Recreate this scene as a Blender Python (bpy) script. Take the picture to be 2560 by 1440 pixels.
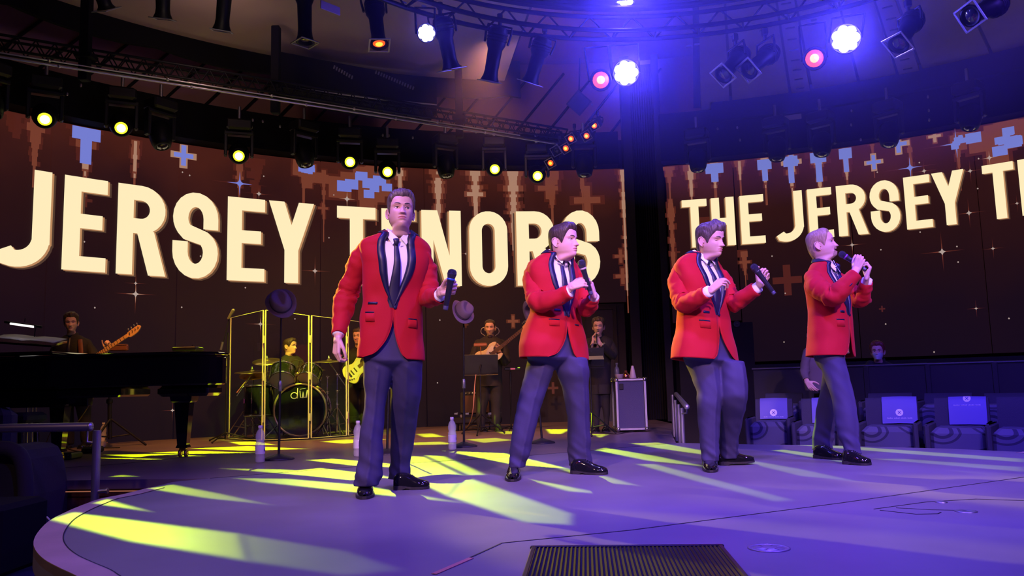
import bpy, math, random
import numpy as np
from mathutils import Vector, noise
random.seed(7)
for _o in list(bpy.data.objects):
    bpy.data.objects.remove(_o)
SC = bpy.context.scene
COL = SC.collection
PI = math.pi
# ------------------------------------------------------------------ camera
FPX, HZ = 2050.0, 0.645            # focal length in pixels of a 2560 wide frame; lens height above the stage
PITCH, ROLL = math.atan(245 / 2050.0), 0.0255
_f = np.array([0, math.cos(PITCH), math.sin(PITCH)])
_r0 = np.array([1.0, 0, 0])
_u0 = np.cross(_r0, _f)
_r = math.cos(ROLL) * _r0 - math.sin(ROLL) * _u0
_u = math.sin(ROLL) * _r0 + math.cos(ROLL) * _u0
CAMPOS = np.array([0, 0, HZ])
cd = bpy.data.cameras.new('camera')
cd.sensor_width = 36.0
cd.lens = 36.0 * FPX / 2560
cd.clip_start, cd.clip_end = 0.05, 200
cam = bpy.data.objects.new('camera', cd)
COL.objects.link(cam)
from mathutils import Matrix
cam.matrix_world = Matrix(((_r[0], _u[0], -_f[0], 0), (_r[1], _u[1], -_f[1], 0), (_r[2], _u[2], -_f[2], HZ), (0, 0, 0, 1)))
SC.camera = cam


def ray(px, py):
    return _f * FPX + _r * (px - 1280) - _u * (py - 720)


def P(px, py, Y):                  # point of the picture at depth plane y = Y
    d = ray(px, py)
    return CAMPOS + d * (Y / d[1])


def G(px, py, z=0.0):              # point of the picture on a horizontal plane
    d = ray(px, py)
    return CAMPOS + d * ((z - HZ) / d[2])


CC = np.array([1.2, 4.3])          # centre of the round room


def CY(px, py, R):                 # point of the picture on the round wall
    d = ray(px, py)
    ox, oy = -CC[0], -CC[1]
    a = d[0] ** 2 + d[1] ** 2
    b = 2 * (d[0] * ox + d[1] * oy)
    c = ox * ox + oy * oy - R * R
    t = (-b + math.sqrt(b * b - 4 * a * c)) / (2 * a)
    return CAMPOS + d * t


def ring_pt(R, phi, z):            # phi measured from +Y, clockwise seen from above
    return np.array([CC[0] + R * math.sin(phi), CC[1] + R * math.cos(phi), z])


def phi_of(p):
    return math.atan2(p[0] - CC[0], p[1] - CC[1])


# ------------------------------------------------------------------ world, exposure
w = bpy.data.worlds.new('world')
SC.world = w
w.use_nodes = True
w.node_tree.nodes['Background'].inputs[0].default_value = (0.05, 0.03, 0.12, 1)
w.node_tree.nodes['Background'].inputs[1].default_value = 0.06
SC.view_settings.view_transform = 'Standard'
SC.view_settings.look = 'None'
SC.view_settings.exposure = 0.0
SC.view_settings.gamma = 1.0
SC.view_settings.use_curve_mapping = False
cy = SC.cycles
cy.use_denoising = True
cy.max_bounces = 6
cy.diffuse_bounces = 2
cy.glossy_bounces = 3
cy.transmission_bounces = 5
cy.transparent_max_bounces = 8
cy.volume_bounces = 0
cy.sample_clamp_indirect = 4.0
cy.caustics_reflective = False
cy.caustics_refractive = False


# ------------------------------------------------------------------ lights
def look(o, loc, tgt):
    o.location = Vector(loc)
    o.rotation_euler = (Vector(tgt) - Vector(loc)).to_track_quat('-Z', 'Y').to_euler()


def spot(name, loc, tgt, col, power, deg=40, blend=0.5, rad=0.08):
    d = bpy.data.lights.new(name, 'SPOT')
    d.energy, d.color, d.spot_size, d.spot_blend, d.shadow_soft_size = power, col, math.radians(deg), blend, rad
    o = bpy.data.objects.new(name, d)
    COL.objects.link(o)
    look(o, loc, tgt)
    return o


def area(name, loc, tgt, col, power, sx, sy):
    d = bpy.data.lights.new(name, 'AREA')
    d.energy, d.color, d.shape, d.size, d.size_y = power, col, 'RECTANGLE', sx, sy
    o = bpy.data.objects.new(name, d)
    COL.objects.link(o)
    look(o, loc, tgt)
    return o


def point(name, loc, col, power, rad=0.06):
    d = bpy.data.lights.new(name, 'POINT')
    d.energy, d.color, d.shadow_soft_size = power, col, rad
    o = bpy.data.objects.new(name, d)
    COL.objects.link(o)
    o.location = Vector(loc)
    return o


def gobo(name, loc, polys, col, power, tgt, deg=100, soft=0.03):
    """A moving head with a pattern plate: the light's own nodes let it through only
    where its beam would meet the stage inside one of the pattern's convex blades."""
    o = spot(name, loc, tgt, col, power, deg, 0.1, 0.02)
    d = o.data
    d.use_nodes = True
    nt = d.node_tree
    N, L = nt.nodes, nt.links
    em = N['Emission']
    geo = N.new('ShaderNodeNewGeometry')
    sep = N.new('ShaderNodeSeparateXYZ')
    L.new(geo.outputs['Incoming'], sep.inputs[0])

    def m(op, a, b=None, c=None):
        n = N.new('ShaderNodeMath')
        n.operation = op
        for i, x in enumerate((a, b, c)):
            if x is None:
                continue
            if isinstance(x, (int, float)):
                n.inputs[i].default_value = x
            else:
                L.new(x, n.inputs[i])
        return n.outputs[0]
    dz = m('MULTIPLY', m('MINIMUM', sep.outputs[2], -0.001), -1.0)
    k = m('DIVIDE', float(loc[2]), dz)
    X = m('MULTIPLY_ADD', sep.outputs[0], k, float(loc[0]))
    Y = m('MULTIPLY_ADD', sep.outputs[1], k, float(loc[1]))
    cb = N.new('ShaderNodeCombineXYZ')
    L.new(X, cb.inputs[0])
    L.new(Y, cb.inputs[1])
    cb.inputs[2].default_value = 1.0
    tot = None
    for item in polys:
        poly, gain = item
        cx = sum(p[0] for p in poly) / len(poly)
        cyy = sum(p[1] for p in poly) / len(poly)
        cur = None
        for i in range(len(poly)):
            (x0, y0), (x1, y1) = poly[i][:2], poly[(i + 1) % len(poly)][:2]
            a, b = y1 - y0, -(x1 - x0)
            ln = math.hypot(a, b)
            if ln < 1e-5:
                continue
            a, b = a / ln, b / ln
            c = -(a * x0 + b * y0)
            if a * cx + b * cyy + c < 0:
                a, b, c = -a, -b, -c
            n = N.new('ShaderNodeVectorMath')
            n.operation = 'DOT_PRODUCT'
            L.new(cb.outputs[0], n.inputs[0])
            n.inputs[1].default_value = (a, b, c)
            v = n.outputs['Value']
            cur = v if cur is None else m('MINIMUM', cur, v)
        mr = N.new('ShaderNodeMapRange')
        mr.inputs['From Min'].default_value = -soft * 0.5
        mr.inputs['From Max'].default_value = soft
        mr.inputs['To Max'].default_value = gain
        L.new(cur, mr.inputs['Value'])
        tot = mr.outputs[0] if tot is None else m('MAXIMUM', tot, mr.outputs[0])
    L.new(tot, em.inputs['Strength'])
    return o

spot('key_front', (-2.2, -1.6, 5.0), (-.3, 5.6, 1.15), (1.0, .55, .70), 2250, 34, .8, .12)
spot('key_front', (3.4, -1.4, 5.0), (1.7, 6.2, 1.15), (1.0, .52, .74), 2250, 38, .8, .12)
for a, b in (((.2, 1.4, 3.75), (.2, 3.2, 0)), ((3.0, 1.9, 3.75), (3.0, 3.6, 0)), ((-1.7, 4.6, 3.75), (-.6, 5.2, 0)), ((1.4, 4.2, 3.75), (1.6, 5.6, 0)), ((4.2, 4.9, 3.75), (4.4, 7.6, 0))):
    spot('blue_wash', a, b, (.13, .055, 1.0), 930 if a[0] > 1 else (560 if a[0] > 0 else 360), 105, .9, .15)
spot('seat_wash', (3.2, 4.6, 3.7), (4.6, 8.6, .1), (.10, .07, 1.0), 330, 60, .8, .15)
spot('amber_deck', (-4.2, 8.4, 4.4), (-3.2, 11.6, .9), (1.0, .36, .08), 900, 80, .8, .12)
spot('amber_deck', (-.2, 8.6, 4.4), (-1.2, 12.0, .9), (1.0, .36, .10), 800, 80, .8, .12)
spot('warm_front', (-4.5, .5, 5.0), (-1.8, 3.6, 0), (1.0, .55, .42), 330, 60, .9, .2)
spot('upper_fill', (-2.2, 6.0, 4.3), (-4.0, 8.4, 5.7), (1.0, .74, .60), 27, 130, 1, .2)  # added fill spots without fixtures, brightening soffit, planks and upper wall
spot('upper_fill', (.2, 7.6, 4.3), (-1.0, 10.0, 5.7), (.8, .65, .85), 15, 130, 1, .2)
spot('upper_fill', (4.2, 6.4, 4.3), (6.0, 9.0, 5.7), (1.0, .62, .62), 60, 140, 1, .2)
spot('upper_fill', (-3.5, 9.4, 4.9), (-4.5, 13.0, 5.8), (1.0, .60, .50), 22, 140, 1, .2)
spot('upper_fill', (.0, 11.4, 4.9), (.3, 15.0, 5.8), (1.0, .55, .60), 40, 140, 1, .2)
spot('yellow_kit', (-2.9, 9.6, 4.3), (-3.1, 11.8, .9), (.75, 1.0, .02), 1700, 34, .7, .05)
for t_, pw in (((-.92, 5.1, 1.10), 4200), ((.30, 6.0, 1.15), 1500), ((1.44, 6.22, 1.10), 4200), ((2.42, 6.5, 1.10), 1800)):
    spot('amber_side', (t_[0] - 3.9, t_[1] + 4.4, 3.4), t_, (1.0, .70, .0), pw, 11, .5, .05)


# ------------------------------------------------------------------ materials
MATS = {}


def mat(name, col=(0.5, 0.5, 0.5), rough=0.5, metal=0.0, em=None, ems=1.0, sheen=0.0, coat=0.0, bump=None, var=None, trans=0.0, alpha=None, spec=None, ior=None):
    if name in MATS:
        return MATS[name]
    m = bpy.data.materials.new(name)
    m.use_nodes = True
    nt = m.node_tree
    b = nt.nodes['Principled BSDF']
    b.inputs['Base Color'].default_value = (*col, 1)
    b.inputs['Roughness'].default_value = rough
    b.inputs['Metallic'].default_value = metal
    if em is not None:
        b.inputs['Emission Color'].default_value = (*em, 1)
        b.inputs['Emission Strength'].default_value = ems
    if sheen:
        b.inputs['Sheen Weight'].default_value = sheen
        b.inputs['Sheen Roughness'].default_value = 0.4
    if coat:
        b.inputs['Coat Weight'].default_value = coat
        b.inputs['Coat Roughness'].default_value = 0.05
    if spec is not None:
        b.inputs['Specular IOR Level'].default_value = spec
    if trans:
        b.inputs['Transmission Weight'].default_value = trans
    if ior:
        b.inputs['IOR'].default_value = ior
    if alpha is not None:
        b.inputs['Alpha'].default_value = alpha
    if bump or var:
        tc = nt.nodes.new('ShaderNodeTexCoord')
    if bump:
        sc_, st, stretch = (bump + (None,))[:3]
        n = nt.nodes.new('ShaderNodeTexNoise')
        n.inputs['Scale'].default_value = sc_
        n.inputs['Detail'].default_value = 3
        src = tc.outputs['Object']
        if stretch:
            mp = nt.nodes.new('ShaderNodeMapping')
            mp.inputs['Scale'].default_value = stretch
            nt.links.new(src, mp.inputs[0])
            src = mp.outputs[0]
        nt.links.new(src, n.inputs['Vector'])
        bp = nt.nodes.new('ShaderNodeBump')
        bp.inputs['Strength'].default_value = st
        bp.inputs['Distance'].default_value = 0.01
        nt.links.new(n.outputs['Fac'], bp.inputs['Height'])
        nt.links.new(bp.outputs[0], b.inputs['Normal'])
    if var:
        sc_, c2 = var[:2]
        n = nt.nodes.new('ShaderNodeTexNoise')
        n.inputs['Scale'].default_value = sc_
        n.inputs['Detail'].default_value = 6
        src = tc.outputs['Object']
        if len(var) > 2:
            mp = nt.nodes.new('ShaderNodeMapping')
            mp.inputs['Scale'].default_value = var[2]
            nt.links.new(src, mp.inputs[0])
            src = mp.outputs[0]
        nt.links.new(src, n.inputs['Vector'])
        rp = nt.nodes.new('ShaderNodeValToRGB')
        rp.color_ramp.elements[0].position, rp.color_ramp.elements[1].position = 0.35, 0.65
        rp.color_ramp.elements[0].color = (*col, 1)
        rp.color_ramp.elements[1].color = (*c2, 1)
        nt.links.new(n.outputs['Fac'], rp.inputs[0])
        nt.links.new(rp.outputs[0], b.inputs['Base Color'])
    MATS[name] = m
    return m


BLACK = mat('black metal', (0.012, 0.012, 0.014), 0.45, 0.3)
MATTE = mat('matte black', (0.006, 0.006, 0.008), 0.85, spec=.15)
SOFTB = mat('black fabric', (0.012, 0.012, 0.016), 0.9, bump=(180, 0.2))
CHROME = mat('chrome', (0.75, 0.75, 0.78), 0.18, 1.0)
ALU = mat('brushed aluminium', (0.62, 0.62, 0.66), 0.35, 1.0, bump=(60, 0.05, (1, 1, 30)))
STEEL = mat('dull steel', (0.35, 0.35, 0.38), 0.4, 0.9)
PAPER = mat('paper', (0.8, 0.78, 0.74), 0.7)
RUBBER = mat('rubber', (0.02, 0.02, 0.02), 0.7)


# ------------------------------------------------------------------ mesh building
def nrm(v):
    v = np.asarray(v, float)
    return v / max(np.linalg.norm(v), 1e-12)


def frames(pts, up=None):
    pts = np.asarray(pts, float)
    n = len(pts)
    T = np.zeros_like(pts)
    T[1:-1] = pts[2:] - pts[:-2]
    T[0] = pts[1] - pts[0]
    T[-1] = pts[-1] - pts[-2]
    T /= np.maximum(np.linalg.norm(T, axis=1, keepdims=True), 1e-12)
    a = np.array(up, float) if up is not None else (np.array([0, 0, 1.0]) if abs(T[0][2]) < 0.9 else np.array([1.0, 0, 0]))
    A, B = [], []
    for i in range(n):
        a = a - T[i] * np.dot(a, T[i])
        a = nrm(a)
        A.append(a)
        B.append(np.cross(T[i], a))
    return T, np.array(A), np.array(B)


def smooth_path(pts, n=24):
    """Catmull-Rom through points (any width of row)."""
    p = np.asarray(pts, float)
    if len(p) == 2:
        t = np.linspace(0, 1, n)[:, None]
        return p[0] * (1 - t) + p[1] * t
    q = np.vstack([2 * p[0] - p[1], p, 2 * p[-1] - p[-2]])
    out = []
    m = len(p) - 1
    for k in range(n):
        s = k / (n - 1) * m
        i = min(int(s), m - 1)
        t = s - i
        a, b, c, d = q[i], q[i + 1], q[i + 2], q[i + 3]
        out.append(0.5 * (2 * b + (c - a) * t + (2 * a - 5 * b + 4 * c - d) * t * t + (3 * b - a - 3 * c + d) * t ** 3))
    return np.array(out)


def pchip(xs, ys, x):
    xs, ys, x = np.asarray(xs, float), np.asarray(ys, float), np.asarray(x, float)
    h = np.diff(xs)
    dl = np.diff(ys) / h
    m = np.zeros_like(ys)
    for i in range(1, len(xs) - 1):
        if dl[i - 1] * dl[i] > 0:
            w1, w2 = 2 * h[i] + h[i - 1], h[i] + 2 * h[i - 1]
            m[i] = (w1 + w2) / (w1 / dl[i - 1] + w2 / dl[i])
    m[0], m[-1] = dl[0], dl[-1]
    i = np.clip(np.searchsorted(xs, x) - 1, 0, len(xs) - 2)
    t = np.clip((x - xs[i]) / h[i], 0, 1)
    return ((1 + 2 * t) * (1 - t) ** 2 * ys[i] + t * (1 - t) ** 2 * h[i] * m[i] + t * t * (3 - 2 * t) * ys[i + 1] + t * t * (t - 1) * h[i] * m[i + 1])


class MB:
    def __init__(self):
        self.v, self.f, self.m, self.s = [], [], [], []

    def add(self, verts, faces, mi=0, smooth=True):
        o = len(self.v)
        self.v.extend([tuple(map(float, p)) for p in verts])
        for f in faces:
            self.f.append(tuple(i + o for i in f))
            self.m.append(mi)
            self.s.append(smooth)
        return self

    def loft(self, rings, closed=True, cap0=True, cap1=True, mi=0, smooth=True):
        R = np.asarray(rings, float)
        n, k = R.shape[:2]
        fs = []
        kk = k if closed else k - 1
        for i in range(n - 1):
            for j in range(kk):
                a, b = i * k + j, i * k + (j + 1) % k
                fs.append((a, b, b + k, a + k))
        self.add(R.reshape(-1, 3), fs, mi, smooth)
        if closed and cap0:
            self.add(R[0], [tuple(range(k))[::-1]], mi, False)
        if closed and cap1:
            self.add(R[-1], [tuple(range(k))], mi, False)
        return self

    def tube(self, pts, rad, seg=10, up=None, cap=True, mi=0, flat=1.0, smooth=True):
        pts = np.asarray(pts, float)
        T, A, B = frames(pts, up)
        rad = np.broadcast_to(np.asarray(rad, float), (len(pts),))
        th = np.linspace(0, 2 * PI, seg, endpoint=False)
        rings = [pts[i] + rad[i] * (np.cos(th)[:, None] * A[i] * flat + np.sin(th)[:, None] * B[i]) for i in range(len(pts))]
        return self.loft(rings, True, cap, cap, mi, smooth)

    def rod(self, a, b, r, seg=8, mi=0, r2=None):
        return self.tube([a, b], [r, r if r2 is None else r2], seg, mi=mi)

    def ball_rod(self, a, b, ra, rb, seg=10, mi=0):      # capsule with tapering radius
        a, b = np.asarray(a, float), np.asarray(b, float)
        d = nrm(b - a)
        pts, rs = [], []
        for t in np.linspace(-PI / 2, 0, 5)[:-1]:
            pts.append(a + d * ra * math.sin(t)); rs.append(max(ra * math.cos(t), ra * 0.05))
        pts.append(a); rs.append(ra); pts.append(b); rs.append(rb)
        for t in np.linspace(0, PI / 2, 5)[1:]:
            pts.append(b + d * rb * math.sin(t)); rs.append(max(rb * math.cos(t), rb * 0.05))
        return self.tube(pts, rs, seg, mi=mi)

    def box(self, c, size, ax=None, bev=0.0, mi=0):
        c = np.asarray(c, float)
        hx, hy, hz = (s / 2 for s in size)
        ax = np.eye(3) if ax is None else np.asarray(ax, float)
        bev = min(bev, 0.45 * min(size)) if bev else 0
        if bev <= 0:
            vs = [c + ax[0] * x * hx + ax[1] * y * hy + ax[2] * z * hz for x in (-1, 1) for y in (-1, 1) for z in (-1, 1)]
            return self.add(vs, [(0, 1, 3, 2), (4, 6, 7, 5), (0, 4, 5, 1), (2, 3, 7, 6), (0, 2, 6, 4), (1, 5, 7, 3)], mi, False)
        rings = []
        for z, ins in ((-hz, bev), (-hz + bev, 0), (hz - bev, 0), (hz, bev)):
            x, y, b = hx - ins, hy - ins, bev * 0.7
            pr = [(-x + b, -y), (x - b, -y), (x, -y + b), (x, y - b), (x - b, y), (-x + b, y), (-x, y - b), (-x, -y + b)]
            rings.append([c + ax[0] * p + ax[1] * q + ax[2] * z for p, q in pr])
        return self.loft(rings, mi=mi, smooth=False)

    def revolve(self, prof, c=(0, 0, 0), ax=None, seg=20, mi=0, smooth=True, cap=True, arc=2 * PI):
        c = np.asarray(c, float)
        ax = np.eye(3) if ax is None else np.asarray(ax, float)
        full = arc > 6.28
        th = np.linspace(0, arc, seg, endpoint=not full)
        rings = [c + max(r, 1e-4) * (np.cos(th)[:, None] * ax[0] + np.sin(th)[:, None] * ax[1]) + ax[2] * z for r, z in prof]
        return self.loft(rings, full, cap, cap, mi, smooth)

    def ball(self, c, r, seg=14, rings=9, ax=None, mi=0):
        r = np.broadcast_to(np.asarray(r, float), (3,))
        ax = np.eye(3) if ax is None else np.asarray(ax, float)
        A = np.array([ax[0] * r[0], ax[1] * r[1], ax[2] * r[2]])
        prof = [(math.sin(t), -math.cos(t)) for t in np.linspace(0.02, PI - 0.02, rings)]
        return self.revolve(prof, c, A, seg, mi)

    def prism(self, poly, d, mi=0, smooth=False):        # poly: closed list of 3D points, d: extrusion vector
        p = np.asarray(poly, float)
        return self.loft([p, p + np.asarray(d, float)], mi=mi, smooth=smooth)

    def build(self, name, mats, parent=None, **kw):
        me = bpy.data.meshes.new(name)
        v = np.asarray(self.v, float).reshape(-1, 3)
        org = np.array(ORG.get(parent.name, (0, 0, 0))) if parent is not None else np.array(kw.pop('org', (0, 0, 0)), float)
        me.from_pydata((v - org).tolist(), [], self.f)
        mats = mats if isinstance(mats, (list, tuple)) else [mats]
        for m_ in mats:
            me.materials.append(m_)
        me.polygons.foreach_set('material_index', self.m)
        me.polygons.foreach_set('use_smooth', self.s)
        me.update()
        o = bpy.data.objects.new(name, me)
        COL.objects.link(o)
        if parent is not None:
            o.parent = parent
            ORG[o.name] = tuple(org)
        else:
            o.location = Vector(org)
            ORG[o.name] = tuple(org)
        for k, x in kw.items():
            o[k] = x
        return o


ORG = {}


def thing(name, label, cat, loc=(0, 0, 0), group=None):
    o = bpy.data.objects.new(name, None)
    COL.objects.link(o)
    o.empty_display_size = 0.1
    o.location = Vector(loc)
    ORG[o.name] = tuple(map(float, loc))
    o['label'], o['category'] = label, cat
    if group:
        o['group'] = group
    return o


def copy_tree(o, loc=None, rotz=None, label=None, parent=None, mw=None):
    c = o.copy()
    COL.objects.link(c)
    if parent is not None:
        c.parent = parent
    if loc is not None:
        c.location = Vector(loc)
    if rotz is not None:
        c.rotation_euler = (0, 0, rotz)
    if mw is not None:
        c.matrix_world = mw
    if label:
        c['label'] = label
    for ch in list(o.children):
        copy_tree(ch, parent=c)
    return c


def remesh(mb, voxel, smooth_it=2, fac=0.5):
    """voxel-merged copy of a builder's mesh, as (verts, faces)"""
    me = bpy.data.meshes.new('tmp')
    me.from_pydata(mb.v, [], mb.f)
    o = bpy.data.objects.new('tmp', me)
    COL.objects.link(o)
    md = o.modifiers.new('r', 'REMESH')
    md.mode = 'VOXEL'
    md.voxel_size = voxel
    if smooth_it:
        ms = o.modifiers.new('s', 'SMOOTH')
        ms.factor, ms.iterations = fac, smooth_it
    dg = bpy.context.evaluated_depsgraph_get()
    ev = o.evaluated_get(dg)
    m2 = ev.to_mesh()
    v = np.empty(len(m2.vertices) * 3)
    m2.vertices.foreach_get('co', v)
    fs = [tuple(p.vertices) for p in m2.polygons]
    ev.to_mesh_clear()
    bpy.data.objects.remove(o)
    bpy.data.meshes.remove(me)
    return v.reshape(-1, 3), fs


def nz(x, y=0.0, z=0.0):
    return noise.noise(Vector((x, y, z)))

# ================================================================== setting
def screenmat():
    m = bpy.data.materials.new('led screen background')
    m.use_nodes = True
    nt = m.node_tree
    N, L = nt.nodes, nt.links
    b = N['Principled BSDF']
    b.inputs['Base Color'].default_value = (0.004, 0.004, 0.005, 1)
    b.inputs['Roughness'].default_value = 0.6
    b.inputs['Specular IOR Level'].default_value = 0.2
    tc = N.new('ShaderNodeTexCoord')
    sp = N.new('ShaderNodeSeparateXYZ')
    L.new(tc.outputs['Object'], sp.inputs[0])
    rp = N.new('ShaderNodeValToRGB')
    mr = N.new('ShaderNodeMapRange')
    mr.inputs['From Min'].default_value, mr.inputs['From Max'].default_value = 0.0, 4.45
    L.new(sp.outputs[2], mr.inputs['Value'])
    n = N.new('ShaderNodeTexNoise')
    n.inputs['Scale'].default_value = 0.7
    n.inputs['Detail'].default_value = 4
    L.new(tc.outputs['Object'], n.inputs['Vector'])
    ad = N.new('ShaderNodeMath')
    ad.operation = 'MULTIPLY_ADD'
    L.new(n.outputs['Fac'], ad.inputs[0])
    ad.inputs[1].default_value = 0.42
    L.new(mr.outputs[0], ad.inputs[2])
    ml = N.new('ShaderNodeMath')
    ml.operation = 'SUBTRACT'
    L.new(ad.outputs[0], ml.inputs[0])
    ml.inputs[1].default_value = 0.21
    L.new(ml.outputs[0], rp.inputs[0])
    cr = rp.color_ramp
    cr.elements[0].position, cr.elements[0].color = 0.0, (0.0042, 0.0024, 0.0060, 1)
    cr.elements[1].position, cr.elements[1].color = 1.0, (0.060, 0.012, 0.008, 1)
    for p_, c_ in ((.35, (0.0085, 0.0030, 0.0060, 1)), (.55, (0.014, 0.0040, 0.0055, 1)), (.8, (0.026, 0.0060, 0.0062, 1))):
        e = cr.elements.new(p_)
        e.color = c_
    L.new(rp.outputs[0], b.inputs['Emission Color'])
    b.inputs['Emission Strength'].default_value = 1.0
    return m


def glow(name, c, s=1.0):
    return mat(name, (0.01, 0.01, 0.01), 0.6, em=c, ems=s)


FLOORM = mat('stage floor vinyl', (0.155, 0.145, 0.155), 0.42, var=(1.3, (0.195, 0.185, 0.19)), bump=(3, 0.06), spec=0.35)
DECKM = mat('rear deck vinyl', (0.17, 0.13, 0.125), 0.36, var=(1.5, (0.21, 0.165, 0.155)), bump=(3, 0.05), spec=0.4)
BANDM = mat('stage edge band', (0.50, 0.36, 0.28), 0.5, var=(4, (0.42, 0.30, 0.24)))
DARKW = mat('dark wall', (0.016, 0.013, 0.018), 0.7)
DARKER = mat('dark recess', (0.006, 0.006, 0.009), 0.9)
BROWNW = mat('brown upper wall', (0.42, 0.22, 0.19), 0.8)
SOFFM = mat('soffit plaster', (0.40, 0.31, 0.27), 0.85, var=(.6, (0.34, 0.26, 0.23)))
PLANKM = mat('ceiling plank', (0.34, 0.26, 0.25), 0.7, var=(3, (0.28, 0.21, 0.21), (1, 1, 1)))
WOODR = mat('riser wood', (0.16, 0.06, 0.045), 0.35, var=(2, (0.10, 0.035, 0.03), (14, 14, .6)))
CARPET = mat('carpet', (0.10, 0.09, 0.16), 0.95, bump=(120, 0.4), var=(8, (0.06, 0.05, 0.10)))
JOINT = mat('floor joint', (0.015, 0.012, 0.015), 0.8)


def struct(o):
    o['kind'] = 'structure'
    return o


# audience floor
m = MB()
m.box((1, 5.5, -.67), (34, 34, .1))
struct(m.build('floor', CARPET))

# the round stage and the deck behind it
disc_px = [(440, 1204), (420, 1208), (361, 1223), (305, 1237), (250, 1248), (205, 1264), (167, 1280), (125, 1302), (97, 1329), (84, 1354), (89, 1377), (111, 1400), (147, 1420), (189, 1440)]
left = [G(*q)[:2] for q in disc_px]
edge = [np.array(G(525, 1196)[:2])] + left + [np.array(q) for q in ((-1.42, 2.86), (-1.0, 2.55), (-.4, 2.32), (.4, 2.2), (1.4, 2.15), (2.5, 2.3), (3.5, 2.75), (4.3, 3.5), (4.75, 4.5), (4.75, 5.6), (4.45, 6.4), (4.17, 6.87))]
edge = smooth_path(edge, 120)
back = [G(q, y)[:2] for q, y in ((2560, 1130), (2380, 1122), (2200, 1117), (2040, 1113), (1880, 1111), (1690, 1107))]
stage = bpy.data.objects.new('stage', None)
COL.objects.link(stage)
ORG['stage'] = (0, 0, 0)
stage['kind'] = 'structure'
outline = np.vstack([edge, np.array(back)[1:]])
deckfront = smooth_path([G(1690, 1107)[:2], G(1300, 1140)[:2], G(900, 1165)[:2], G(525, 1196)[:2]], 30)
top = np.vstack([outline, deckfront[1:-1]])


def flat(name, poly, z, mt, parent, th=0.0):
    mb = MB()
    p = np.c_[poly, np.full(len(poly), z)]
    mb.add(p, [tuple(range(len(p)))], 0, False)
    if th:
        mb.loft([p - [0, 0, th], p], True, False, False, smooth=False)
        mb.add(p - [0, 0, th], [tuple(range(len(p)))[::-1]], 0, False)
    return mb.build(name, mt, parent)


def inset(path, d):                      # to the left of travel
    t = np.gradient(path, axis=0)
    t /= np.linalg.norm(t, axis=1, keepdims=True)
    return path + np.c_[-t[:, 1], t[:, 0]] * d


flat('round_platform', top, 0.0, FLOORM, stage, .10)
inn = inset(edge, .115)
band = MB()
e3, i3 = np.c_[edge, np.full(len(edge), .0)][13:], np.c_[inn, np.full(len(inn), .0)][13:]
up = np.array([0, 0, .003])
band.loft([e3 - [0, 0, .035], e3 + up, i3 + up, i3], False, smooth=False)
band.build('edge_band', BANDM, stage)
jn = MB()
jn.loft([i3 + [0, 0, .0045], np.c_[inset(edge, .120), np.full(len(edge), .0045)][13:]], False, smooth=False)
jn.build('band_joint', JOINT, stage)
ris = MB()
r0 = np.c_[inset(edge, .03), np.full(len(edge), -.10)]
r1 = np.c_[inset(edge, .03), np.full(len(edge), -.62)]
ris.loft([np.c_[edge, np.full(len(edge), -.10)], r0, r1], False, smooth=False)
ris.build('platform_riser', MATTE, stage)
# rear deck, reaching to the screens
dl = [G(525, 1196)[:2], G(300, 1199)[:2], G(100, 1202)[:2], G(62, 1197)[:2], G(53, 1185)[:2], G(62, 1172)[:2], (-5.3, 8.8), (-6.9, 10.0)]
ph = np.linspace(phi_of((-6.9, 10.0)), phi_of((2.4, 14.2)), 24)
arc = [ring_pt(10.25, a, 0)[:2] for a in ph]
deck = np.vstack([np.array(dl), np.array(arc), [[2.45, 12.9], [1.98, 10.6]], deckfront[:-1]])
flat('rear_deck', deck, -.0005, DECKM, stage, .07)
wall = MB()
dp = np.array(dl)[:7]
wall.loft([np.c_[inset(dp, -.04), np.full(7, -.075)], np.c_[inset(dp, -.04), np.full(7, -.62)]], False, smooth=False)
wall.build('deck_riser', WOODR, stage)
# light strip under the deck nosing
ls = MB()
ls.tube(np.c_[inset(dp[:3], .02), np.full(3, -.085)], .004, 6)
ls.build('nosing_light', glow('nosing light', (1.0, .34, .18), .30), stage)


def floor_line(name, pxs, wd=.008, mt=JOINT, z=.002):
    mb = MB()
    p = np.array([G(*q) for q in pxs])
    for a, b in zip(p[:-1], p[1:]):
        s_ = nrm(np.cross(b - a, [0, 0, 1])) * wd / 2
        mb.box((a + b) / 2 + [0, 0, z - .002], (np.linalg.norm(b - a), wd, .004), [nrm(b - a), nrm(s_), [0, 0, 1]])
    return mb.build(name, mt, stage)


floor_line('floor_joint', [(1085, 1436), (1255, 1358), (1575, 1326), (2100, 1258), (2560, 1193)], .007)
floor_line('floor_joint', [(60, 1176), (300, 1160), (520, 1137)], .012)
floor_line('floor_joint', [(525, 1196), (900, 1166), (1300, 1141), (1690, 1108)], .006)
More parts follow.
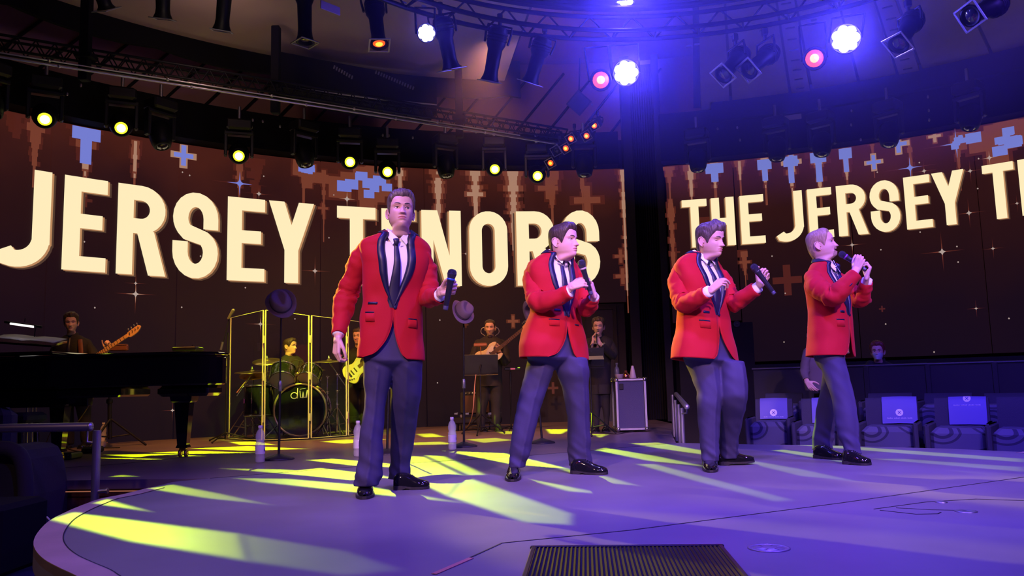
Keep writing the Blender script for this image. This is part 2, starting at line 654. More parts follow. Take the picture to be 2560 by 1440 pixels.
# trapdoor outline
floor_line('trapdoor_joint', [(2185, 1273), (2318, 1255), (2440, 1248), (2560, 1252)], .006)
floor_line('trapdoor_joint', [(2200, 1276), (2290, 1286), (2345, 1285), (2352, 1281)], .006)
floor_line('trapdoor_joint', [(2240, 1270), (2330, 1275), (2440, 1277)], .004)
mb = MB()
c = G(2353, 1256)
mb.revolve([(.03, 0), (.03, .003), (.02, .006), (.001, .006)], c, None, 16)
mb.build('trapdoor_latch', STEEL, stage)
mb = MB()
c = G(2415, 1279)
mb.revolve([(.05, 0), (.05, .003), (.035, .0035), (.03, .001), (.001, .001)], c, None, 20)
mb.build('trapdoor_latch', STEEL, stage)
mb = MB()
c = G(1922, 1371)
mb.revolve([(.080, 0), (.080, .004), (.066, .004), (.064, .001), (.060, .001), (.058, .004), (.001, .004)], c, None, 36)
for a in range(6):
    q = c + np.array([math.cos(a * 1.05), math.sin(a * 1.05), 0]) * .04 + [0, 0, .004]
    mb.box(q, (.022, .008, .004), [[math.cos(a), math.sin(a), 0], [-math.sin(a), math.cos(a), 0], [0, 0, 1]], .001)
mb.build('floor_plate', mat('floor plate metal', (.30, .27, .30), .4, .5), stage)
mb = MB()
a, b = G(1085, 1436), G(1178, 1396)
d = nrm(b - a)
mb.box((a + b) / 2 + d * .0 + [0, 0, .002], (np.linalg.norm(b - a), .022, .002), [d, nrm(np.cross(d, [0, 0, 1])), [0, 0, 1]])
mb.build('tape_strip', mat('orange tape', (.55, .25, .14), .6), stage)
# floor grille
g00, g10 = G(1335, 1371), G(1800, 1367)
gx = nrm(g10 - g00)
gy = nrm(np.cross([0, 0, 1], gx))
gw = np.linalg.norm(g10 - g00)
gd = 1.0
cen = g00 + gx * gw / 2 - gy * gd / 2
gr = thing('floor_grille', 'dark slatted metal grille set in front of the stage floor', 'grille', tuple(cen))
gr['kind'] = 'structure'
GRM = mat('grille metal', (.05, .05, .06), .3, .9)
mb = MB()
mb.box(cen + [0, 0, .001], (gw, gd, .003), [gx, gy, [0, 0, 1]])
mb.build('pan', DARKER, gr)
mb = MB()
for s_, sz, of in ((1, (gw + .03, .018, .012), gy * gd / 2), (-1, (gw + .03, .018, .012), -gy * gd / 2), (1, (.018, gd, .012), gx * gw / 2), (1, (.018, gd, .012), -gx * gw / 2)):
    mb.box(cen + of + [0, 0, .004], sz, [gx, gy, [0, 0, 1]], .003)
mb.build('frame', GRM, gr)
NS = 46
sl = None
for i in range(NS):
    q = cen + gx * (-gw / 2 + (i + .5) * gw / NS)
    if sl is None:
        mb = MB()
        ax = nrm(gx + np.array([0, 0, .7]))
        mb.box(q + [0, 0, .0055], (.009, gd - .02, .0035), [ax, gy, np.cross(ax, gy)])
        sl = mb.build('slat', GRM, gr)
        q0 = q
    else:
        o = sl.copy()
        COL.objects.link(o)
        o.location = Vector(q - q0)

# ---- round back wall, upper brown wall, dark fascia over the screens
def ring_wall(name, R, z0, z1, p0, p1, mt, th=.08, n=48, parent=None):
    mb = MB()
    ph = np.linspace(p0, p1, n)
    z0 = np.broadcast_to(z0, (n,))
    z1 = np.broadcast_to(z1, (n,))
    rs = [[ring_pt(R, a, l), ring_pt(R, a, h), ring_pt(R + th, a, h), ring_pt(R + th, a, l)] for a, l, h in zip(ph, z0, z1)]
    mb.loft(rs, True, smooth=False)
    return mb.build(name, mt, parent)


struct(ring_wall('wall_back', 10.45, -.65, 5.1, -1.9, 1.5, DARKW))
struct(ring_wall('wall_back_upper', 10.45, 5.1, 6.6, -1.9, 1.5, BROWNW))
struct(ring_wall('trim_1', 9.75, 4.47, 5.05, -1.9, .075, MATTE, .3))
struct(ring_wall('trim_2', 9.75, 4.47, 5.32, .15, 1.5, MATTE, .3))
mb = MB()
mb.box((1, 5, 6.75), (30, 30, .2))
struct(mb.build('ceiling', BROWNW))
# raked panel lines on the upper wall
for i, a in enumerate(np.linspace(-1.15, .06, 22)):
    mb = MB()
    mb.tube([ring_pt(10.40, a, 5.15), ring_pt(10.40, a + .10, 6.4)], .022, 4)
    struct(mb.build('trim_3', DARKER))
# near soffit with its scalloped dark valance
a0, a1 = -1.55, phi_of(CY(1262, 240, 9.0))
SZ = 5.72
mb = MB()
ph = np.linspace(a0, a1, 40)
rs = [[ring_pt(3.6, a, SZ), ring_pt(9.0, a, SZ), ring_pt(9.0, a, SZ + .3), ring_pt(3.6, a, SZ + .3)] for a in ph]
mb.loft(rs, True, smooth=False)
struct(mb.build('trim_4', SOFFM))
nv = 260
ph = np.linspace(a0, a1 + .03, nv)
zb = 5.42 - .07 * np.abs(np.sin((ph - a0) * 15.5)) ** .7 + .05
struct(ring_wall('trim_5', 9.0, zb, np.full(nv, SZ + .35), a0, a1 + .03, MATTE, .06, nv))
# end wall of the soffit
mb = MB()
p0, p1 = ring_pt(9.0, a1, SZ), ring_pt(3.6, a1 + .02, SZ)
mb.loft([[p0, p1], [p0 + [0, 0, .5], p1 + [0, 0, .5]]], False, smooth=False)
struct(mb.build('trim_6', MATTE))
# right-hand raked ceiling of planks
pl0 = phi_of(CY(1745, 200, 9.6))
edges = [pl0]
random.seed(3)
wds = [.055, .10, .035, .075, .06, .035, .10, .09, .038, .11, .10, .040, .12, .12, .05, .12]
for w_ in wds:
    edges.append(edges[-1] + w_)
rc = bpy.data.objects.new('ceiling_right', None)
COL.objects.link(rc)
ORG['ceiling_right'] = (0, 0, 0)
rc['kind'] = 'structure'
mb = MB()
rs = [[ring_pt(3.4, a, 6.15), ring_pt(9.9, a, 5.42)] for a in np.linspace(pl0 - .01, edges[-1], 30)]
mb.loft(rs, False, smooth=False)
mb.build('backing', DARKER, rc)
VENT = mat('vent slot', (.02, .02, .02), .6)
for i in range(len(wds)):
    b0, b1 = edges[i] + .0025, edges[i + 1] - .0025
    nar = wds[i] < .045
    z_ = -.02 if nar else 0
    mb = MB()
    rs = []
    for a in np.linspace(b0, b1, 4):
        rs.append([ring_pt(3.4, a, 6.13 + z_), ring_pt(9.85, a, 5.34 + z_), ring_pt(9.85, a, 5.40), ring_pt(3.4, a, 6.16)])
    mb.loft(rs, True, smooth=False)
    pk = mb.build('ceiling_plank', PLANKM, rc)
    if nar:
        mb = MB()
        for q in np.linspace(4.2, 9.4, 17):
            a = (b0 + b1) / 2
            z = 6.13 + (5.34 - 6.13) * (q - 3.4) / 6.45 + z_
            e = nrm(ring_pt(q + .1, a, 0) - ring_pt(q, a, 0))
            mb.box(ring_pt(q, a, z - .003), (.035, .13, .012), [e, np.cross([0, 0, 1.0], e), [0, 0, 1]], .003)
        mb.build('vent_slots', VENT, pk, kind='stuff')
struct(ring_wall('trim_7', 9.55, 5.05, 5.50, pl0 + .02, 1.5, MATTE, .12))
# the corner between the two screens: pillars, recess and curtain
for nm, px0, px1, R_, d_, mt in (('trim_8', 1566, 1589, 9.95, .5, DARKW), ('trim_8', 1647, 1664, 9.95, .5, DARKW), ('trim_9', 1589, 1647, 10.4, .1, DARKER)):
    struct(ring_wall(nm, R_, -.02, 6.5, phi_of(CY(px0, 560, R_)), phi_of(CY(px1, 560, R_)), mt, d_, 6))
mb = MB()
a0_, a1_ = phi_of(CY(1589, 560, 10.3)), phi_of(CY(1647, 560, 10.3))
path = [ring_pt(10.28 + .035 * math.sin(q * 60), a0_ + (a1_ - a0_) * q, 0) for q in np.linspace(0, 1, 60)]
mb.loft([path, np.array(path) + [0, 0, 6.4]], False)
t = mb.build('curtain', mat('black drape', (.010, .010, .016), .9), None)
t['label'], t['category'] = 'black drape filling the dark gap between the two screens', 'curtain'
# low wall under the right screen, with its mouldings
struct(ring_wall('trim_10', 9.98, -.6, 1.62, .165, .29, DARKW, .1, 8))
struct(ring_wall('trim_10', 9.98, -.6, .90, .29, 1.4, DARKW, .1, 30))
mb = MB()
c = CY(1842, 810, 9.97)
e = nrm(np.array([CC[0], CC[1], c[2]]) - c)
A = np.array([nrm(np.cross(e, [0, 0, 1.0])), [0, 0, 1.0], e])
mb.revolve([(.055, 0), (.055, .02), (.045, .025), (.035, .01), (.02, .01), (.015, .03), (.001, .03)], c, A, 20)
t = mb.build('wall_dial', mat('dial grey', (.10, .10, .12), .4), None)
t['label'], t['category'] = 'small round grey fitting on wall beneath the right screen', 'fitting'
# door behind the trumpet player
mb = MB()
phd = [phi_of(CY(x, 900, 9.98)) for x in (1462, 1541)]
struct(ring_wall('door_1', 9.97, .0, 1.93, phd[0], phd[1], mat('dark door', (.010, .010, .016), .5), .06, 6))
for a in phd:
    struct(ring_wall('door_frame', 9.94, 0, 1.98, a - .003, a + .003, DARKW, .1, 3))
struct(ring_wall('door_frame', 9.94, 1.93, 1.98, phd[0], phd[1], DARKW, .1, 6))
struct(ring_wall('trim_11', 9.99, 0.0, 2.03, phi_of(CY(1435, 900, 9.98)), phi_of(CY(1566, 900, 9.98)), DARKW, .1, 10))

# ---- LED video walls
SCR = screenmat()


def led(name, label, seams, zbot, ztop=4.45):
    o = thing(name, label, 'screen', (CC[0], CC[1], 0))
    for i, (u0, u1) in enumerate(zip(seams[:-1], seams[1:])):
        ring_wall('led_panel', 10.02, zbot[i], ztop, u0 / 10 + .0007, u1 / 10 - .0007, SCR, .06, 12, o)
    return o


VL = led('video_wall', 'wide curved led screen reading Jersey Tenors behind the band', [-11.9, -10.2, -8.44, -6.69, -4.48, -2.71, -.95, .80], [0.0] * 6 + [2.06])
VR = led('video_wall', 'curved led screen right of the drape reading The Jersey Te', [1.57, 2.73, 4.56, 6.39, 8.2, 10.0], [1.66, .95, .95, .95, .95])
CREAM = glow('screen cream', (1.0, .84, .50), 1.0)
GOLD = glow('screen gold edge', (.62, .30, .13), .8)
BROWN = glow('screen letter shade', (.10, .05, .03), .8)


def stroke_quads(pts, t, closed=False):
    p = np.asarray(pts, float)
    n = len(p)
    L_, R_ = [], []
    for i in range(n):
        if closed:
            a, b = p[(i - 1) % n], p[(i + 1) % n]
        else:
            a, b = p[max(i - 1, 0)], p[min(i + 1, n - 1)]
        d = (b - a) / np.linalg.norm(b - a)
        nn = np.array([-d[1], d[0]])
        k = 1.0
        if 0 < i < n - 1 or closed:
            d0 = p[i] - p[(i - 1) % n]
            d0 /= np.linalg.norm(d0)
            k = 1 / max(.5, abs(np.dot(np.array([-d0[1], d0[0]]), nn)))
        L_.append(p[i] + nn * t / 2 * k)
        R_.append(p[i] - nn * t / 2 * k)
    if closed:
        L_.append(L_[0])
        R_.append(R_[0])
    return [(L_[i], L_[i + 1], R_[i + 1], R_[i]) for i in range(len(L_) - 1)]


def arcpts(cx, cz, rx, rz, a0, a1, n=14):
    return [(cx + rx * math.cos(a), cz + rz * math.sin(a)) for a in np.linspace(a0, a1, n)]


def glyph(ch, w_, h, t):
    q = []
    R2 = t / 2

    def bar(x0, z0, x1, z1):
        q.append(((x0, z0), (x1, z0), (x1, z1), (x0, z1)))
    if ch in 'EHTN':
        if ch == 'E':
            bar(0, 0, t, h); bar(t, 0, w_, t * .92); bar(t, h - t * .92, w_, h); bar(t, h * .53 - t * .46, w_ * .90, h * .53 + t * .46)
        if ch == 'H':
            bar(0, 0, t, h); bar(w_ - t, 0, w_, h); bar(t, h * .5 - t * .45, w_ - t, h * .5 + t * .45)
        if ch == 'T':
            bar(0, h - t * .92, w_, h); bar(w_ / 2 - R2, 0, w_ / 2 + R2, h - t * .9)
        if ch == 'N':
            bar(0, 0, t * .92, h); bar(w_ - t * .92, 0, w_, h)
            q.append(((t * .3, h), (t * 1.25, h), (w_ - t * .3, 0), (w_ - t * 1.25, 0)))
    if ch == 'Y':
        q.append(((0, h), (t * 1.12, h), (w_ / 2 + t * .5, h * .44), (w_ / 2 - t * .5, h * .40)))
        q.append(((w_, h), (w_ - t * 1.12, h), (w_ / 2 - t * .5, h * .44), (w_ / 2 + t * .5, h * .40)))
        bar(w_ / 2 - R2, 0, w_ / 2 + R2, h * .46)
    if ch == 'J':
        x = w_ - R2
        r = (w_ - R2) * .62
        pts = [(x, h), (x, r * 1.05)] + arcpts(x - r, r + R2 * .85, r, r, 0, -PI / 2 - .35, 12) + [(R2 * .3, R2 * 1.9)]
        q += stroke_quads(pts, t)
    if ch == 'O':
        r = w_ / 2 - R2
        pts = arcpts(w_ / 2, h - R2 - r * 1.05, r, r * 1.05, 0, PI, 14) + arcpts(w_ / 2, R2 + r * 1.05, r, r * 1.05, PI, 2 * PI, 14)
        q += stroke_quads(pts, t, True)
    if ch == 'R':
        bar(0, 0, t, h)
        zr = h * .46
        hh = (h - zr - t * .0)
        r = (hh - t) / 2
        cx = w_ - R2 - r * .95
        pts = [(t * .9, h - R2), (cx, h - R2)] + arcpts(cx, h - R2 - r, r * .95, r, PI / 2, -PI / 2, 14)[1:] + [(t * .9, h - R2 - 2 * r)]
        q += stroke_quads(pts, t)
        q.append(((w_ * .40, zr + t * .2), (w_ * .40 + t * 1.1, zr + t * .2), (w_ + t * .08, 0), (w_ - t * 1.02, 0)))
    if ch == 'S':
        r = w_ / 2 - R2
        ru = h * .27 - R2 * .9
        cu, cl_ = h - R2 - ru * 1.12, R2 + ru * 1.12
        pts = [(w_ - R2, cu - ru * .62)] + arcpts(w_ / 2, cu, r, ru * 1.12, 0.0, PI, 12) + arcpts(w_ / 2, cu - .0, r, ru * 1.05, PI, PI + .95, 5)[1:]
        pts += arcpts(w_ / 2, cl_ + .0, r, ru * 1.05, .95, 0, 5) + arcpts(w_ / 2, cl_, r, ru * 1.12, 0, -PI, 12)[1:] + [(R2, cl_ + ru * .62)]
        q += stroke_quads(pts, t)
    return q


def on_wall(mb, quads, u0, z0, R, mi=0):
    for a in quads:
        a = [np.asarray(p, float) for p in a]
        n = max(1, int(max(abs(a[1] - a[0])[0], abs(a[2] - a[3])[0]) / .12))
        m_ = max(1, int(max(abs(a[3] - a[0])[0], abs(a[2] - a[1])[0]) / .12))
        vs, fs = [], []
        for i in range(n + 1):
            for j in range(m_ + 1):
                s_, t_ = i / n, j / m_
                p = (a[0] * (1 - s_) + a[1] * s_) * (1 - t_) + (a[3] * (1 - s_) + a[2] * s_) * t_
                vs.append(ring_pt(R, (u0 + p[0]) / 10, z0 + p[1]))
        for i in range(n):
            for j in range(m_):
                k = i * (m_ + 1) + j
                fs.append((k, k + 1, k + m_ + 2, k + m_ + 1))
        mb.add(vs, fs, mi, False)


def letters(parent, spec, z0, h, t, dx, dz):
    for ch, u0, u1 in spec:
        q = glyph(ch, u1 - u0, h, t)
        m1, m2 = MB(), MB()
        on_wall(m1, q, u0, z0, 10.000)
        o = m1.build('letter', CREAM, parent)
        on_wall(m2, q, u0 + dx * (1 if (u0 < -2.9 or u0 > 4) else -1), z0 + dz, 10.006)
        m2.build('letter_edge', GOLD, o)
        m3 = MB()
        on_wall(m3, q, u0 + 2.0 * dx * (1 if (u0 < -2.9 or u0 > 4) else -1), z0 + 2.2 * dz, 10.012)
        m3.build('letter_shade', BROWN, o)


letters(VL, [('J', -9.02, -8.42), ('E', -8.26, -7.69), ('R', -7.55, -6.88), ('S', -6.77, -6.10), ('E', -5.96, -5.38), ('Y', -5.32, -4.59), ('T', -4.21, -3.56), ('E', -3.46, -2.88), ('N', -2.77, -2.08), ('O', -1.935, -1.262), ('R', -1.10, -.43), ('S', -.30, .365)], 2.385, 1.325, .222, .028, -.014)
letters(VR, [('T', 1.828, 2.252), ('H', 2.325, 2.71), ('E', 2.808, 3.20), ('J', 3.42, 3.826), ('E', 3.91, 4.288), ('R', 4.362, 4.80), ('S', 4.865, 5.295), ('E', 5.378, 5.75), ('Y', 5.782, 6.233), ('T', 6.48, 6.892), ('E', 6.95, 7.33), ('N', 7.40, 7.86)], 2.960, .848, .138, .017, -.010)

# pictures on the screens: streaks of blocky sparkle, crosses and stars
SR = glow('screen deep red', (.075, .013, .008), 1.0)
SO = glow('screen ember', (.17, .042, .022), 1.0)
SBR = glow('screen pale ember', (.38, .20, .13), 1.0)
SBL = glow('screen blue', (.17, .20, .62), 1.0)
SWH = glow('screen star white', (.42, .32, .28), 1.0)
rng = random.Random(11)


def dom(px, py):
    p = CY(px, py, 10.0)
    return phi_of(p) * 10, p[2]


def sparkles(parent, streaks, crosses, stars, dots, blobs):
    L_ = {k: MB() for k in 'robBw'}
    R_ = {'r': 10.0172, 'o': 10.0165, 'b': 10.016, 'B': 10.0155, 'w': 10.015}

    def rect(k, u, z, w_, h):
        z1 = min(z + h, 4.44)
        if z1 <= z:
            return
        on_wall(L_[k], [((-w_ / 2, 0), (w_ / 2, 0), (w_ / 2, z1 - z), (-w_ / 2, z1 - z))], u, z, R_[k])
    for px, y0, y1, wd, hot in streaks:       # hot: 0 red .. 3 blue heart
        u, zt = dom(px, y0)
        _, zb_ = dom(px, y1)
        zt = min(zt, 4.44)
        z = zb_
        while z < zt:
            f = (z - zb_) / (zt - zb_)
            h = rng.uniform(.05, .11)
            w_ = wd * (.25 + .85 * f) * rng.uniform(.5, 1.3)
            rect('r', u + rng.uniform(-.03, .03), z, w_ * 1.15, h * 1.25)
            if hot >= 1:
                rect('o', u, z, w_ * .8, h)
            if hot >= 2 and rng.random() < .8:
                rect('b', u, z, w_ * .42, h)
            z += h * .95
        if hot >= 1:
            rect('o', u, zb_ - .3, wd * .14, zt - zb_ + .3)
        if hot >= 2:
            rect('b', u, zb_ + .1, wd * .20, zt - zb_ - .1)
        if hot >= 3:
            rect('B', u, zb_ + (zt - zb_) * .25, wd * .36, (zt - zb_) * .75)
            rect('B', u, zt - .18, wd * .9, .18)
    for px, py, s_, k in crosses:
        u, z = dom(px, py)
        k2 = {'r': None, 'o': 'r', 'b': 'o', 'B': 'b'}[k]
        if k2:
            rect(k2, u, z - s_ * 1.25, s_ * .75, s_ * 2.5)
            rect(k2, u, z - s_ * .32, s_ * 2.4, s_ * .64)
        rect(k, u, z - s_, s_ * .45, s_ * 2)
        rect(k, u, z - s_ * .22, s_ * 1.8, s_ * .44)
    for px, py, s_, k in stars:               # thin four-point star with long rays
        u, z = dom(px, py)
        for kk, f, th in (('r', 2.0, .035), (k, .9, .03), ('w' if k != 'B' else 'B', .34, .085)):
            for dx_, dz_ in ((1, 0), (-1, 0), (0, 1), (0, -1)):
                a = s_ * f
                q = [(-dz_ * th * s_ * 2, -dx_ * th * s_ * 2), (dx_ * a, dz_ * a), (dz_ * th * s_ * 2, dx_ * th * s_ * 2), (0, 0)]
                on_wall(L_[kk], [tuple(q)], u, z, R_[kk] - (.0005 if kk == k else 0))
    for px, py in dots:
        u, z = dom(px, py)
        on_wall(L_['w'], [((-.013, 0), (0, .015), (.013, 0), (0, -.015))], u, z, R_['w'])
    for px, py, s_ in blobs:                   # large pixelated blue clusters with ember rims
        u, z = dom(px, py)
        for i in range(16):
            a, b = rng.gauss(0, s_ * .55), rng.gauss(0, s_ * .36)
            w_ = rng.uniform(.3, .75) * s_
            rect('r', u + a, z + b - w_ * .75, w_ * 1.7, w_ * 1.5)
            rect('o', u + a, z + b - w_ * .6, w_ * 1.25, w_ * 1.2)
        for i in range(9):
            a, b = rng.gauss(0, s_ * .40), rng.gauss(0, s_ * .26)
            w_ = rng.uniform(.25, .55) * s_
            rect('B', u + a, z + b - w_ / 2, w_ * 1.3, w_)
    for k, mt in (('r', SR), ('o', SO), ('b', SBR), ('B', SBL), ('w', SWH)):
        if L_[k].v:
            L_[k].build('sparkle_graphics', mt, parent, kind='stuff')


sparkles(VL, [(40, 270, 345, .35, 0), (92, 300, 415, .25, 1), (218, 318, 440, .42, 3), (340, 352, 445, .22, 2), (600, 395, 470, .25, 1), (640, 400, 520, .2, 0), (760, 405, 470, .3, 1), (810, 428, 560, .12, 1), (940, 430, 520, .16, 1), (1000, 425, 485, .3, 2), (1095, 428, 590, .3, 2), (1188, 430, 560, .34, 2), (1282, 432, 640, .40, 2), (1378, 432, 520, .30, 1), (1455, 440, 500, .12, 1), (1556, 430, 740, .16, 2)],
         [(460, 388, .16, 'B'), (1370, 470, .20, 'o'), (1468, 500, .26, 'o'), (1283, 803, .10, 'o'), (1383, 970, .10, 'r'), (1552, 640, .12, 'o'), (1188, 485, .16, 'b'), (215, 500, .10, 'r'), (808, 520, .09, 'o'), (1557, 690, .14, 'o'), (1165, 812, .05, 'r')],
         [(600, 458, .22, 'B'), (340, 735, .15, 'b'), (340, 708, .08, 'o'), (868, 497, .16, 'b'), (648, 484, .12, 'o'), (788, 677, .13, 'o'), (1165, 634, .07, 'o'), (652, 810, .12, 'b'), (432, 1026, .08, 'r')],
         [(475, 438), (457, 430), (835, 487), (823, 594), (238, 769), (212, 604), (715, 706), (455, 768), (502, 640), (614, 719), (105, 467), (1100, 800), (1094, 957), (738, 797), (660, 440)],
         [(920, 452, .42), (775, 425, .22)])
sparkles(VR, [(1672, 420, 470, .2, 1), (1725, 412, 500, .26, 2), (1785, 408, 470, .34, 3), (1848, 402, 450, .22, 2), (1910, 398, 470, .26, 3), (1975, 390, 480, .26, 3), (2044, 380, 480, .28, 3), (2112, 370, 450, .22, 3), (2180, 362, 400, .1, 1), (2272, 350, 440, .1, 1), (2390, 335, 430, .12, 1), (1760, 560, 680, .22, 0), (1860, 630, 700, .12, 1), (1676, 500, 700, .16, 1)],
         [(1978, 405, .14, 'B'), (2184, 405, .12, 'B'), (2336, 340, .10, 'b'), (2416, 378, .07, 'r'), (1968, 700, .26, 'r'), (1690, 630, .08, 'r'), (1862, 655, .10, 'o'), (2205, 772, .05, 'r'), (2245, 360, .14, 'B')],
         [(2275, 419, .20, 'B'), (2310, 427, .10, 'o'), (2422, 532, .12, 'o'), (2355, 629, .16, 'o'), (2473, 394, .12, 'b'), (2425, 427, .10, 'o'), (2390, 358, .26, 'B'), (2130, 612, .11, 'b'), (2482, 621, .08, 'o'), (2440, 771, .07, 'o'), (2542, 508, .07, 'r')],
         [(2193, 430), (2298, 406), (2392, 616), (2395, 655), (2202, 624), (2300, 580), (2335, 880), (2214, 810), (2446, 396), (2110, 560), (1960, 855), (1963, 733), (2522, 796), (1930, 640), (2444, 471)],
         [(2515, 345, .36), (2400, 350, .16)])

# ================================================================== rigging and lamps
LENSD = mat('dark lens', (.02, .02, .03), .08, coat=1.0)
AMBL = glow('amber lamp', (1.0, .10, .0), 1.3)
AMBC = glow('amber lamp heart', (1.0, .36, .03), 2.6)
YELL = glow('yellow lens', (.80, 1.0, .02), 2.2)
YELC = glow('yellow lens heart', (.95, 1.0, .35), 6.0)
BLUW = glow('blue white led', (.72, .72, 1.0), 14.0)
GLOSSK = mat('black paint', (.0035, .0035, .005), .5, spec=.16)


def axes_z(d, up=(0, 0, 1)):
    d = nrm(d)
    x = nrm(np.cross(up, d)) if abs(np.dot(d, up)) < .98 else np.array([1.0, 0, 0])
    return np.array([x, np.cross(d, x), d])


def profile(label, mount, rear, front, lens=None, frame=True, sc=1.0, turn=0.0, cat='stage light', grp='profile spotlights hung from the lighting rails', arms=True):
    mount, rear, front = (np.asarray(v, float) for v in (mount, rear, front))
    A = axes_z(front - rear)
    if turn:
        c_, s_ = math.cos(turn), math.sin(turn)
        A = np.array([A[0] * c_ + A[1] * s_, A[1] * c_ - A[0] * s_, A[2]])
    L = np.linalg.norm(front - rear)
    t = thing('spotlight', label, cat, tuple(mount), grp)
    b = MB()
    b.revolve([(.03 * sc, -.02), (.075 * sc, -.01), (.085 * sc, .02), (.088 * sc, L * .30), (.075 * sc, L * .36), (.066 * sc, L * .40), (.062 * sc, L * .80), (.068 * sc, L * .90), (.084 * sc, L * .985), (.086 * sc, L), (.066 * sc, L), (.060 * sc, L * .97), (.001, L * .965)], rear, A, 18)
    for q in (.08, .14, .20):
        b.revolve([(.088 * sc, L * q), (.094 * sc, L * q + .006), (.094 * sc, L * q + .018), (.088 * sc, L * q + .022)], rear, A, 18, cap=False)
    b.build('housing', GLOSSK, t)
    if frame:
        f = MB()
        h, w_ = .098 * sc, .016 * sc
        for a, c in ((0, 1), (0, -1), (1, 1), (1, -1)):
            f.box(front + A[a] * c * (h - w_ / 2) + A[2] * .006, (w_, 2 * h, .008), [A[a], A[1 - a], A[2]], .002)
        f.build('gel_frame', STEEL, t)
    if lens:
        m = MB()
        m.revolve([(.061 * sc, 0), (.05 * sc, .008), (.03 * sc, .014), (.001, .016)], rear + A[2] * L * .962, A, 18)
        o = m.build('lens', lens, t)
        if lens in (AMBL,):
            m = MB()
            m.revolve([(.034 * sc, 0), (.02 * sc, .006), (.001, .008)], rear + A[2] * (L * .962 + .014), A, 12)
            m.build('lamp_heart', AMBC, o)
    else:
        m = MB()
        m.revolve([(.061 * sc, 0), (.03 * sc, .010), (.001, .012)], rear + A[2] * L * .962, A, 16)
        m.build('lens', LENSD, t)
    if arms:
        y = MB()
        c = rear + A[2] * L * .28
        side = nrm(np.cross(mount - c, A[2])) if np.linalg.norm(np.cross(mount - c, A[2])) > 1e-3 else A[0]
        low = mount - [0, 0, .05]
        for s_ in (1, -1):
            y.tube([low, low + side * s_ * .11 * sc, c + side * s_ * .115 * sc + (low - c) * .55, c + side * s_ * .105 * sc], .011, 6)
        y.rod(low, mount + [0, 0, .02], .018, 8)
        y.build('yoke', BLACK, t)
        k = MB()
        k.box(mount + [0, 0, .03], (.05, .05, .07), None, .008)
        k.build('clamp', BLACK, t)
    return t


RR = 3.1


def rail_z(phi):
    return 3.86


def on_rail(px):                              # point of the far half of the rail above/below a picture column
    lo, hi = -1.6, 1.6
    return px


# circular truss over the stage
tr_ = thing('circular_truss', 'black circular lighting truss ringing the air above the stage', 'truss', (CC[0], CC[1], 3.9))
for z, R_ in ((3.86, 3.1), (4.08, 3.1), (3.86, 2.9), (4.08, 2.9)):
    mb = MB()
    mb.tube([ring_pt(R_, a, z) for a in np.linspace(-PI, PI, 97)], .022, 8, cap=False)
    mb.build('chord', GLOSSK, tr_)
mb = MB()
for i in range(96):
    a, b = -PI + i * PI / 48, -PI + (i + 1) * PI / 48
    z0, z1 = (3.86, 4.08) if i % 2 else (4.08, 3.86)
    mb.rod(ring_pt(3.1, a, z0), ring_pt(3.1, b, z1), .009, 5)
    if i % 2:
        mb.rod(ring_pt(3.1, a, 3.86), ring_pt(2.9, a, 3.86), .009, 5)
mb.build('bracing', GLOSSK, tr_, kind='stuff')
# dark drum-shaped ceiling cloud inside the ring
mb = MB()
mb.revolve([(2.86, 4.16), (3.16, 4.16), (3.16, 5.9), (2.86, 5.9)], (CC[0], CC[1], 0), None, 72, smooth=False, cap=False)
mb.revolve([(.001, 4.5), (2.88, 4.5)], (CC[0], CC[1], 0), None, 72, smooth=False, cap=False)
struct(mb.build('trim_12', MATTE))
# small pale labels and metal fittings that catch light along the rail
mb = MB()
for px in (905, 1010, 1060, 1165, 1185, 1297, 1310, 1425, 1440, 1722, 1742, 1830, 1905, 2035):
    y_ = np.interp(px, [700, 1260, 1430, 1565, 1700, 1830, 2030, 2160], [-45, 62, 105, 122, 128, 100, 60, 30]) - 8
    p = CY(px, y_, 3.14)
    e = nrm(np.array([p[1] - CC[1], -(p[0] - CC[0]), 0]))
    mb.box(p, (.05, .012, .018), [e, np.cross([0, 0, 1.0], e), [0, 0, 1]], .003)
mb.build('rail_fittings', STEEL, tr_, kind='stuff')

mb = MB()
mb.tube([P(x, y, 7.25) for x, y in ((120, -95), (420, -78), (760, -58), (1000, -20))], .024, 8)
o = mb.build('rigging_pipe', BLACK, None, org=tuple(P(560, -60, 7.25)))
o['label'], o['category'] = 'black hanging rail above the top left edge carrying spotlights', 'pipe'
prof = [('leftmost along the top edge, tinted blue', (240, -60), (243, -45), (266, 22), None), ('second from left along the near rail', (408, -95), (408, -75), (407, 46), None), ('third from left, hanging before the pale soffit', (566, -80), (566, -60), (554, 76), None),
        ('fourth from left with a pale diamond frame', (760, -75), (760, -50), (763, 106), None), ('with a glowing amber lens, hanging left of the blue led lamp', (930, -28), (934, 0), (948, 112), AMBL),
        ('immediately right of the blue led lamp', (1100, 24), (1104, 48), (1129, 172), None), ('second to the right of the blue led lamp', (1250, 52), (1247, 72), (1224, 202), None), ('third to the right of the blue led lamp, before the soffit corner', (1362, 80), (1359, 98), (1325, 206), None)]
for nm, m_, r_, f_, ln in prof:
    a = CY(m_[0], m_[1], 3.1) if m_[0] > 1000 else P(m_[0], m_[1], 7.25)
    Ym = a[1]
    dd = .12 if ln else (.02 if 'diamond' in nm else -.13)
    fr = P(f_[0], f_[1], Ym - .03 - dd)
    profile('black profile spotlight ' + nm, a, P(r_[0], r_[1], Ym - .04), fr, ln, turn=.78 if ('diamond' in nm) else .3)
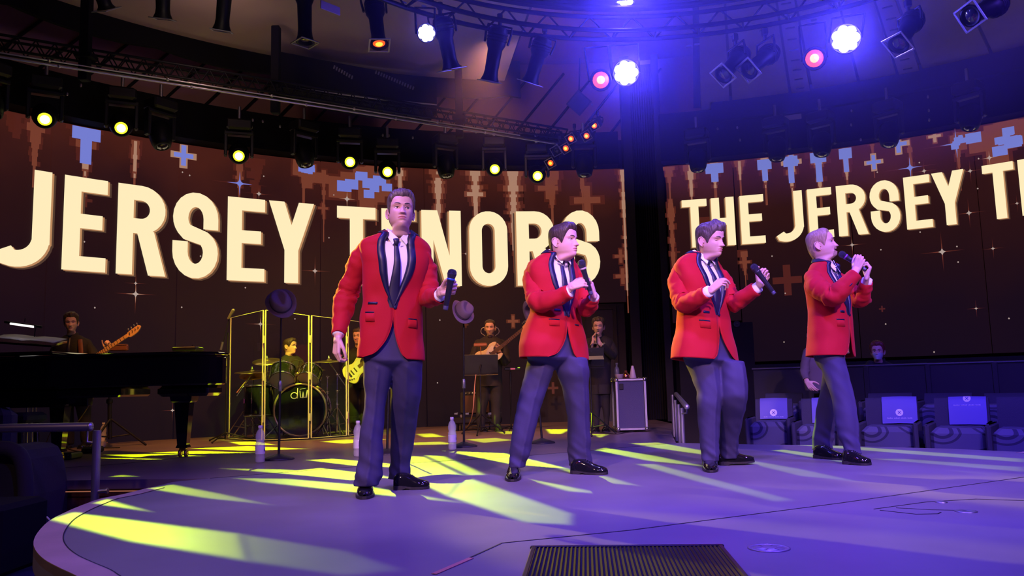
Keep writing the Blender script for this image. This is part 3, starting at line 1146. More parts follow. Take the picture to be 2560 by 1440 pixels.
for nm, m_, r_, f_, ln, tw in (('aimed down left, first right of the dark gap', (1838, 102), (1858, 132), (1808, 188), None, .2), ('aimed down left, second right of the dark gap', (1912, 88), (1932, 128), (1872, 176), None, .2),
                           ('pointing down, right of the far blue lamp', (2270, 18), (2288, 42), (2246, 112), None, .1), ('cut by the top right of the view', (2470, -22), (2500, 8), (2426, 40), None, .2)):
    a = CY(m_[0], m_[1], 3.1)
    profile('black profile spotlight ' + nm, a, P(r_[0], r_[1], a[1] + .02), P(f_[0], f_[1], a[1] - .12), ln, turn=tw)


def dome(label, mount, c, aim):               # short round lamp with an amber bulb showing
    t = thing('dome_lamp', label, 'stage light', tuple(mount), 'short amber lamps on the rail')
    A = axes_z(np.asarray(aim, float))
    b = MB()
    b.revolve([(.001, -.20), (.05, -.19), (.085, -.15), (.10, -.09), (.10, .0), (.088, .0), (.08, -.02)], c, A, 20, cap=False)
    b.build('housing', GLOSSK, t)
    m = MB()
    m.revolve([(.075, -.012), (.06, .012), (.03, .026), (.001, .030)], c, A, 18)
    o = m.build('lens', AMBL, t)
    m = MB()
    m.revolve([(.042, .018), (.03, .032), (.001, .042)], c, A, 14)
    m.build('lamp_heart', AMBC, o)
    y = MB()
    for s_ in (1, -1):
        y.tube([mount, mount + A[0] * s_ * .11, np.asarray(c) - A[2] * .09 + A[0] * s_ * .105], .009, 6)
    y.build('yoke', BLACK, t)
    return t


for nm, m_, c_ in (('beside the largest blue lamp', (1490, 118), (1502, 200)), ('left of the far blue lamp', (2030, 60), (2036, 146))):
    a = CY(m_[0], m_[1], 3.1)
    c = P(c_[0], c_[1], a[1] - .15)
    dome('round black lamp with glowing amber bulb ' + nm, a, c, CAMPOS + [0, 0, .4] - c)


def par(label, mount, c, r, n=7, ring=True):
    t = thing('led_lamp', label, 'stage light', tuple(mount), 'blue led wash lamps on the rail')
    aim = nrm(CAMPOS + np.array([.4, 0, .6]) - c)
    A = axes_z(aim)
    b = MB()
    b.revolve([(.001, -.16), (r * .8, -.15), (r * 1.1, -.08), (r * 1.18, .0), (r * 1.18, .02), (r * 1.08, .02), (r * 1.05, .004), (.001, .002)], c, A, 24)
    b.build('housing', GLOSSK, t)
    k = [(0, 0)] + [(math.cos(q), math.sin(q)) for q in np.linspace(0, 2 * PI, n, endpoint=False)]
    for x, y in k:
        m = MB()
        rr = r * .40
        m.revolve([(rr, .004), (rr * .95, .02), (rr * .5, .034), (.001, .038)], c + A[0] * x * r * .66 + A[1] * y * r * .66, A, 14)
        m.build('led_lens', BLUW, t)
    y = MB()
    for s_ in (1, -1):
        y.tube([mount, mount + A[0] * s_ * (r * 1.25), c - A[2] * .06 + A[0] * s_ * r * 1.2], .010, 6)
    y.build('yoke', BLACK, t)
    return t, A


BLUE_AT = []
for nm, m_, c_, r in (('nearest the middle rail, its lenses showing as a rosette', (1062, 20), (1066, 83), .068), ('brightest of all, left of the dark gap', (1560, 112), (1565, 182), .105), ('on the right rail before the planks', (2120, 40), (2114, 97), .108), ('at the very top middle of the view', (1562, -60), (1563, -10), .09)):
    a = CY(m_[0], m_[1], 3.1)
    c = P(c_[0], c_[1], a[1] - .16)
    t, A = par('blue white led lamp ' + nm, a, c, r)
    BLUE_AT.append((c + A[2] * .12, r))
for c, r in BLUE_AT:
    point('led_glow', c, (.10, .07, 1.0), 14 if r < .08 else 120, .05)

# straight trusses, pipes and their hangers in front of the screens
zt = 4.66
pa, pb = G(-60, 112, zt), G(1420, 349, zt)
tt = thing('box_truss', 'long straight lattice truss hung before the left screen', 'truss', tuple((pa + pb) / 2))
e = nrm(pb - pa)
L_ = np.linalg.norm(pb - pa)
nrml = nrm(np.cross([0, 0, 1.0], e))
for dz, dn in ((0, 0), (.17, 0), (0, .17), (.17, .17)):
    mb = MB()
    mb.rod(pa + [0, 0, dz] + nrml * dn, pb + [0, 0, dz] + nrml * dn, .018, 8)
    mb.build('chord', GLOSSK, tt)
nb = 84
for i in range(nb):
    mb = MB()
    a, b = pa + e * L_ * i / nb, pa + e * L_ * (i + 1) / nb
    z0, z1 = (0, .17) if i % 2 else (.17, 0)
    mb.rod(a + [0, 0, z0], b + [0, 0, z1], .0085, 5)
    mb.rod(a + [0, 0, z0] + nrml * .17, b + [0, 0, z1] + nrml * .17, .0085, 5)
    mb.build('lattice_brace', GLOSSK, tt)
for nm, za, a, b, r_ in (('bright metal pipe running under the lattice truss', 4.46, (-60, 133), (1432, 366), .013), ('thinner metal pipe between truss and bright pipe', 4.55, (-60, 122), (1300, 338), .009)):
    mb = MB()
    p, q = G(*a, za), G(*b, za)
    mb.rod(p, q, r_, 8)
    for k in (.1, .28, .46, .62, .8):
        c = p + (q - p) * k
        mb.ball(c, .022, 8, 6)
    o = mb.build('rigging_pipe', ALU, None, org=tuple((p + q) / 2))
    o['label'], o['category'] = nm, 'pipe'
for nm, px, y0, y1 in (('left', 215, 62, 152), ('right', 1148, 225, 305), ('middle', 690, 130, 240)):
    a = G(px, y1, zt)
    mb = MB()
    b = P(px - 1, y0 - 20, a[1])
    mb.box((a + b) / 2, (.11, .11, np.linalg.norm(b - a) + .5), None, .01)
    mb.box(a + [0, 0, .05], (.2, .2, .06), None, .01)
    o = mb.build('hanger_post', MATTE, None, org=tuple(a))
    o['label'], o['category'] = 'square black hanger post at the %s of the lattice truss' % nm, 'post'
# the dark machine box hung over the truss, with two ladders of slots
a, b = P(692, 150, 11.2), P(1092, 300, 12.6)
bx = thing('projector_box', 'bulky black equipment housing over the middle of the lattice truss', 'housing', tuple((a + b) / 2))
mb = MB()
f0 = [P(694, 128, 11.4), P(1092, 205, 12.4), P(1092, 282, 12.4), P(930, 262, 12.0), P(694, 218, 11.4)]
mb.prism(f0, np.array([-.2, .55, 0]))
mb.build('shell', MATTE, bx)
SLOT = mat('slot grey', (.16, .16, .22), .5)
for p0, p1, n_ in (((838, 172), (882, 197), 8), ((942, 184), (1034, 224), 15)):
    for k in range(n_):
        f = k / (n_ - 1)
        c = P(p0[0] + (p1[0] - p0[0]) * f, p0[1] + (p1[1] - p0[1]) * f, 11.35 + .0025 * (p0[0] + (p1[0] - p0[0]) * f - 694))
        mb = MB()
        mb.box(c - [0, .06, 0], (.022, .02, .055), [[.94, 0, -.3], [0, 1, 0], [.3, 0, .94]], .004)
        mb.build('slot', SLOT, bx)
mb = MB()
mb.tube([P(706, 216, 11.3), P(940, 247, 11.9), P(1092, 262, 12.3)], .012, 6)
mb.build('edge_trim', STEEL, bx)


def mover(label, lens, aim, on, s=1.0):
    lens = np.asarray(lens, float)
    A = axes_z(np.asarray(aim, float) - lens)
    t = thing('moving_head', label, 'stage light', tuple(lens + [0, 0, .5]), 'moving heads along the top of the screens')
    h = MB()
    h.revolve([(.001, -.36), (.10, -.355), (.145, -.31), (.15, -.16), (.135, -.06), (.115, .0), (.085, .012), (.085, .0), (.001, -.004)], lens, A, 20)
    h.build('head', GLOSSK, t)
    m = MB()
    m.revolve([(.080, .0), (.072, .012), (.045, .022), (.001, .026)], lens, A, 20)
    o = m.build('lens', YELL if on else LENSD, t)
    if on:
        m = MB()
        m.revolve([(.055, .020), (.03, .030), (.001, .032)], lens, A, 16)
        m.build('lamp_heart', YELC, o)
    y = MB()
    c = lens - A[2] * .19
    x = nrm(np.cross(A[2], [0, 0, 1.0]))
    topc = c + [0, 0, .30]
    for s_ in (1, -1):
        y.box((c + topc) / 2 + x * s_ * .185, (.05, .11, .40), [x, np.cross([0, 0, 1.0], x), [0, 0, 1]], .015)
    y.box(topc, (.42, .13, .06), [x, np.cross([0, 0, 1.0], x), [0, 0, 1]], .015)
    y.build('yoke', BLACK, t)
    b = MB()
    b.box(topc + [0, 0, .12], (.36, .30, .17), [x, np.cross([0, 0, 1.0], x), [0, 0, 1]], .03)
    b.build('base', BLACK, t)
    k = MB()
    k.rod(topc + [0, 0, .18], topc + [0, 0, .42], .024, 8)
    k.build('clamp', STEEL, t)
    return lens + A[2] * .10


HEADS = {}
mv = [(-20, 290, 0), (112, 298, 1), (303, 320, 1), (406, 366, 0), (597, 390, 1), (765, 412, 0), (875, 405, 1), (969, 430, 1), (1117, 440, 0), (1237, 423, 1), (1344, 440, 1), (1462, 438, 0), (1745, 425, 0), (1942, 398, 0), (2054, 386, 0), (2222, 362, 0), (2424, 320, 0)]
names = ['first', 'second', 'third', 'fourth', 'fifth', 'sixth', 'seventh', 'eighth', 'ninth', 'tenth', 'eleventh', 'twelfth', 'thirteenth', 'fourteenth', 'fifteenth', 'sixteenth', 'seventeenth']
for i, (px, py, on) in enumerate(mv):
    c = CY(px, py, 9.0)
    aim = (CC[0] * .6 + c[0] * .4 - .3, 3.5, 0) if on else c + np.array([(CC[0] - c[0]) * .05, -.2, -1.0])
    HEADS[px] = mover('black moving head lamp, %s from left, %s' % (names[i], 'its lens lit yellow green' if on else 'unlit and pointing down'), c, aim, on)
# side boom with small amber profiles in the corner left of the gap
b0, b1 = P(1352, 430, 12.4), P(1502, 290, 12.0)
mb = MB()
mb.rod(b0, b1, .02, 8)
o = mb.build('side_boom', BLACK, None, org=tuple((b0 + b1) / 2))
o['label'], o['category'] = 'slanting black boom pipe carrying six small amber lamps', 'pipe'
for i, (px, py, on) in enumerate(((1376, 408, 1), (1390, 377, 0), (1414, 371, 1), (1427, 347, 1), (1466, 340, 1), (1485, 314, 1))):
    c = P(px, py, 12.1)
    d = nrm(np.array([-.45, -1, -.55]))
    profile('small %s lamp on the slanting boom, %s from its foot' % ('amber' if on else 'dim', names[i]), c - d * .20 + [0, 0, .13], c - d * .26, c, AMBL if on else LENSD, True, .78, .35, grp='small lamps on the slanting boom')
mb = MB()
c = P(1447, 257, 9.5)
d = axes_z(np.array([-.2, -1, -.25]))
mb.box(c, (.20, .20, .012), [nrm(d[0] + d[1]), nrm(d[1] - d[0]), d[2]], .004)
mb.box(c - d[2] * .012, (.222, .222, .008), [nrm(d[0] + d[1]), nrm(d[1] - d[0]), d[2]], .003)
mb.rod(c - d[2] * .01, c - d[2] * .3 + [0, 0, .6], .010, 6)
o = mb.build('reflector_plate', mat('dark plate', (.10, .10, .16), .3, .4), None, org=tuple(c))
o['label'], o['category'] = 'square dark plate turned on its corner, hung below the amber lamp', 'plate'
# white label plates on the right fascia and the near rail
for nm, px, py, Y_, sz in (('pale blank plate fixed to the dark fascia above the right screen', 1982, 293, 11.6, (.27, .012, .085)), ('pale blank plate on the rail beside the fourth spotlight', 826, 20, 6.7, (.20, .012, .075))):
    c = P(px, py, Y_)
    mb = MB()
    if px > 1500:
        c = CY(px, py, 9.5)
    e = nrm(np.array([c[1] - CC[1], -(c[0] - CC[0]), 0]))
    mb.box(c, sz, [e, np.cross([0, 0, 1.0], e), [0, 0, 1]], .004)
    o = mb.build('blank_plate', mat('pale plate', (.45, .40, .36), .6), None, org=tuple(c))
    o['label'], o['category'] = nm, 'plate'
# safety hooks and clamps glinting on the fascia
mb = MB()
rng2 = random.Random(5)
for px, py in ((202, 213), (390, 187), (136, 219), (168, 235), (329, 263), (632, 300), (657, 303), (629, 318), (700, 316), (857, 329), (875, 329), (896, 352), (957, 338), (972, 339), (1032, 344), (1190, 330), (1480, 262), (1738, 330), (1764, 328), (1794, 322), (1843, 319), (1850, 350), (2129, 277), (2128, 312), (2320, 242), (2322, 276), (2323, 300), (2152, 349), (2455, 292)):
    c = CY(px, py, 9.40)
    mb.ball(c, (.018, .018, .028), 8, 6)
o = mb.build('fascia_fittings', STEEL, None, kind='stuff')
o['label'], o['category'] = 'tiny metal hooks and clamps glinting along the dark fascia', 'fittings'
# haze hanging round the blue lamps
hz = bpy.data.materials.new('haze')
hz.use_nodes = True
nt = hz.node_tree
for n in list(nt.nodes):
    if n.type == 'BSDF_PRINCIPLED':
        nt.nodes.remove(n)
vs = nt.nodes.new('ShaderNodeVolumeScatter')
vs.inputs['Color'].default_value = (.50, .46, 1, 1)
vs.inputs['Anisotropy'].default_value = 0.25
tcn, grd, mpn, mul = (nt.nodes.new('ShaderNode' + q) for q in ('TexCoord', 'TexGradient', 'Mapping', 'Math'))
grd.gradient_type = 'SPHERICAL'
mpn.inputs['Scale'].default_value = (1 / 5.2, 1 / 2.6, 1 / 2.3)
nt.links.new(tcn.outputs['Object'], mpn.inputs[0])
nt.links.new(mpn.outputs[0], grd.inputs[0])
mul.operation = 'MULTIPLY'
nt.links.new(grd.outputs['Fac'], mul.inputs[0])
mul.inputs[1].default_value = 0.34
nt.links.new(mul.outputs[0], vs.inputs['Density'])
nt.links.new(vs.outputs[0], [n for n in nt.nodes if n.type == 'OUTPUT_MATERIAL'][0].inputs['Volume'])
hc = np.array([2.3, 7.4, 4.55])
mb = MB()
mb.ball(hc, (5.2, 2.6, 2.3), 40, 24)
o = mb.build('haze', hz, None, org=tuple(hc), kind='stuff')
o['label'], o['category'] = 'blue lit stage haze hanging round the rail lamps', 'haze'

# ================================================================== patterned beams of the yellow moving heads
def fl(pxs, gain=1.0, z=0.0):
    return ([tuple(G(x, y, z)[:2]) for x, y in pxs], gain)


YEL = (.70, 1.0, .0)
gobo('yellow_beam', HEADS[303], [fl([(124, 1300), (182, 1282), (600, 1334), (620, 1403), (330, 1353)]), fl([(600, 1334), (870, 1378), (1010, 1425), (860, 1440), (620, 1403)], .55),
     fl([(235, 1259), (268, 1249), (365, 1277)]), fl([(372, 1222), (430, 1211), (560, 1236), (676, 1262), (520, 1246)], .75), fl([(275, 1192), (303, 1187), (342, 1191)]), fl([(72, 1152), (95, 1147), (156, 1156), (140, 1161)])], YEL, 3300, (-2, 4.5, 0))
gobo('yellow_beam', HEADS[875], [fl([(1028, 1140), (1062, 1142), (1160, 1190), (1120, 1240), (1000, 1182)]), fl([(1160, 1190), (1430, 1284), (1428, 1312), (1310, 1306), (1120, 1240)]),
     fl([(585, 1195), (720, 1197), (900, 1213), (1190, 1262), (1000, 1242), (700, 1213)], .35), fl([(555, 1171), (700, 1173), (900, 1186), (1010, 1196), (800, 1192)], .6), fl([(690, 1181), (800, 1170), (960, 1190), (880, 1200)], .8),
     fl([(768, 1150), (832, 1147), (965, 1158), (1060, 1172), (880, 1163)]), fl([(1062, 1138), (1110, 1140), (1215, 1187), (1170, 1188)])], YEL, 9500, (-.3, 5.5, 0))
gobo('yellow_beam', HEADS[1237], [fl([(1110, 1127), (1260, 1133), (1420, 1172), (1280, 1160)]), fl([(1400, 1172), (1480, 1180), (1600, 1215), (1500, 1206)], .4), fl([(1575, 1108), (1645, 1106), (1760, 1127), (1760, 1137), (1640, 1120)]),
     fl([(1487, 1125), (1512, 1119), (1640, 1140), (1770, 1167), (1620, 1152)]), fl([(1590, 1160), (1640, 1160), (1850, 1215), (1985, 1250), (1935, 1254), (1740, 1203)], .6), fl([(1290, 1190), (1400, 1212), (1560, 1240), (1420, 1228)], .25),
     fl([(1365, 1073), (1426, 1073), (1402, 1085), (1375, 1084)]), fl([(1476, 1085), (1522, 1086), (1500, 1094)]), fl([(1440, 1078), (1490, 1079), (1470, 1082)])], YEL, 8000, (.8, 6.5, 0))
gobo('yellow_beam', HEADS[1344], [fl([(1985, 1112), (2060, 1111), (2560, 1147), (2560, 1156), (2300, 1137)], .8), fl([(1930, 1126), (1960, 1124), (2110, 1144), (2240, 1164), (2100, 1155)]), fl([(2180, 1147), (2260, 1147), (2560, 1168), (2560, 1180)], .6),
     fl([(1800, 1140), (1860, 1142), (2000, 1172), (2250, 1215), (2000, 1190)], .5), fl([(2240, 1168), (2400, 1178), (2560, 1195), (2560, 1203)], .35)], YEL, 8000, (2.6, 6.5, 0))
gobo('yellow_beam', HEADS[597], [fl([(95, 1143), (200, 1140), (330, 1145), (560, 1147), (480, 1151), (180, 1147)]), fl([(262, 1137), (400, 1134), (512, 1140), (330, 1143)]), fl([(375, 1131), (500, 1127), (640, 1132), (460, 1135)]), fl([(475, 1121), (620, 1115), (770, 1122), (620, 1127)]),
     fl([(575, 1105), (640, 1104), (690, 1112), (600, 1112)]), fl([(800, 1104), (860, 1098), (970, 1098), (860, 1109)]), fl([(1040, 1085), (1080, 1083), (1112, 1092), (1060, 1093)]), fl([(1163, 1098), (1240, 1095), (1285, 1100), (1210, 1107)]), fl([(980, 1108), (1100, 1104), (1140, 1110), (1020, 1113)]), fl([(1240, 1078), (1275, 1077), (1300, 1084), (1260, 1086)])], YEL, 8500, (-2, 9, 0))

# ================================================================== people
SKIN = mat('skin', (0.70, 0.43, 0.33), 0.5, bump=(240, 0.05))
LIP = mat('lips', (0.55, 0.22, 0.20), 0.4)
STUB = mat('stubble skin', (0.42, 0.27, 0.22), 0.6)
MOUTH = mat('mouth inside', (0.10, 0.02, 0.02), 0.5)
TEETH = mat('teeth', (0.85, 0.82, 0.76), 0.3)
EYEW = mat('eye white', (0.80, 0.78, 0.76), 0.2)
IRIS = mat('iris', (0.05, 0.035, 0.03), 0.1)


def hairmat(name, c1, c2):
    return mat(name, c1, 0.45, var=(6, c2, (18, 18, 4)), bump=(90, 0.5, (1.5, 1.5, 0.35)))


HAIR_DK = hairmat('dark brown hair', (0.035, 0.022, 0.016), (0.075, 0.048, 0.035))
HAIR_BR = hairmat('brown hair', (0.060, 0.045, 0.040), (0.14, 0.105, 0.092))
HAIR_BL = hairmat('dark blond hair', (0.30, 0.20, 0.11), (0.46, 0.32, 0.20))
HAIR_RED = hairmat('reddish hair', (0.15, 0.03, 0.02), (0.22, 0.05, 0.03))
VELVET = mat('red velvet', (0.44, 0.005, 0.013), 0.8, sheen=0.05, spec=0.3, bump=(260, 0.12))
SATIN = mat('navy satin', (0.009, 0.010, 0.040), 0.40, spec=0.4)
TROUS = mat('navy trouser cloth', (0.038, 0.033, 0.095), 0.8, bump=(300, 0.1))
SHIRTM = mat('white shirt cotton', (0.95, 0.95, 0.95), 0.7, bump=(30, 0.08))
TIE = mat('dark navy tie', (0.012, 0.012, 0.035), 0.45)
PATENT = mat('black patent leather', (0.008, 0.008, 0.010), 0.06, coat=1.0)
SOLE = mat('shoe sole', (0.02, 0.018, 0.018), 0.5)
LACE = mat('shoe lace', (0.02, 0.02, 0.025), 0.6)
DARKSHIRT = mat('black shirt cloth', (0.012, 0.011, 0.013), 0.8, bump=(40, 0.25))
DARKTR = mat('black trouser cloth', (0.014, 0.013, 0.016), 0.85, bump=(40, 0.2))


def g1(x, s):
    return np.exp(-(x / s) ** 2 * 0.5)


_HZ = [-.15, -.05, -.018, -.004, .012, .04, .07, .10, .118, .14, .165, .19, .207, .219, .226]
_HF = [.048, .038, .042, .074, .090, .094, .094, .093, .093, .097, .096, .084, .066, .040, .004]
_HB = [.070, .066, .070, .074, .078, .086, .093, .098, .099, .099, .097, .087, .070, .044, .004]
_HW = [.064, .053, .051, .050, .047, .0585, .068, .0715, .0735, .075, .0755, .070, .058, .037, .004]
_HN = [2.0, 2.0, 2.0, 1.9, 1.85, 1.95, 2.1, 2.2, 2.3, 2.35, 2.3, 2.2, 2.1, 2.0, 2.0]


class Head:
    def __init__(s, smile=0.0, open_=0.0, jaw=1.0, nose=1.0):
        s.smile, s.open, s.jaw, s.nose = smile, open_, jaw, nose

    def feat(s, x, z):
        ax = np.abs(x)
        t = np.clip((z - .074) / .050, 0, 1)
        h = (.020 * (1 - t) ** 0.9 + .003 * (z < .13)) * s.nose
        h = np.where(z < .074, .0225 * s.nose * g1(z - .074, .0042), h)
        h = np.where(z > .124, h * g1(z - .124, .006), h)
        wd = .0080 + .0045 * (1 - t)
        d = h * np.exp(-(ax / wd) ** 2.4 * 0.6)
        d = d + .008 * g1(ax - .0125, .0048) * g1(z - .0765, .0055)
        zc = .048 + s.smile * .006 * (x / .025) ** 2
        d = d + .006 * g1(z - .054, .022) * g1(x, .030)
        op = s.open * .011
        d = d + .0045 * g1(z - zc - .0060 - op * .4, .0034) * np.exp(-(x / .021) ** 4) + .0058 * g1(z - zc + .0068 + op, .0045) * np.exp(-(x / .018) ** 4)
        d = d - .0040 * g1(z - zc, .0022) * np.exp(-(x / .0225) ** 6)
        if s.open:
            d = d - .020 * s.open * g1(z - zc + op * .3, .0050) * g1(x, .016)
        d = d - .0020 * g1(z - .031, .004) * g1(x, .02)
        d = d - .0115 * g1(ax - .031, .0145) * g1(z - .113, .0105)
        d = d + .0055 * g1(ax - .027, .019) * g1(z - .1315, .006)
        d = d + .0050 * g1(ax - .046, .016) * g1(z - .090, .014)
        d = d - .0020 * g1(ax - .030 - .01 * s.smile, .006) * g1(z - .060, .016)
        d = d + .0060 * g1(x, .015) * g1(z - .012, .011)
        if s.smile > .5:
            d = d + .004 * g1(ax - .040, .012) * g1(z - .078, .012)
        return d

    def pos(s, th, z):
        th, z = np.asarray(th, float), np.asarray(z, float)
        fr, bk, hw, n = (pchip(_HZ, q, z) for q in (_HF, _HB, _HW, _HN))
        hw = hw * (1 + (s.jaw - 1) * np.clip((z + .03) / .03, 0, 1) * np.clip((.09 - z) / .06, 0, 1))
        sn, cs = np.sin(th), np.cos(th)
        x = hw * np.sign(sn) * np.abs(sn) ** (2 / n)
        y = np.where(cs > 0, fr, bk) * np.sign(cs) * np.abs(cs) ** (2 / n)
        y = y + s.feat(x, z) * np.clip(cs * 2.5, 0, 1) * (z > -.02)
        return np.stack([x, y, z], -1)

    def surf(s, x, z):
        fr, hw, n = (float(pchip(_HZ, q, z)) for q in (_HF, _HW, _HN))
        return fr * (1 - (abs(x) / hw) ** n) ** (1 / n) + float(s.feat(np.array(x), np.array(z)))


_HLT = [0, 14, 28, 42, 54, 63, 70, 76, 82, 90, 106, 116, 130, 150, 180]


def build_head(body, hd, T, sp):
    """adds the head to the body builder; returns builders for hair, brows, eyes..."""
    NT, NZ = sp.get('nt', 92), sp.get('nz', 96)
    t = np.linspace(-PI, PI, NT, endpoint=False)
    th = t - 0.42 * np.sin(t)
    zz = np.concatenate([np.linspace(-.15, .02, 16)[:-1], np.linspace(.02, .145, NZ - 34)[:-1], np.linspace(.145, .2259, 20)])
    rings = [hd.pos(th, np.full(NT, z)) for z in zz]
    R = np.array(rings)
    k0 = len(body.f)
    v0 = len(body.v)
    body.loft(T(R), True, False, True, 0)
    zc = .048
    op = hd.open * .011
    for i in range(len(zz) - 1):
        for j in range(NT):
            c = (R[i, j] + R[i + 1, (j + 1) % NT]) / 2
            x, z = c[0], c[2]
            if c[1] < 0.02:
                continue
            q = zc + hd.smile * .006 * (x / .025) ** 2
            dz = z - q
            wlim = 1 - (abs(x) / .0255) ** 2
            if wlim > 0:
                if hd.open and -op * 1.5 < dz < op * .75 and abs(x) < .019:
                    body.m[k0 + i * NT + j] = 4 if dz > op * .1 else 3
                    continue
                if -(.0105 + op) * wlim ** .7 < dz < (.0085 + op * .5) * wlim ** .7:
                    body.m[k0 + i * NT + j] = 1
                    continue
            if sp.get('stubble') and z < .072 - .012 * (abs(x) < .012) + abs(x) * .25 and z > -.012 and (sp['stubble'] == 'full' or abs(x) < .03):
                body.m[k0 + i * NT + j] = 2
    # ears
    for sx in (-1, 1):
        e = [(.004, .116), (.000, .128), (-.014, .134), (-.028, .126), (-.031, .108), (-.025, .090), (-.014, .076), (-.002, .070), (.004, .080)]
        pts = np.array([[sx * (.0730 + .013 * (max(-y, 0) / .03)), y - .006, z - .004] for y, z in e])
        body.tube(T(smooth_path(pts, 26)), .0040, 7)
        pr = []
        for a in np.linspace(0, 2 * PI, 14, endpoint=False):
            yy, z2 = -.012 + .015 * math.cos(a), .098 + .030 * math.sin(a)
            pr.append([sx * (.071 + .009 * (max(-yy, 0) / .03)), yy - .006, z2])
        pr = np.array(pr)
        body.loft([T(pr), T(pr + np.array([sx * .004, 0, 0]))], smooth=True)
        body.ball(T(np.array([[sx * .0745, .000, .094]]))[0], .0055, 8, 6)
    out = {}
    # hair
    hl = np.array(sp.get('hairline', [.180, .184, .184, .172, .150, .126, .102, .088, .108, .124, .126, .100, .035, .012, .010]))
    t = np.linspace(-PI, PI, 120, endpoint=False)
    NV = 34
    H = MB()
    zl = pchip(_HLT, hl, np.abs(np.degrees(t)))
    rows = []
    th_, qf, sd = sp.get('thick', .014), sp.get('quiff', .012), sp.get('side', .007)
    part = sp.get('part', 0.5)
    cen = np.array([0, -.01, .10])
    for v in np.linspace(0, 1, NV):
        z = zl + (0.2258 - zl) * (v ** 0.9)
        p = hd.pos(t, z)
        dirn = p - cen
        dirn /= np.linalg.norm(dirn, axis=1, keepdims=True)
        topw = np.clip((z - .13) / .07, 0, 1)
        front = np.clip(np.cos(t) * 1.3, 0, 1) * topw
        rise = 1 - np.exp(-(z - zl) / sp.get('rise', .012))
        tk = (sd + (th_ - sd) * topw + qf * front ** 1.2 * (1 - 0.55 * np.clip((v - .55) / .45, 0, 1))) * rise
        an = np.array([nz(p_[0] * 55 + 3 * p_[2] * sp.get('swirl', 8), p_[1] * 22, p_[2] * 14 + sp.get('seed', 0)) + 0.6 * nz(p_[0] * 120 + p_[2] * 20, p_[1] * 50, sp.get('seed', 0) + p_[2] * 30) for p_ in p])
        tk = tk * (1 + sp.get('mess', .35) * an) + .0012
        q = p + dirn * tk[:, None]
        q[:, 1] += qf * .5 * front * rise
        q[:, 2] += qf * .6 * front * rise
        q[:, 0] += sp.get('sweep', 0) * front * rise
        q[:, 2] += sp.get('fringe', 0) * front * (1 - v) * -1
        rows.append(q)
    base = hd.pos(t, zl) - 0.003 * (hd.pos(t, zl) - cen) / .1
    rows = [base] + rows
    if not sp.get('bald'):
        H.loft(T(np.array(rows)), True, False, True)
    out['hair'] = H
    B = MB()
    for sx in (-1, 1):
        x = np.linspace(.012, .047, 9)
        z = .1325 + .006 * np.sin((x - .012) / .035 * 2.2) + sp.get('brow', 0)
        pts = np.array([[sx * a, hd.surf(a, b) + .0012, b] for a, b in zip(x, z)])
        B.tube(T(pts), [.0016, .0030, .0034, .0036, .0035, .0032, .0028, .0022, .001], 7, up=T.vec((0, 0, 1)), flat=1.0)
    out['eyebrows'] = B
    E, L = MB(), MB()
    gx, gz = sp.get('gaze', (0, 0))
    for sx in (-1, 1):
        x0 = sx * .0315
        ys = hd.surf(x0, .1135)
        A = np.array([T.vec((.0150, 0, 0)), T.vec((0, .0105, 0)), T.vec((0, 0, .0070 if not sp.get('closed') else .0066))])
        c = T(np.array([[x0, ys - .0062, .1135]]))[0]
        E.ball(c, 1.0, 14, 10, A, 0 if not sp.get('closed') else 2)
        if not sp.get('closed'):
            ci = T(np.array([[x0 + gx, ys + .0010 - abs(gx) * .3, .1135 + gz]]))[0]
            A2 = np.array([T.vec((.0066, 0, 0)), T.vec((0, .0046, 0)), T.vec((0, 0, .0062))])
            E.ball(ci, 1.0, 12, 8, A2, 1)
        xs = np.linspace(-.0155, .0155, 9)
        zt = .1135 + (.0066 if not sp.get('closed') else -.0035) * (1 - (xs / .0155) ** 2) * (1 if not sp.get('closed') else 1)
        pts = np.array([[x0 + a, max(hd.surf(x0 + a, b), ys - .0062 + .0105 * math.sqrt(max(0, 1 - (a / .0155) ** 2 - ((b - .1135) / .008) ** 2 * .9))) + .0006, b] for a, b in zip(xs, zt)])
        L.tube(T(pts), [.0006, .0012, .0014, .0015, .0015, .0015, .0014, .0012, .0006], 6)
        if not sp.get('closed'):         # skin fold of the upper lid
            pts2 = pts.copy()
            lid = np.array([[x0 + a, pts[i][0] * 0 + hd.surf(x0 + a, .1135 + .0098 * (1 - (a / .018) ** 2)) + .0002, .1135 + .0100 * (1 - (a / .018) ** 2)] for i, a in enumerate(xs)])
            E.tube(T(lid), [.001, .002, .0026, .0028, .0028, .0028, .0026, .002, .001], 7, mi=2)
    out['eyes'] = E
    out['eyelashes'] = L
    return out


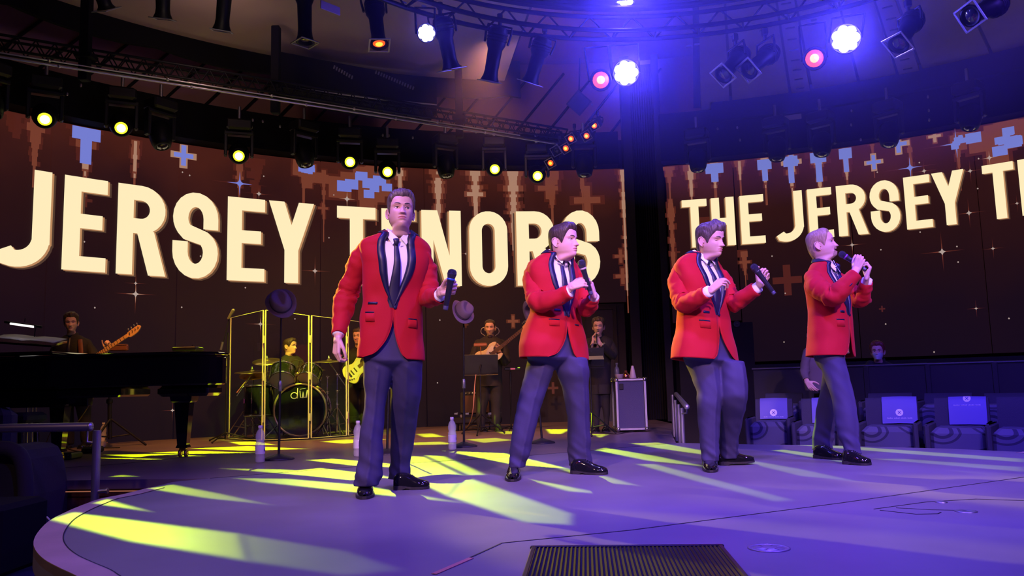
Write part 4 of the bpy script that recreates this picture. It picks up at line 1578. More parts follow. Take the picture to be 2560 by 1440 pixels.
class Xf:
    """local head coordinates -> world, the neck eased back onto the shoulders"""
    def __init__(s, c, yaw, pitch, tilt, scale, neck, nyaw):
        def axes(yaw, pitch, tilt):
            f = np.array([math.sin(yaw), -math.cos(yaw), 0])
            x = np.array([math.cos(yaw), math.sin(yaw), 0])
            z = np.array([0, 0, 1.0])
            f, z = f * math.cos(pitch) + z * math.sin(pitch), z * math.cos(pitch) - f * math.sin(pitch)
            x, z = x * math.cos(tilt) - z * math.sin(tilt), z * math.cos(tilt) + x * math.sin(tilt)
            return np.array([x, f, z])
        s.A = axes(yaw, pitch, tilt) * scale
        s.B = axes(nyaw, 0, 0) * scale
        s.c, s.neck = np.asarray(c, float), np.asarray(neck, float)

    def vec(s, v):
        return np.asarray(v, float) @ s.A

    def __call__(s, p):
        p = np.asarray(p, float)
        q = (p - np.array([0, 0, .11])) @ s.A + s.c
        w_ = np.clip((p[..., 2] + .15) / .145, 0, 1)
        w_ = w_ * w_ * (3 - 2 * w_)
        n = (p - np.array([0, 0, -.15])) * np.array([1, 1, 0.6]) @ s.B + s.neck
        return q * w_[..., None] + n * (1 - w_[..., None])


# ------------------------------------------------------------------ hands
def hand(side, wrist, d, n, curl=((60, 70, 40),) * 4, thumb=(.55, .75, .45), tcurl=(10, 25), spread=0.0, s=1.0, arm=None, voxel=.0026, fold=0.0, ext=0.0):
    """side 'R'/'L'; d towards the fingers, n out of the palm. Returns verts, faces of one continuous hand."""
    d = nrm(d)
    n = nrm(np.asarray(n, float) - d * np.dot(n, d))
    t = np.cross(d, n) * (1 if side == 'R' else -1)          # towards the thumb
    W = np.asarray(wrist, float)

    def L(a, b, c):
        return W + s * (d * a + t * b + n * c)
    m = MB()
    base = [(.090, .029), (.094, .009), (.089, -.011), (.080, -.029)]
    ln = [(.042, .025, .021), (.046, .029, .022), (.043, .027, .021), (.034, .020, .019)]
    rr = [.0093, .0095, .0090, .0080]
    for i, ((a, b), le, r) in enumerate(zip(base, ln, rr)):
        m.ball_rod(L(-.005, b * .55, 0), L(a, b, fold * (i - 1.5) * .002), .0150 * s, (r + .0022) * s, 9)
        p = L(a, b, fold * (i - 1.5) * .002)
        ang = 0
        sp = spread * (1.2 - i) * .10
        for k in range(3):
            ang += math.radians(curl[i][k])
            dr = (d * math.cos(ang) + n * math.sin(ang)) + t * sp * math.cos(ang)
            q = p + nrm(dr) * (le[k] + ext * (k == 0)) * s
            m.ball_rod(p, q, (r - .0007 * k) * s, (r - .0007 * (k + 1)) * s, 9)
            p = q
    # fleshy palm and thumb
    m.ball_rod(L(.012, .016, .006), L(.050, .030, .012), .017 * s, .013 * s, 9)
    m.ball_rod(L(.012, -.016, .006), L(.060, -.024, .006), .015 * s, .012 * s, 9)
    p = L(.022, .024, .008)
    ta, tb, tc = thumb
    q = p + nrm(d * ta + t * tb + n * tc) * .046 * s
    m.ball_rod(p, q, .0150 * s, .0115 * s, 9)
    u = nrm(d * ta + t * tb * .6 + n * tc)
    for k, le in enumerate((.033, .027)):
        a = math.radians(tcurl[k])
        ax = nrm(d * .75 - t * .6 + n * .35)
        u = nrm(u * math.cos(a) + ax * math.sin(a))
        p = q
        q = p + u * le * s
        m.ball_rod(p, q, (.0108 - .001 * k) * s, (.0100 - .0018 * k) * s, 9)
    # wrist
    back = -d if arm is None else nrm(np.asarray(arm, float) - W)
    m.ball_rod(L(.012, 0, 0) + t * .008 * s, W + back * .07 + t * .006, .021 * s, .026 * s, 12)
    m.ball_rod(L(.012, 0, 0) - t * .008 * s, W + back * .07 - t * .006, .021 * s, .026 * s, 12)
    return remesh(m, voxel, 3, 0.5)


GRIP = ((58, 82, 45), (60, 84, 48), (62, 84, 48), (64, 84, 48))
SOFT = ((25, 35, 25), (32, 40, 28), (38, 44, 30), (42, 46, 30))


# ------------------------------------------------------------------ garments by rows
class Rows:
    """a trunk or leg given by rows (py, left, right[, dy]) seen from the camera, at depth Y0"""
    def __init__(s, rows, Y0, yaw=0.0, k=0.62, n=2.3, tilt=0.0):
        r = np.array([list(q) + [0.0] * (4 - len(q)) for q in rows], float)
        r = r[np.argsort(r[:, 0])]
        s.py = r[:, 0]
        s.xl, s.xr, s.dy = r[:, 1], r[:, 2], r[:, 3]
        s.Y0, s.yaw, s.k, s.n, s.tilt = Y0, yaw, k, n, tilt
        s.kp = None
        s.ex = np.array([math.cos(yaw), math.sin(yaw), 0])
        s.ef = np.array([math.sin(yaw), -math.cos(yaw), 0])

    def ring(s, py):
        xl, xr, dy = (float(pchip(s.py, q, py)) for q in (s.xl, s.xr, s.dy))
        Y = s.Y0 + dy
        c = P((xl + xr) / 2, py, Y)
        w_ = (xr - xl) / 2 * np.dot(c - CAMPOS, _f) / FPX
        cs, sn = abs(math.cos(s.yaw)), abs(math.sin(s.yaw))
        a = w_ / (cs ** s.n + (s.k * sn) ** s.n) ** (1 / s.n)
        k = s.k if s.kp is None else s.k * float(np.interp((py - s.kp[0]) * s.kp[1], [0, .03, .08, .17, .26], [.95, .72, .68, .90, 1.0]))
        return c, a, a * k

    def pt(s, py, th, off=0.0):
        c, a, b = s.ring(py)
        th = np.asarray(th, float)
        e = 2 / s.n
        x = (a + off) * np.sign(np.sin(th)) * np.abs(np.sin(th)) ** e
        y = (b + off) * np.sign(np.cos(th)) * np.abs(np.cos(th)) ** e
        p = c + x[..., None] * s.ex + y[..., None] * s.ef
        p[..., 2] -= s.tilt * x * (1 if s.tilt else 0)
        return p

    def th_at(s, py, x, off=0.0):
        c, a, b = s.ring(py)
        v = min(abs(x) / (a + off), 0.985)
        return math.copysign(math.asin(min(1, v ** (s.n / 2))), x)

    def loft(s, m, n=30, seg=24, off=0.0, lo=None, hi=None, mi=0, wr=None, cap=True):
        th = np.linspace(0, 2 * PI, seg, endpoint=False)
        rs = []
        for py in np.linspace(s.py[0] if lo is None else lo, s.py[-1] if hi is None else hi, n):
            p = s.pt(py, th, off)
            if wr is not None:
                p = wr(p, py, th)
            rs.append(p)
        return m.loft(rs, True, cap, cap, mi)


def sleeve(m, pts, rads, n=44, seg=22, wr=.006, seed=0, flat=1.0):
    path = smooth_path(pts, n)
    rad = pchip(np.linspace(0, 1, len(rads)), rads, np.linspace(0, 1, n))
    T, A, B = frames(path)
    th = np.linspace(0, 2 * PI, seg, endpoint=False)
    # where the path bends most the cloth folds most
    bend = np.zeros(n)
    for i in range(2, n - 2):
        bend[i] = np.linalg.norm(T[i + 2] - T[i - 2])
    bend = np.convolve(bend, np.ones(7) / 7, 'same')
    bend = bend / max(bend.max(), 1e-6)
    rs = []
    for i in range(n):
        r = np.full(seg, rad[i])
        for j in range(seg):
            f = nz(i * 0.42 + 0.8 * math.sin(th[j] + seed), math.cos(th[j]) * .9 + seed * 3.1, math.sin(th[j]) * .9)
            f2 = nz(i * .16, math.cos(th[j]) * 1.3 + 7 + seed, math.sin(th[j]) * 1.3)
            f3 = 1 - 2 * abs(nz(i * .30 + 1.6 * math.sin(th[j] + seed * 2), math.cos(th[j]) * .7 + seed, math.sin(th[j]) * .7 + 5))
            r[j] += wr * (0.4 + 1.1 * bend[i]) * f + wr * .7 * f2 + wr * (.25 + 1.1 * bend[i]) * f3 * (.2 + .8 * min(1, i / 10))
        rs.append(path[i] + np.cos(th)[:, None] * A[i] * r[:, None] + np.sin(th)[:, None] * B[i] * r[:, None])
    # rounded start
    c = path[0]
    st = [c - T[0] * rad[0] * math.sin(q) + (rs[0] - c) * math.cos(q) for q in (1.45, 1.1, .7, .35)]
    # rolled cuff edge
    e = rs[-1]
    ce = path[-1]
    rs = st + rs + [ce + T[-1] * .002 + (e - ce) * .93, ce - T[-1] * .03 + (e - ce) * .88, ce - T[-1] * .032 + (e - ce) * .3]
    m.loft(rs, True, True, True)
    return path, T, rad


def shoe(p, name_parent, heel, toe, lift=0.0, roll=0.0):
    heel, toe = np.asarray(heel, float), np.asarray(toe, float)
    d = toe - heel
    Ln = np.linalg.norm(d)
    d = d / Ln
    if lift:
        d = nrm(d + np.array([0, 0, lift]))
    up = nrm(np.cross(np.cross(d, [0, 0, 1.0]), d))
    sd = np.cross(d, up)
    tt = [0, .03, .1, .22, .36, .5, .62, .74, .85, .93, .98, 1.0]
    hw = [.018, .030, .038, .040, .040, .043, .050, .053, .048, .037, .023, .008]
    hh = [.045, .066, .084, .092, .090, .078, .061, .049, .042, .036, .029, .018]
    a = np.linspace(0, PI, 13)
    up_, so = MB(), MB()
    rs, sr = [], []
    for t, w_, h in zip(tt, hw, hh):
        c = heel + d * Ln * t + up * (.020 - .006 * min(1, t * 2))
        sq = .78
        ring = [c + sd * w_ * math.copysign(abs(math.cos(q)) ** sq, math.cos(q)) + up * h * math.sin(q) ** .8 for q in a]
        rs.append(ring)
        c0 = heel + d * Ln * t
        th_ = .026 if t < .3 else (.012 if t < .96 else .014)
        bot = 0.0 if t < .29 else (.010 if t < .5 else .002)
        w2 = w_ + .0045
        sr.append([c0 + sd * w2 + up * bot, c0 + sd * w2 + up * (th_ + .004 * (t > .29)), c0 - sd * w2 + up * (th_ + .004 * (t > .29)), c0 - sd * w2 + up * bot])
    up_.loft(rs, False, smooth=True)
    k = len(a)
    up_.add(rs[0], [tuple(range(k))])
    so.loft(sr, True, smooth=False)
    o = up_.build('shoe', PATENT, name_parent)
    so.build('sole', SOLE, o)
    lc = MB()
    for t in (.40, .46, .52, .57):
        h = float(pchip(tt, hh, t))
        w_ = float(pchip(tt, hw, t))
        c = heel + d * Ln * t + up * (.020 - .006 * min(1, t * 2))
        pts = [c + sd * w_ * q + up * (h * (1 - (abs(q)) ** 2.6 * .55) + .0015) for q in (-.5, -.25, 0, .25, .5)]
        lc.tube(pts, .0022, 6)
    lc.build('shoe_laces', LACE, o)
    return o


def microphone(label, tail, head, band=(0.05, 0.08, 0.5), r=1.0):
    tail, head = np.asarray(tail, float), np.asarray(head, float)
    L = np.linalg.norm(head - tail)
    ax2 = nrm(head - tail)
    ax0 = nrm(np.cross(ax2, [0.3, 0.8, 0.1]))
    A = np.array([ax0, np.cross(ax2, ax0), ax2])
    t = thing('microphone', label, 'microphone', tuple(tail), 'handheld microphones of the four singers')
    b = MB()
    b.revolve([(0.004, 0), (.0135, .001), (.0145, .006), (.0145, .030), (.0160, .034), (.0172, .10), (.0185, L * .62), (.0205, L * .70), (.0222, L * .735), (.0222, L * .75)], tail, A, 18)
    b.build('handle', mat('mic body', (0.03, 0.03, 0.045), 0.3, 0.4), t)
    c = MB()
    c.revolve([(.0225, L * .735), (.0237, L * .74), (.0237, L * .775), (.0225, L * .78)], tail, A, 18)
    c.build('collar_band', mat('band %.2f %.2f' % (band[0], band[2]), band, 0.35, 0.3), t)
    q = MB()
    q.revolve([(.020, L * .775), (.0235, L * .80), (.0262, L * .86), (.0268, L * .90), (.0250, L * .95), (.018, L * .985), (.008, L), (.001, L * 1.002)], tail, A, 20)
    q.revolve([(.0266, L * .865), (.0278, L * .87), (.0278, L * .89), (.0266, L * .895)], tail, A, 20)
    q.build('grille', mat('mic grille', (0.06, 0.06, 0.07), 0.35, 0.8, bump=(420, 0.9)), t)
    k = MB()
    k.revolve([(.0146, .006), (.0150, .008), (.0150, .026), (.0146, .028)], tail, A, 14)
    k.build('battery_cap', mat('mic cap', (0.10, 0.10, 0.18), 0.4, 0.3), t)
    return t


def add_body(root, sp, body, hd, neck, Y0):
    """head, and the pieces that hang on it"""
    cx, cyy, dy = sp['head']
    T = Xf(P(cx, cyy, Y0 + dy), sp['hyaw'], sp['hpitch'], sp['htilt'], sp.get('hscale', 1.0), neck, sp['yaw'])
    ex = build_head(body, hd, T, sp)
    b = body.build('body', [SKIN, LIP, sp.get('stubmat', STUB), MOUTH, TEETH], root)
    if ex['hair'].v:
        ex['hair'].build('hair', sp['hair'], root)
    ex['eyebrows'].build('eyebrows', sp['hair'] if sp['hair'] != HAIR_BL else HAIR_BR, b)
    ex['eyes'].build('eyes', [EYEW, IRIS, SKIN], b)
    ex['eyelashes'].build('eyelashes', HAIR_DK, b)
    return T, b


def singer(sp):
    Y0 = sp['Y']
    tr = Rows(sp['torso'], Y0, sp['yaw'], sp.get('k', .64), 2.35, sp.get('tilt', 0))
    mpp = np.dot(tr.ring(sp['yneck'])[0] - CAMPOS, _f) / FPX
    tr.kp = (sp['yneck'], mpp)
    yn, yb, yh = sp['yneck'], sp['ybutton'], sp['torso'][-1][0]
    base = G(*sp['foot'])
    root = thing('person', sp['label'], 'person', (base[0], base[1], 0), 'four singers in red jackets')
    # ---- openings of the jacket front (metres from the body's middle line)
    def opening(py, side):
        kx = sp['cut'][side]
        sh = sp.get('shift', 0.0) * side
        if py <= yb:
            q = (py - yn) / (yb - yn)
            return float(pchip([-.2, 0, .25, .5, .75, .92, 1], [.068, .068, .074, .062, .034, .011, .000], q)) + sh * 0
        q = (py - yb) / (yh - yb)
        return float(pchip([0, .2, .4, .6, .8, .92, 1], [0, .001, .010 * kx, .030 * kx, .066 * kx, .100 * kx, .160 * kx], q))
    j = MB()
    rows = []
    n1, NC = 78, 72
    pys = np.linspace(tr.py[0], yh - .01, n1)
    for py in pys:
        tl = tr.th_at(py, opening(py, 1) + .0002)
        t0 = tr.th_at(py, opening(py, -1) + .0002)
        th = np.linspace(tl, 2 * PI - t0, NC)
        p = tr.pt(py, th)
        for i in range(NC):
            c = p[i]
            a = nz(c[0] * 5 + sp['seed'], c[1] * 5, c[2] * 7) * .009 + nz(c[0] * 14, c[1] * 14 + sp['seed'], c[2] * 9) * .005
            a *= min(1, min(i, NC - 1 - i) / 6)
            vv = tr.ex * math.sin(th[i]) + tr.ef * math.cos(th[i])
            p[i] = c + vv * a
        rows.append(p)
    j.loft(rows, False)
    J = j.build('jacket', VELVET, root)
    sol = J.modifiers.new('thickness', 'SOLIDIFY')
    sol.thickness, sol.offset = .005, 1 if False else 0
    # edge piping sewn along both front edges
    for side in (1, -1):
        pp = MB()
        pts = [tr.pt(py, np.array([side * tr.th_at(py, opening(py, side) + .0015)]), .002)[0] for py in np.linspace(yb + 4, yh - .5, 30)]
        pp.tube(pts, .0028, 6)
        pp.build('front_edge', VELVET, J)
    # ---- lapels, one strip per side, running into the collar
    for side in (1, -1):
        lp = MB()
        rs = []
        for py in np.linspace(yn - 3, yb - 1, 34):
            q = max(0, (py - yn) / (yb - yn))
            wl = float(pchip([0, .18, .45, .75, .93, 1], [.050, .060, .062, .040, .014, .004], q)) * sp.get('lapelw', .70)
            xi = opening(py, side)
            row = []
            for k_, (fx, of) in enumerate(((-.10, -.010), (0, .004), (.1, .010), (.5, .012), (.9, .010), (1.0, .005), (1.01, .001))):
                x = xi + wl * fx
                row.append(tr.pt(py, np.array([side * tr.th_at(py, x)]), of)[0])
            rs.append(row)
        lp.loft(rs, False)
        lp.build('lapel', SATIN, J)
    cn, an, bn = tr.ring(yn)
    top = cn + np.array([0, 0, .035])
    cl = MB()
    rs = []
    for f, of in ((0, .012), (.25, .014), (.6, .012), (.85, .008), (1.0, .002), (1.0, -.004)):
        th = np.linspace(tr.th_at(yn, .068), 2 * PI - tr.th_at(yn, .068), 40)
        lo = tr.pt(yn - 2, th, of)
        thn = np.linspace(.95, 2 * PI - .95, 40)
        hi = top + np.stack([(.083 + of * .3) * np.sin(thn)], -1) * tr.ex + np.stack([(.086 + of * .3) * np.cos(thn)], -1) * tr.ef - tr.ef * .012 + np.stack([np.zeros(40), np.zeros(40), .012 - .035 * np.clip(np.cos(thn), 0, 1)], -1)
        rs.append(lo * (1 - f) + hi * f)
    cl.loft(rs, False)
    cl.build('collar', SATIN, J)
    # ---- button, pockets
    b = MB()
    c0 = tr.pt(yb + 1, np.array([0.03]), .006)[0]
    A = np.array([tr.ex, [0, 0, 1.0], tr.ef])
    b.revolve([(.001, -.002), (.0095, -.002), (.0105, 0), (.0105, .003), (.007, .0045), (.001, .004)], c0, A, 14)
    b.build('button', SATIN, J)

    def patch(name, m_, side, py0, py1, x0, x1, off, th_=.004, rnd=True):
        pm = MB()
        rs = []
        for q, of in ((0, -.004), (0.02, off), (.5, off + .001), (.98, off), (1, -.004)):
            py = py0 + (py1 - py0) * q
            xs = np.linspace(x0, x1, 9)
            rs.append([tr.pt(py + sp.get('pslope', 0) * (x - x0) * 40, np.array([side * tr.th_at(py, x)]), of if 0 < i < 8 else -.003)[0] for i, x in enumerate(xs)])
        pm.loft(rs, False)
        pm.build(name, m_, J)
    for q in sp['pockets']:
        patch(*q)
    # ---- sleeves
    for sd in ('armR', 'armL'):
        a = sp[sd]
        pts = [P(x, y, Y0 + dy) for x, y, dy in a['pts']]
        s_ = MB()
        path, T, rad = sleeve(s_, pts, a['r'], seed=sp['seed'] + (1 if sd == 'armR' else 2), wr=a.get('wr', .0105))
        S = s_.build('sleeve', VELVET, J)
        # shirt cuff
        sc_ = MB()
        e, t_, r_ = path[-1], T[-1], rad[-1]
        cl_ = a.get('cuff', .022)
        sc_.tube([e - t_ * .03, e, e + t_ * cl_, e + t_ * (cl_ + .001), e + t_ * (cl_ - .02)], [r_ * .86, r_ * .84, r_ * .82, r_ * .76, r_ * .7], 20)
        sc_.build('shirt_cuff', SHIRTM, root)
        # dark trim and buttons at the sleeve end
        for q in a.get('trim', []):
            i = int(q[0] * (len(path) - 1))
            tm = MB()
            cdir = nrm(CAMPOS - path[i])
            u = nrm(cdir - T[i] * np.dot(cdir, T[i]))
            v = np.cross(T[i], u)
            w_ = nrm(u * math.cos(q[1]) + v * math.sin(q[1]))
            c = path[i] + w_ * (rad[i] + .002)
            tm.box(c, (q[2], .008, .006), [T[i], np.cross(w_, T[i]), w_], .002)
            tm.build('sleeve_button', SATIN, S)
        a['end'] = (path[-1], T[-1])
    # ---- shirt, collar wings, tie
    s_ = MB()
    rs = []
    ths = np.linspace(-1.25, 1.25, 27)
    for q in np.linspace(0, 1, 26):
        rs.append([tr.pt((yn - 2 + .062 / mpp * math.cos(t_) ** 3) * (1 - q) + (yb + 3) * q, np.array([t_]), -.010)[0] for t_ in ths])
    s_.loft(rs, False)
    nt = cn + np.array([0, 0, .0])
    hx, hy, hdy = sp['head']
    hc = P(hx, hy, Y0 + hdy)
    rs = []
    for z, r in ((-.05, .088), (-.02, .081), (.01, .074), (.035, .0705), (.048, .070), (.049, .067), (.02, .067)):
        th = np.linspace(.10, 2 * PI - .10, 40)
        c = nt + np.array([0, 0, z]) + (hc - nt) * np.array([1, 1, 0]) * max(0, z) * .6
        p = c + (r * np.sin(th))[:, None] * tr.ex + (r * 1.02 * np.cos(th))[:, None] * tr.ef
        p[:, 2] -= .074 * np.clip(np.cos(th), 0, 1) ** 1.6 * (1 if z > -.04 else .4)
        rs.append(p)
    s_.loft(rs, False)
    Sh = s_.build('shirt', SHIRTM, root)
    for side in (1, -1):
        wv = MB()
        c = nt + (hc - nt) * np.array([1, 1, 0]) * .02
        a_ = c + tr.ex * side * .007 + tr.ef * .087 + np.array([0, 0, -.028])
        b_ = c + tr.ex * side * .062 + tr.ef * .040 + np.array([0, 0, .034])
        d_ = c + tr.ex * side * .072 + tr.ef * .052 + np.array([0, 0, -.012])
        e_ = c + tr.ex * side * .040 + tr.ef * .100 + np.array([0, 0, -.074])
        wv.prism([a_, b_, d_, e_], tr.ef * .004 + tr.ex * side * .002)
        wv.build('collar_wing', SHIRTM, Sh)
    tk = MB()
    kz = nt + tr.ef * (bn * .2 + .078) + np.array([0, 0, -.002])
    kz = tr.pt(yn + .050 / mpp, np.array([0.0]), .004)[0]
    rs = []
    for z, w_, dd in ((.018, .010, -.010), (.014, .019, .004), (.0, .018, .010), (-.018, .0135, .008), (-.026, .011, .002), (-.027, .006, -.006)):
        th = np.linspace(0, 2 * PI, 14, endpoint=False)
        c = kz + np.array([0, 0, z]) + tr.ef * dd * .5
        rs.append(c + (w_ * np.cos(th))[:, None] * tr.ex + (.009 * np.sin(th))[:, None] * tr.ef)
    tk.loft(rs)
    rs = []
    yk = yn + .076 / mpp
    for i, py in enumerate(np.linspace(yk, yb + 2, 26)):
        q = i / 25
        wv = .012 + .026 * min(1, q * 1.15)
        off = -.001 + .006 * math.sin(q * PI)
        row = [tr.pt(py, np.array([tr.th_at(py, x * wv) if x else 0.0]), off + o)[0] for x, o in ((-1, -.004), (-.97, .001), (-.5, .004), (0, .006), (.5, .004), (.97, .001), (1, -.004))]
        rs.append(row)
    rs = np.array(rs)
    w0 = kz + np.array([0, 0, -.026])
    for i in range(6):
        f = 1 - i / 6
        rs[i] = rs[i] * (1 - f * .9) + (w0 + (rs[i] - rs[i].mean(0)) - np.array([0, 0, .004 * i])) * f * .9
    tk.loft(rs, False)
    tk.build('tie', TIE, root)
    # ---- trousers
    tm = MB()
    pel = Rows(sp['pelvis'], Y0, sp['yaw'], .72, 2.3)

    def inside(p, py):
        if py > yh - 1:
            return p
        c, a, b = tr.ring(py)
        a, b = a - .022, b - .022
        q = p - c
        x, y = q @ tr.ex, q @ tr.ef
        e = np.maximum(((np.abs(x) / a) ** 2.2 + (np.abs(y) / b) ** 2.2) ** (1 / 2.2), 1e-6)
        f = np.where(e > 1, 1 / e, 1.0)
        q[:, :2] *= f[:, None]
        return c + q
    pel.loft(tm, 18, 30, wr=lambda p, py, th: inside(p.copy(), py))

    def wr(p, py, th):
        out = p.copy()
        for i in range(len(p)):
            c = p[i]
            lowf = np.clip((py - sp['ybreak']) / 60, 0, 1)
            a = nz(c[0] * 7 + sp['seed'], c[1] * 6, c[2] * 5) * .011 + nz(c[0] * 12 + 9, c[1] * 12, c[2] * 16 + c[0] * 14 + sp['seed']) * .006
            a += lowf * (nz(c[0] * 10 + 3, c[1] * 9, c[2] * 24 + c[0] * 20 + sp['seed']) * .018 - .002)
            dth = (th[i] + PI) % (2 * PI) - PI
            a += .011 * math.exp(-(dth / .13) ** 2) * (py > 915)
            out[i] = c + nrm(c - p.mean(0)) * a
        return inside(out, py)
    for lg in (sp['legR'], sp['legL']):
        Rows(lg['rows'], Y0, lg.get('yaw', sp['yaw'] * .6), lg.get('k', 1.05), 2.1).loft(tm, 46, 30, wr=wr)
    v, f = remesh(tm, .0075, 3, .5)
    t2 = MB()
    t2.add(v, f)
    t2.build('trousers', TROUS, root)
    # ---- shoes
    for lg in (sp['legR'], sp['legL']):
        h, t_ = lg['shoe']
        shoe(None, root, h, t_, lg.get('lift', 0))
    # ---- the body itself
    body = MB()
    for side, key in (('R', 'handR'), ('L', 'handL')):
        hspec = dict(sp[key])
        a = sp['arm' + side]
        e, t_ = a['end']
        W = hspec.pop('wrist', None)
        W = e + t_ * .035 if W is None else P(W[0], W[1], Y0 + W[2])
        v, f = hand(side, W, arm=e - t_ * .05, **hspec)
        body.add(v, f, 0)
    tr.loft(body, 14, 18, off=-.035, lo=yn + 2, hi=yh - 10)
    for lg in (sp['legR'], sp['legL']):
        Rows(lg['rows'], Y0, 0, 1.0, 2.0).loft(body, 10, 12, off=-.03, lo=yh + 12)
    for sd in ('armR', 'armL'):
        pts = [P(x, y, Y0 + dy) for x, y, dy in sp[sd]['pts']]
        body.tube(smooth_path(pts, 14), [r * .55 for r in np.interp(np.linspace(0, 1, 14), np.linspace(0, 1, len(sp[sd]['r'])), sp[sd]['r'])], 12)
    add_body(root, sp, body, sp['face'], nt + np.array([0, 0, -.03]), Y0)
    return root

# ------------------------------------------------------------------ the four singers
PIPE = SATIN
singers = []
# 1: leftmost, looking out over the room
S1 = dict(label='singer in red jacket lowering his microphone, nearest and tallest of four', Y=5.12, yaw=.22, seed=1.3, foot=(975, 1235),
    torso=[(584, 950, 1040), (590, 944, 1046), (597, 926, 1058), (606, 908, 1068), (620, 900, 1074), (640, 902, 1074), (665, 908, 1070), (700, 911, 1060), (735, 910, 1053), (770, 908, 1052), (800, 905, 1054), (850, 901, 1057), (898, 899, 1059)],
    tilt=.07, yneck=590, ybutton=772, cut={-1: 1.15, 1: .55},
    pockets=[('pocket_flap', VELVET, -1, 789, 811, .105, .168, .007), ('pocket_trim', SATIN, -1, 786, 789, .105, .170, .006), ('pocket_trim', SATIN, -1, 762, 768, .092, .155, .006),
             ('pocket_flap', VELVET, 1, 800, 820, .085, .150, .007), ('pocket_trim', SATIN, 1, 797, 800, .085, .150, .006), ('pocket_trim', SATIN, 1, 670, 674, .075, .115, .004)],
    armR=dict(pts=[(914, 626, .01), (899, 655, .03), (882, 698, .06), (867, 738, .07), (856, 785, .03), (846, 836, -.05)], r=[.062, .070, .066, .063, .056, .044], trim=[], cuff=.004),
    armL=dict(pts=[(1056, 640, .02), (1066, 672, .05), (1070, 712, .04), (1068, 740, -.01), (1084, 743, -.13), (1100, 738, -.24)], r=[.056, .060, .058, .056, .052, .046], cuff=.012),
    handR=dict(d=(-.05, -.15, -1), n=(.75, .65, -.1), curl=((25, 55, 40), (30, 60, 40), (34, 62, 40), (36, 62, 40)), thumb=(.85, .5, .25)),
    handL=dict(d=(.93, -.25, .18), n=(-.2, -.95, .0), curl=GRIP, wrist=(1101, 729, -.30), thumb=(.75, .5, .75)),
    head=(1002, 531, -.03), hyaw=.24, hpitch=.10, htilt=.03, hscale=1.05, hair=HAIR_BR, face=Head(jaw=1.05), gaze=(.002, .0004),
    quiff=.010, thick=.013, side=.008, sweep=.004,
    pelvis=[(800, 918, 1050), (850, 914, 1052), (890, 912, 1053), (908, 930, 1036), (922, 955, 1010), (934, 974, 990)],
    legR=dict(rows=[(840, 914, 985), (880, 912, 984), (930, 911, 980), (1006, 911, 966), (1060, 905, 962), (1100, 899, 958), (1150, 897, 955), (1190, 888, 952), (1214, 886, 946)], shoe=(G(917, 1219), G(911, 1249))),
    legL=dict(rows=[(840, 984, 1053, 0), (880, 984, 1055, 0), (930, 980, 1055, .05), (1006, 977, 1051, .15), (1060, 978, 1042, .25), (1110, 978, 1034, .33), (1160, 974, 1029, .38), (1196, 973, 1030, .40)], shoe=(G(984, 1224), G(1074, 1221))),
    ybreak=1130)
S1['legR']['rows'] = [tuple(r) for r in S1['legR']['rows']]
S2 = dict(label='singer in red jacket clasping his microphone in both hands, second from left', Y=6.0, yaw=.62, seed=4.1, foot=(1390, 1188),
    torso=[(634, 1362, 1428), (640, 1355, 1432), (648, 1342, 1438), (660, 1328, 1444), (675, 1321, 1447), (700, 1320, 1447), (740, 1324, 1448), (780, 1328, 1449), (815, 1316, 1455), (845, 1307, 1461), (870, 1303, 1465), (897, 1303, 1467)],
    tilt=.05, yneck=640, ybutton=792, cut={-1: 1.1, 1: .5},
    pockets=[('pocket_flap', VELVET, -1, 806, 821, .060, .150, .007), ('pocket_trim', SATIN, -1, 803, 806, .060, .150, .006), ('pocket_trim', SATIN, -1, 778, 784, .050, .110, .006),
             ('pocket_trim', SATIN, 1, 812, 815, .07, .12, .006)],
    armR=dict(pts=[(1338, 668, -.02), (1333, 695, -.05), (1336, 728, -.10), (1346, 754, -.17), (1378, 750, -.26), (1424, 729, -.33)], r=[.062, .074, .070, .068, .060, .050], cuff=.006, trim=[(.86, 1.0, .03), (.90, 1.0, .012), (.93, 1.0, .012)]),
    armL=dict(pts=[(1430, 672, .10), (1450, 705, .10), (1462, 745, .02), (1466, 768, -.05), (1476, 760, -.14), (1484, 744, -.2)], r=[.055, .062, .060, .058, .052, .044], cuff=.02),
    handR=dict(d=(.90, -.15, .30), n=(.10, .85, -.45), curl=((30, 45, 35), (36, 50, 35), (40, 55, 38), (42, 58, 40)), wrist=(1428, 716, -.36), thumb=(.6, .75, .5)),
    handL=dict(d=(-.25, -.20, .95), n=(-.85, .25, -.2), curl=((50, 55, 35),) * 4, wrist=(1487, 740, -.26), thumb=(.75, .35, .7)),
    head=(1408, 605, -.06), hyaw=.98, hpitch=.02, htilt=.02, hscale=1.06, hair=HAIR_DK, face=Head(jaw=1.06), gaze=(.002, 0), stubble=None,
    quiff=.012, thick=.012, side=.005, rise=.008, mess=.22,
    pelvis=[(800, 1330, 1448), (850, 1322, 1456), (890, 1319, 1462), (905, 1345, 1440), (915, 1365, 1415), (924, 1380, 1398)],
    legR=dict(rows=[(840, 1320, 1396), (890, 1318, 1390), (925, 1312, 1384), (960, 1306, 1371), (1010, 1294, 1356), (1060, 1284, 1343), (1110, 1277, 1331), (1150, 1273, 1321), (1168, 1271, 1316)], yaw=.2, shoe=(G(1287, 1178), G(1281, 1205))),
    legL=dict(rows=[(840, 1385, 1456), (890, 1388, 1464, 0), (925, 1393, 1469, .0), (960, 1402, 1471, .03), (1010, 1413, 1472, .06), (1060, 1418, 1473, .1), (1110, 1420, 1475, .13), (1140, 1422, 1477, .15), (1164, 1424, 1480, .16)], yaw=.5, shoe=(G(1428, 1184), G(1519, 1186))),
    ybreak=1090)
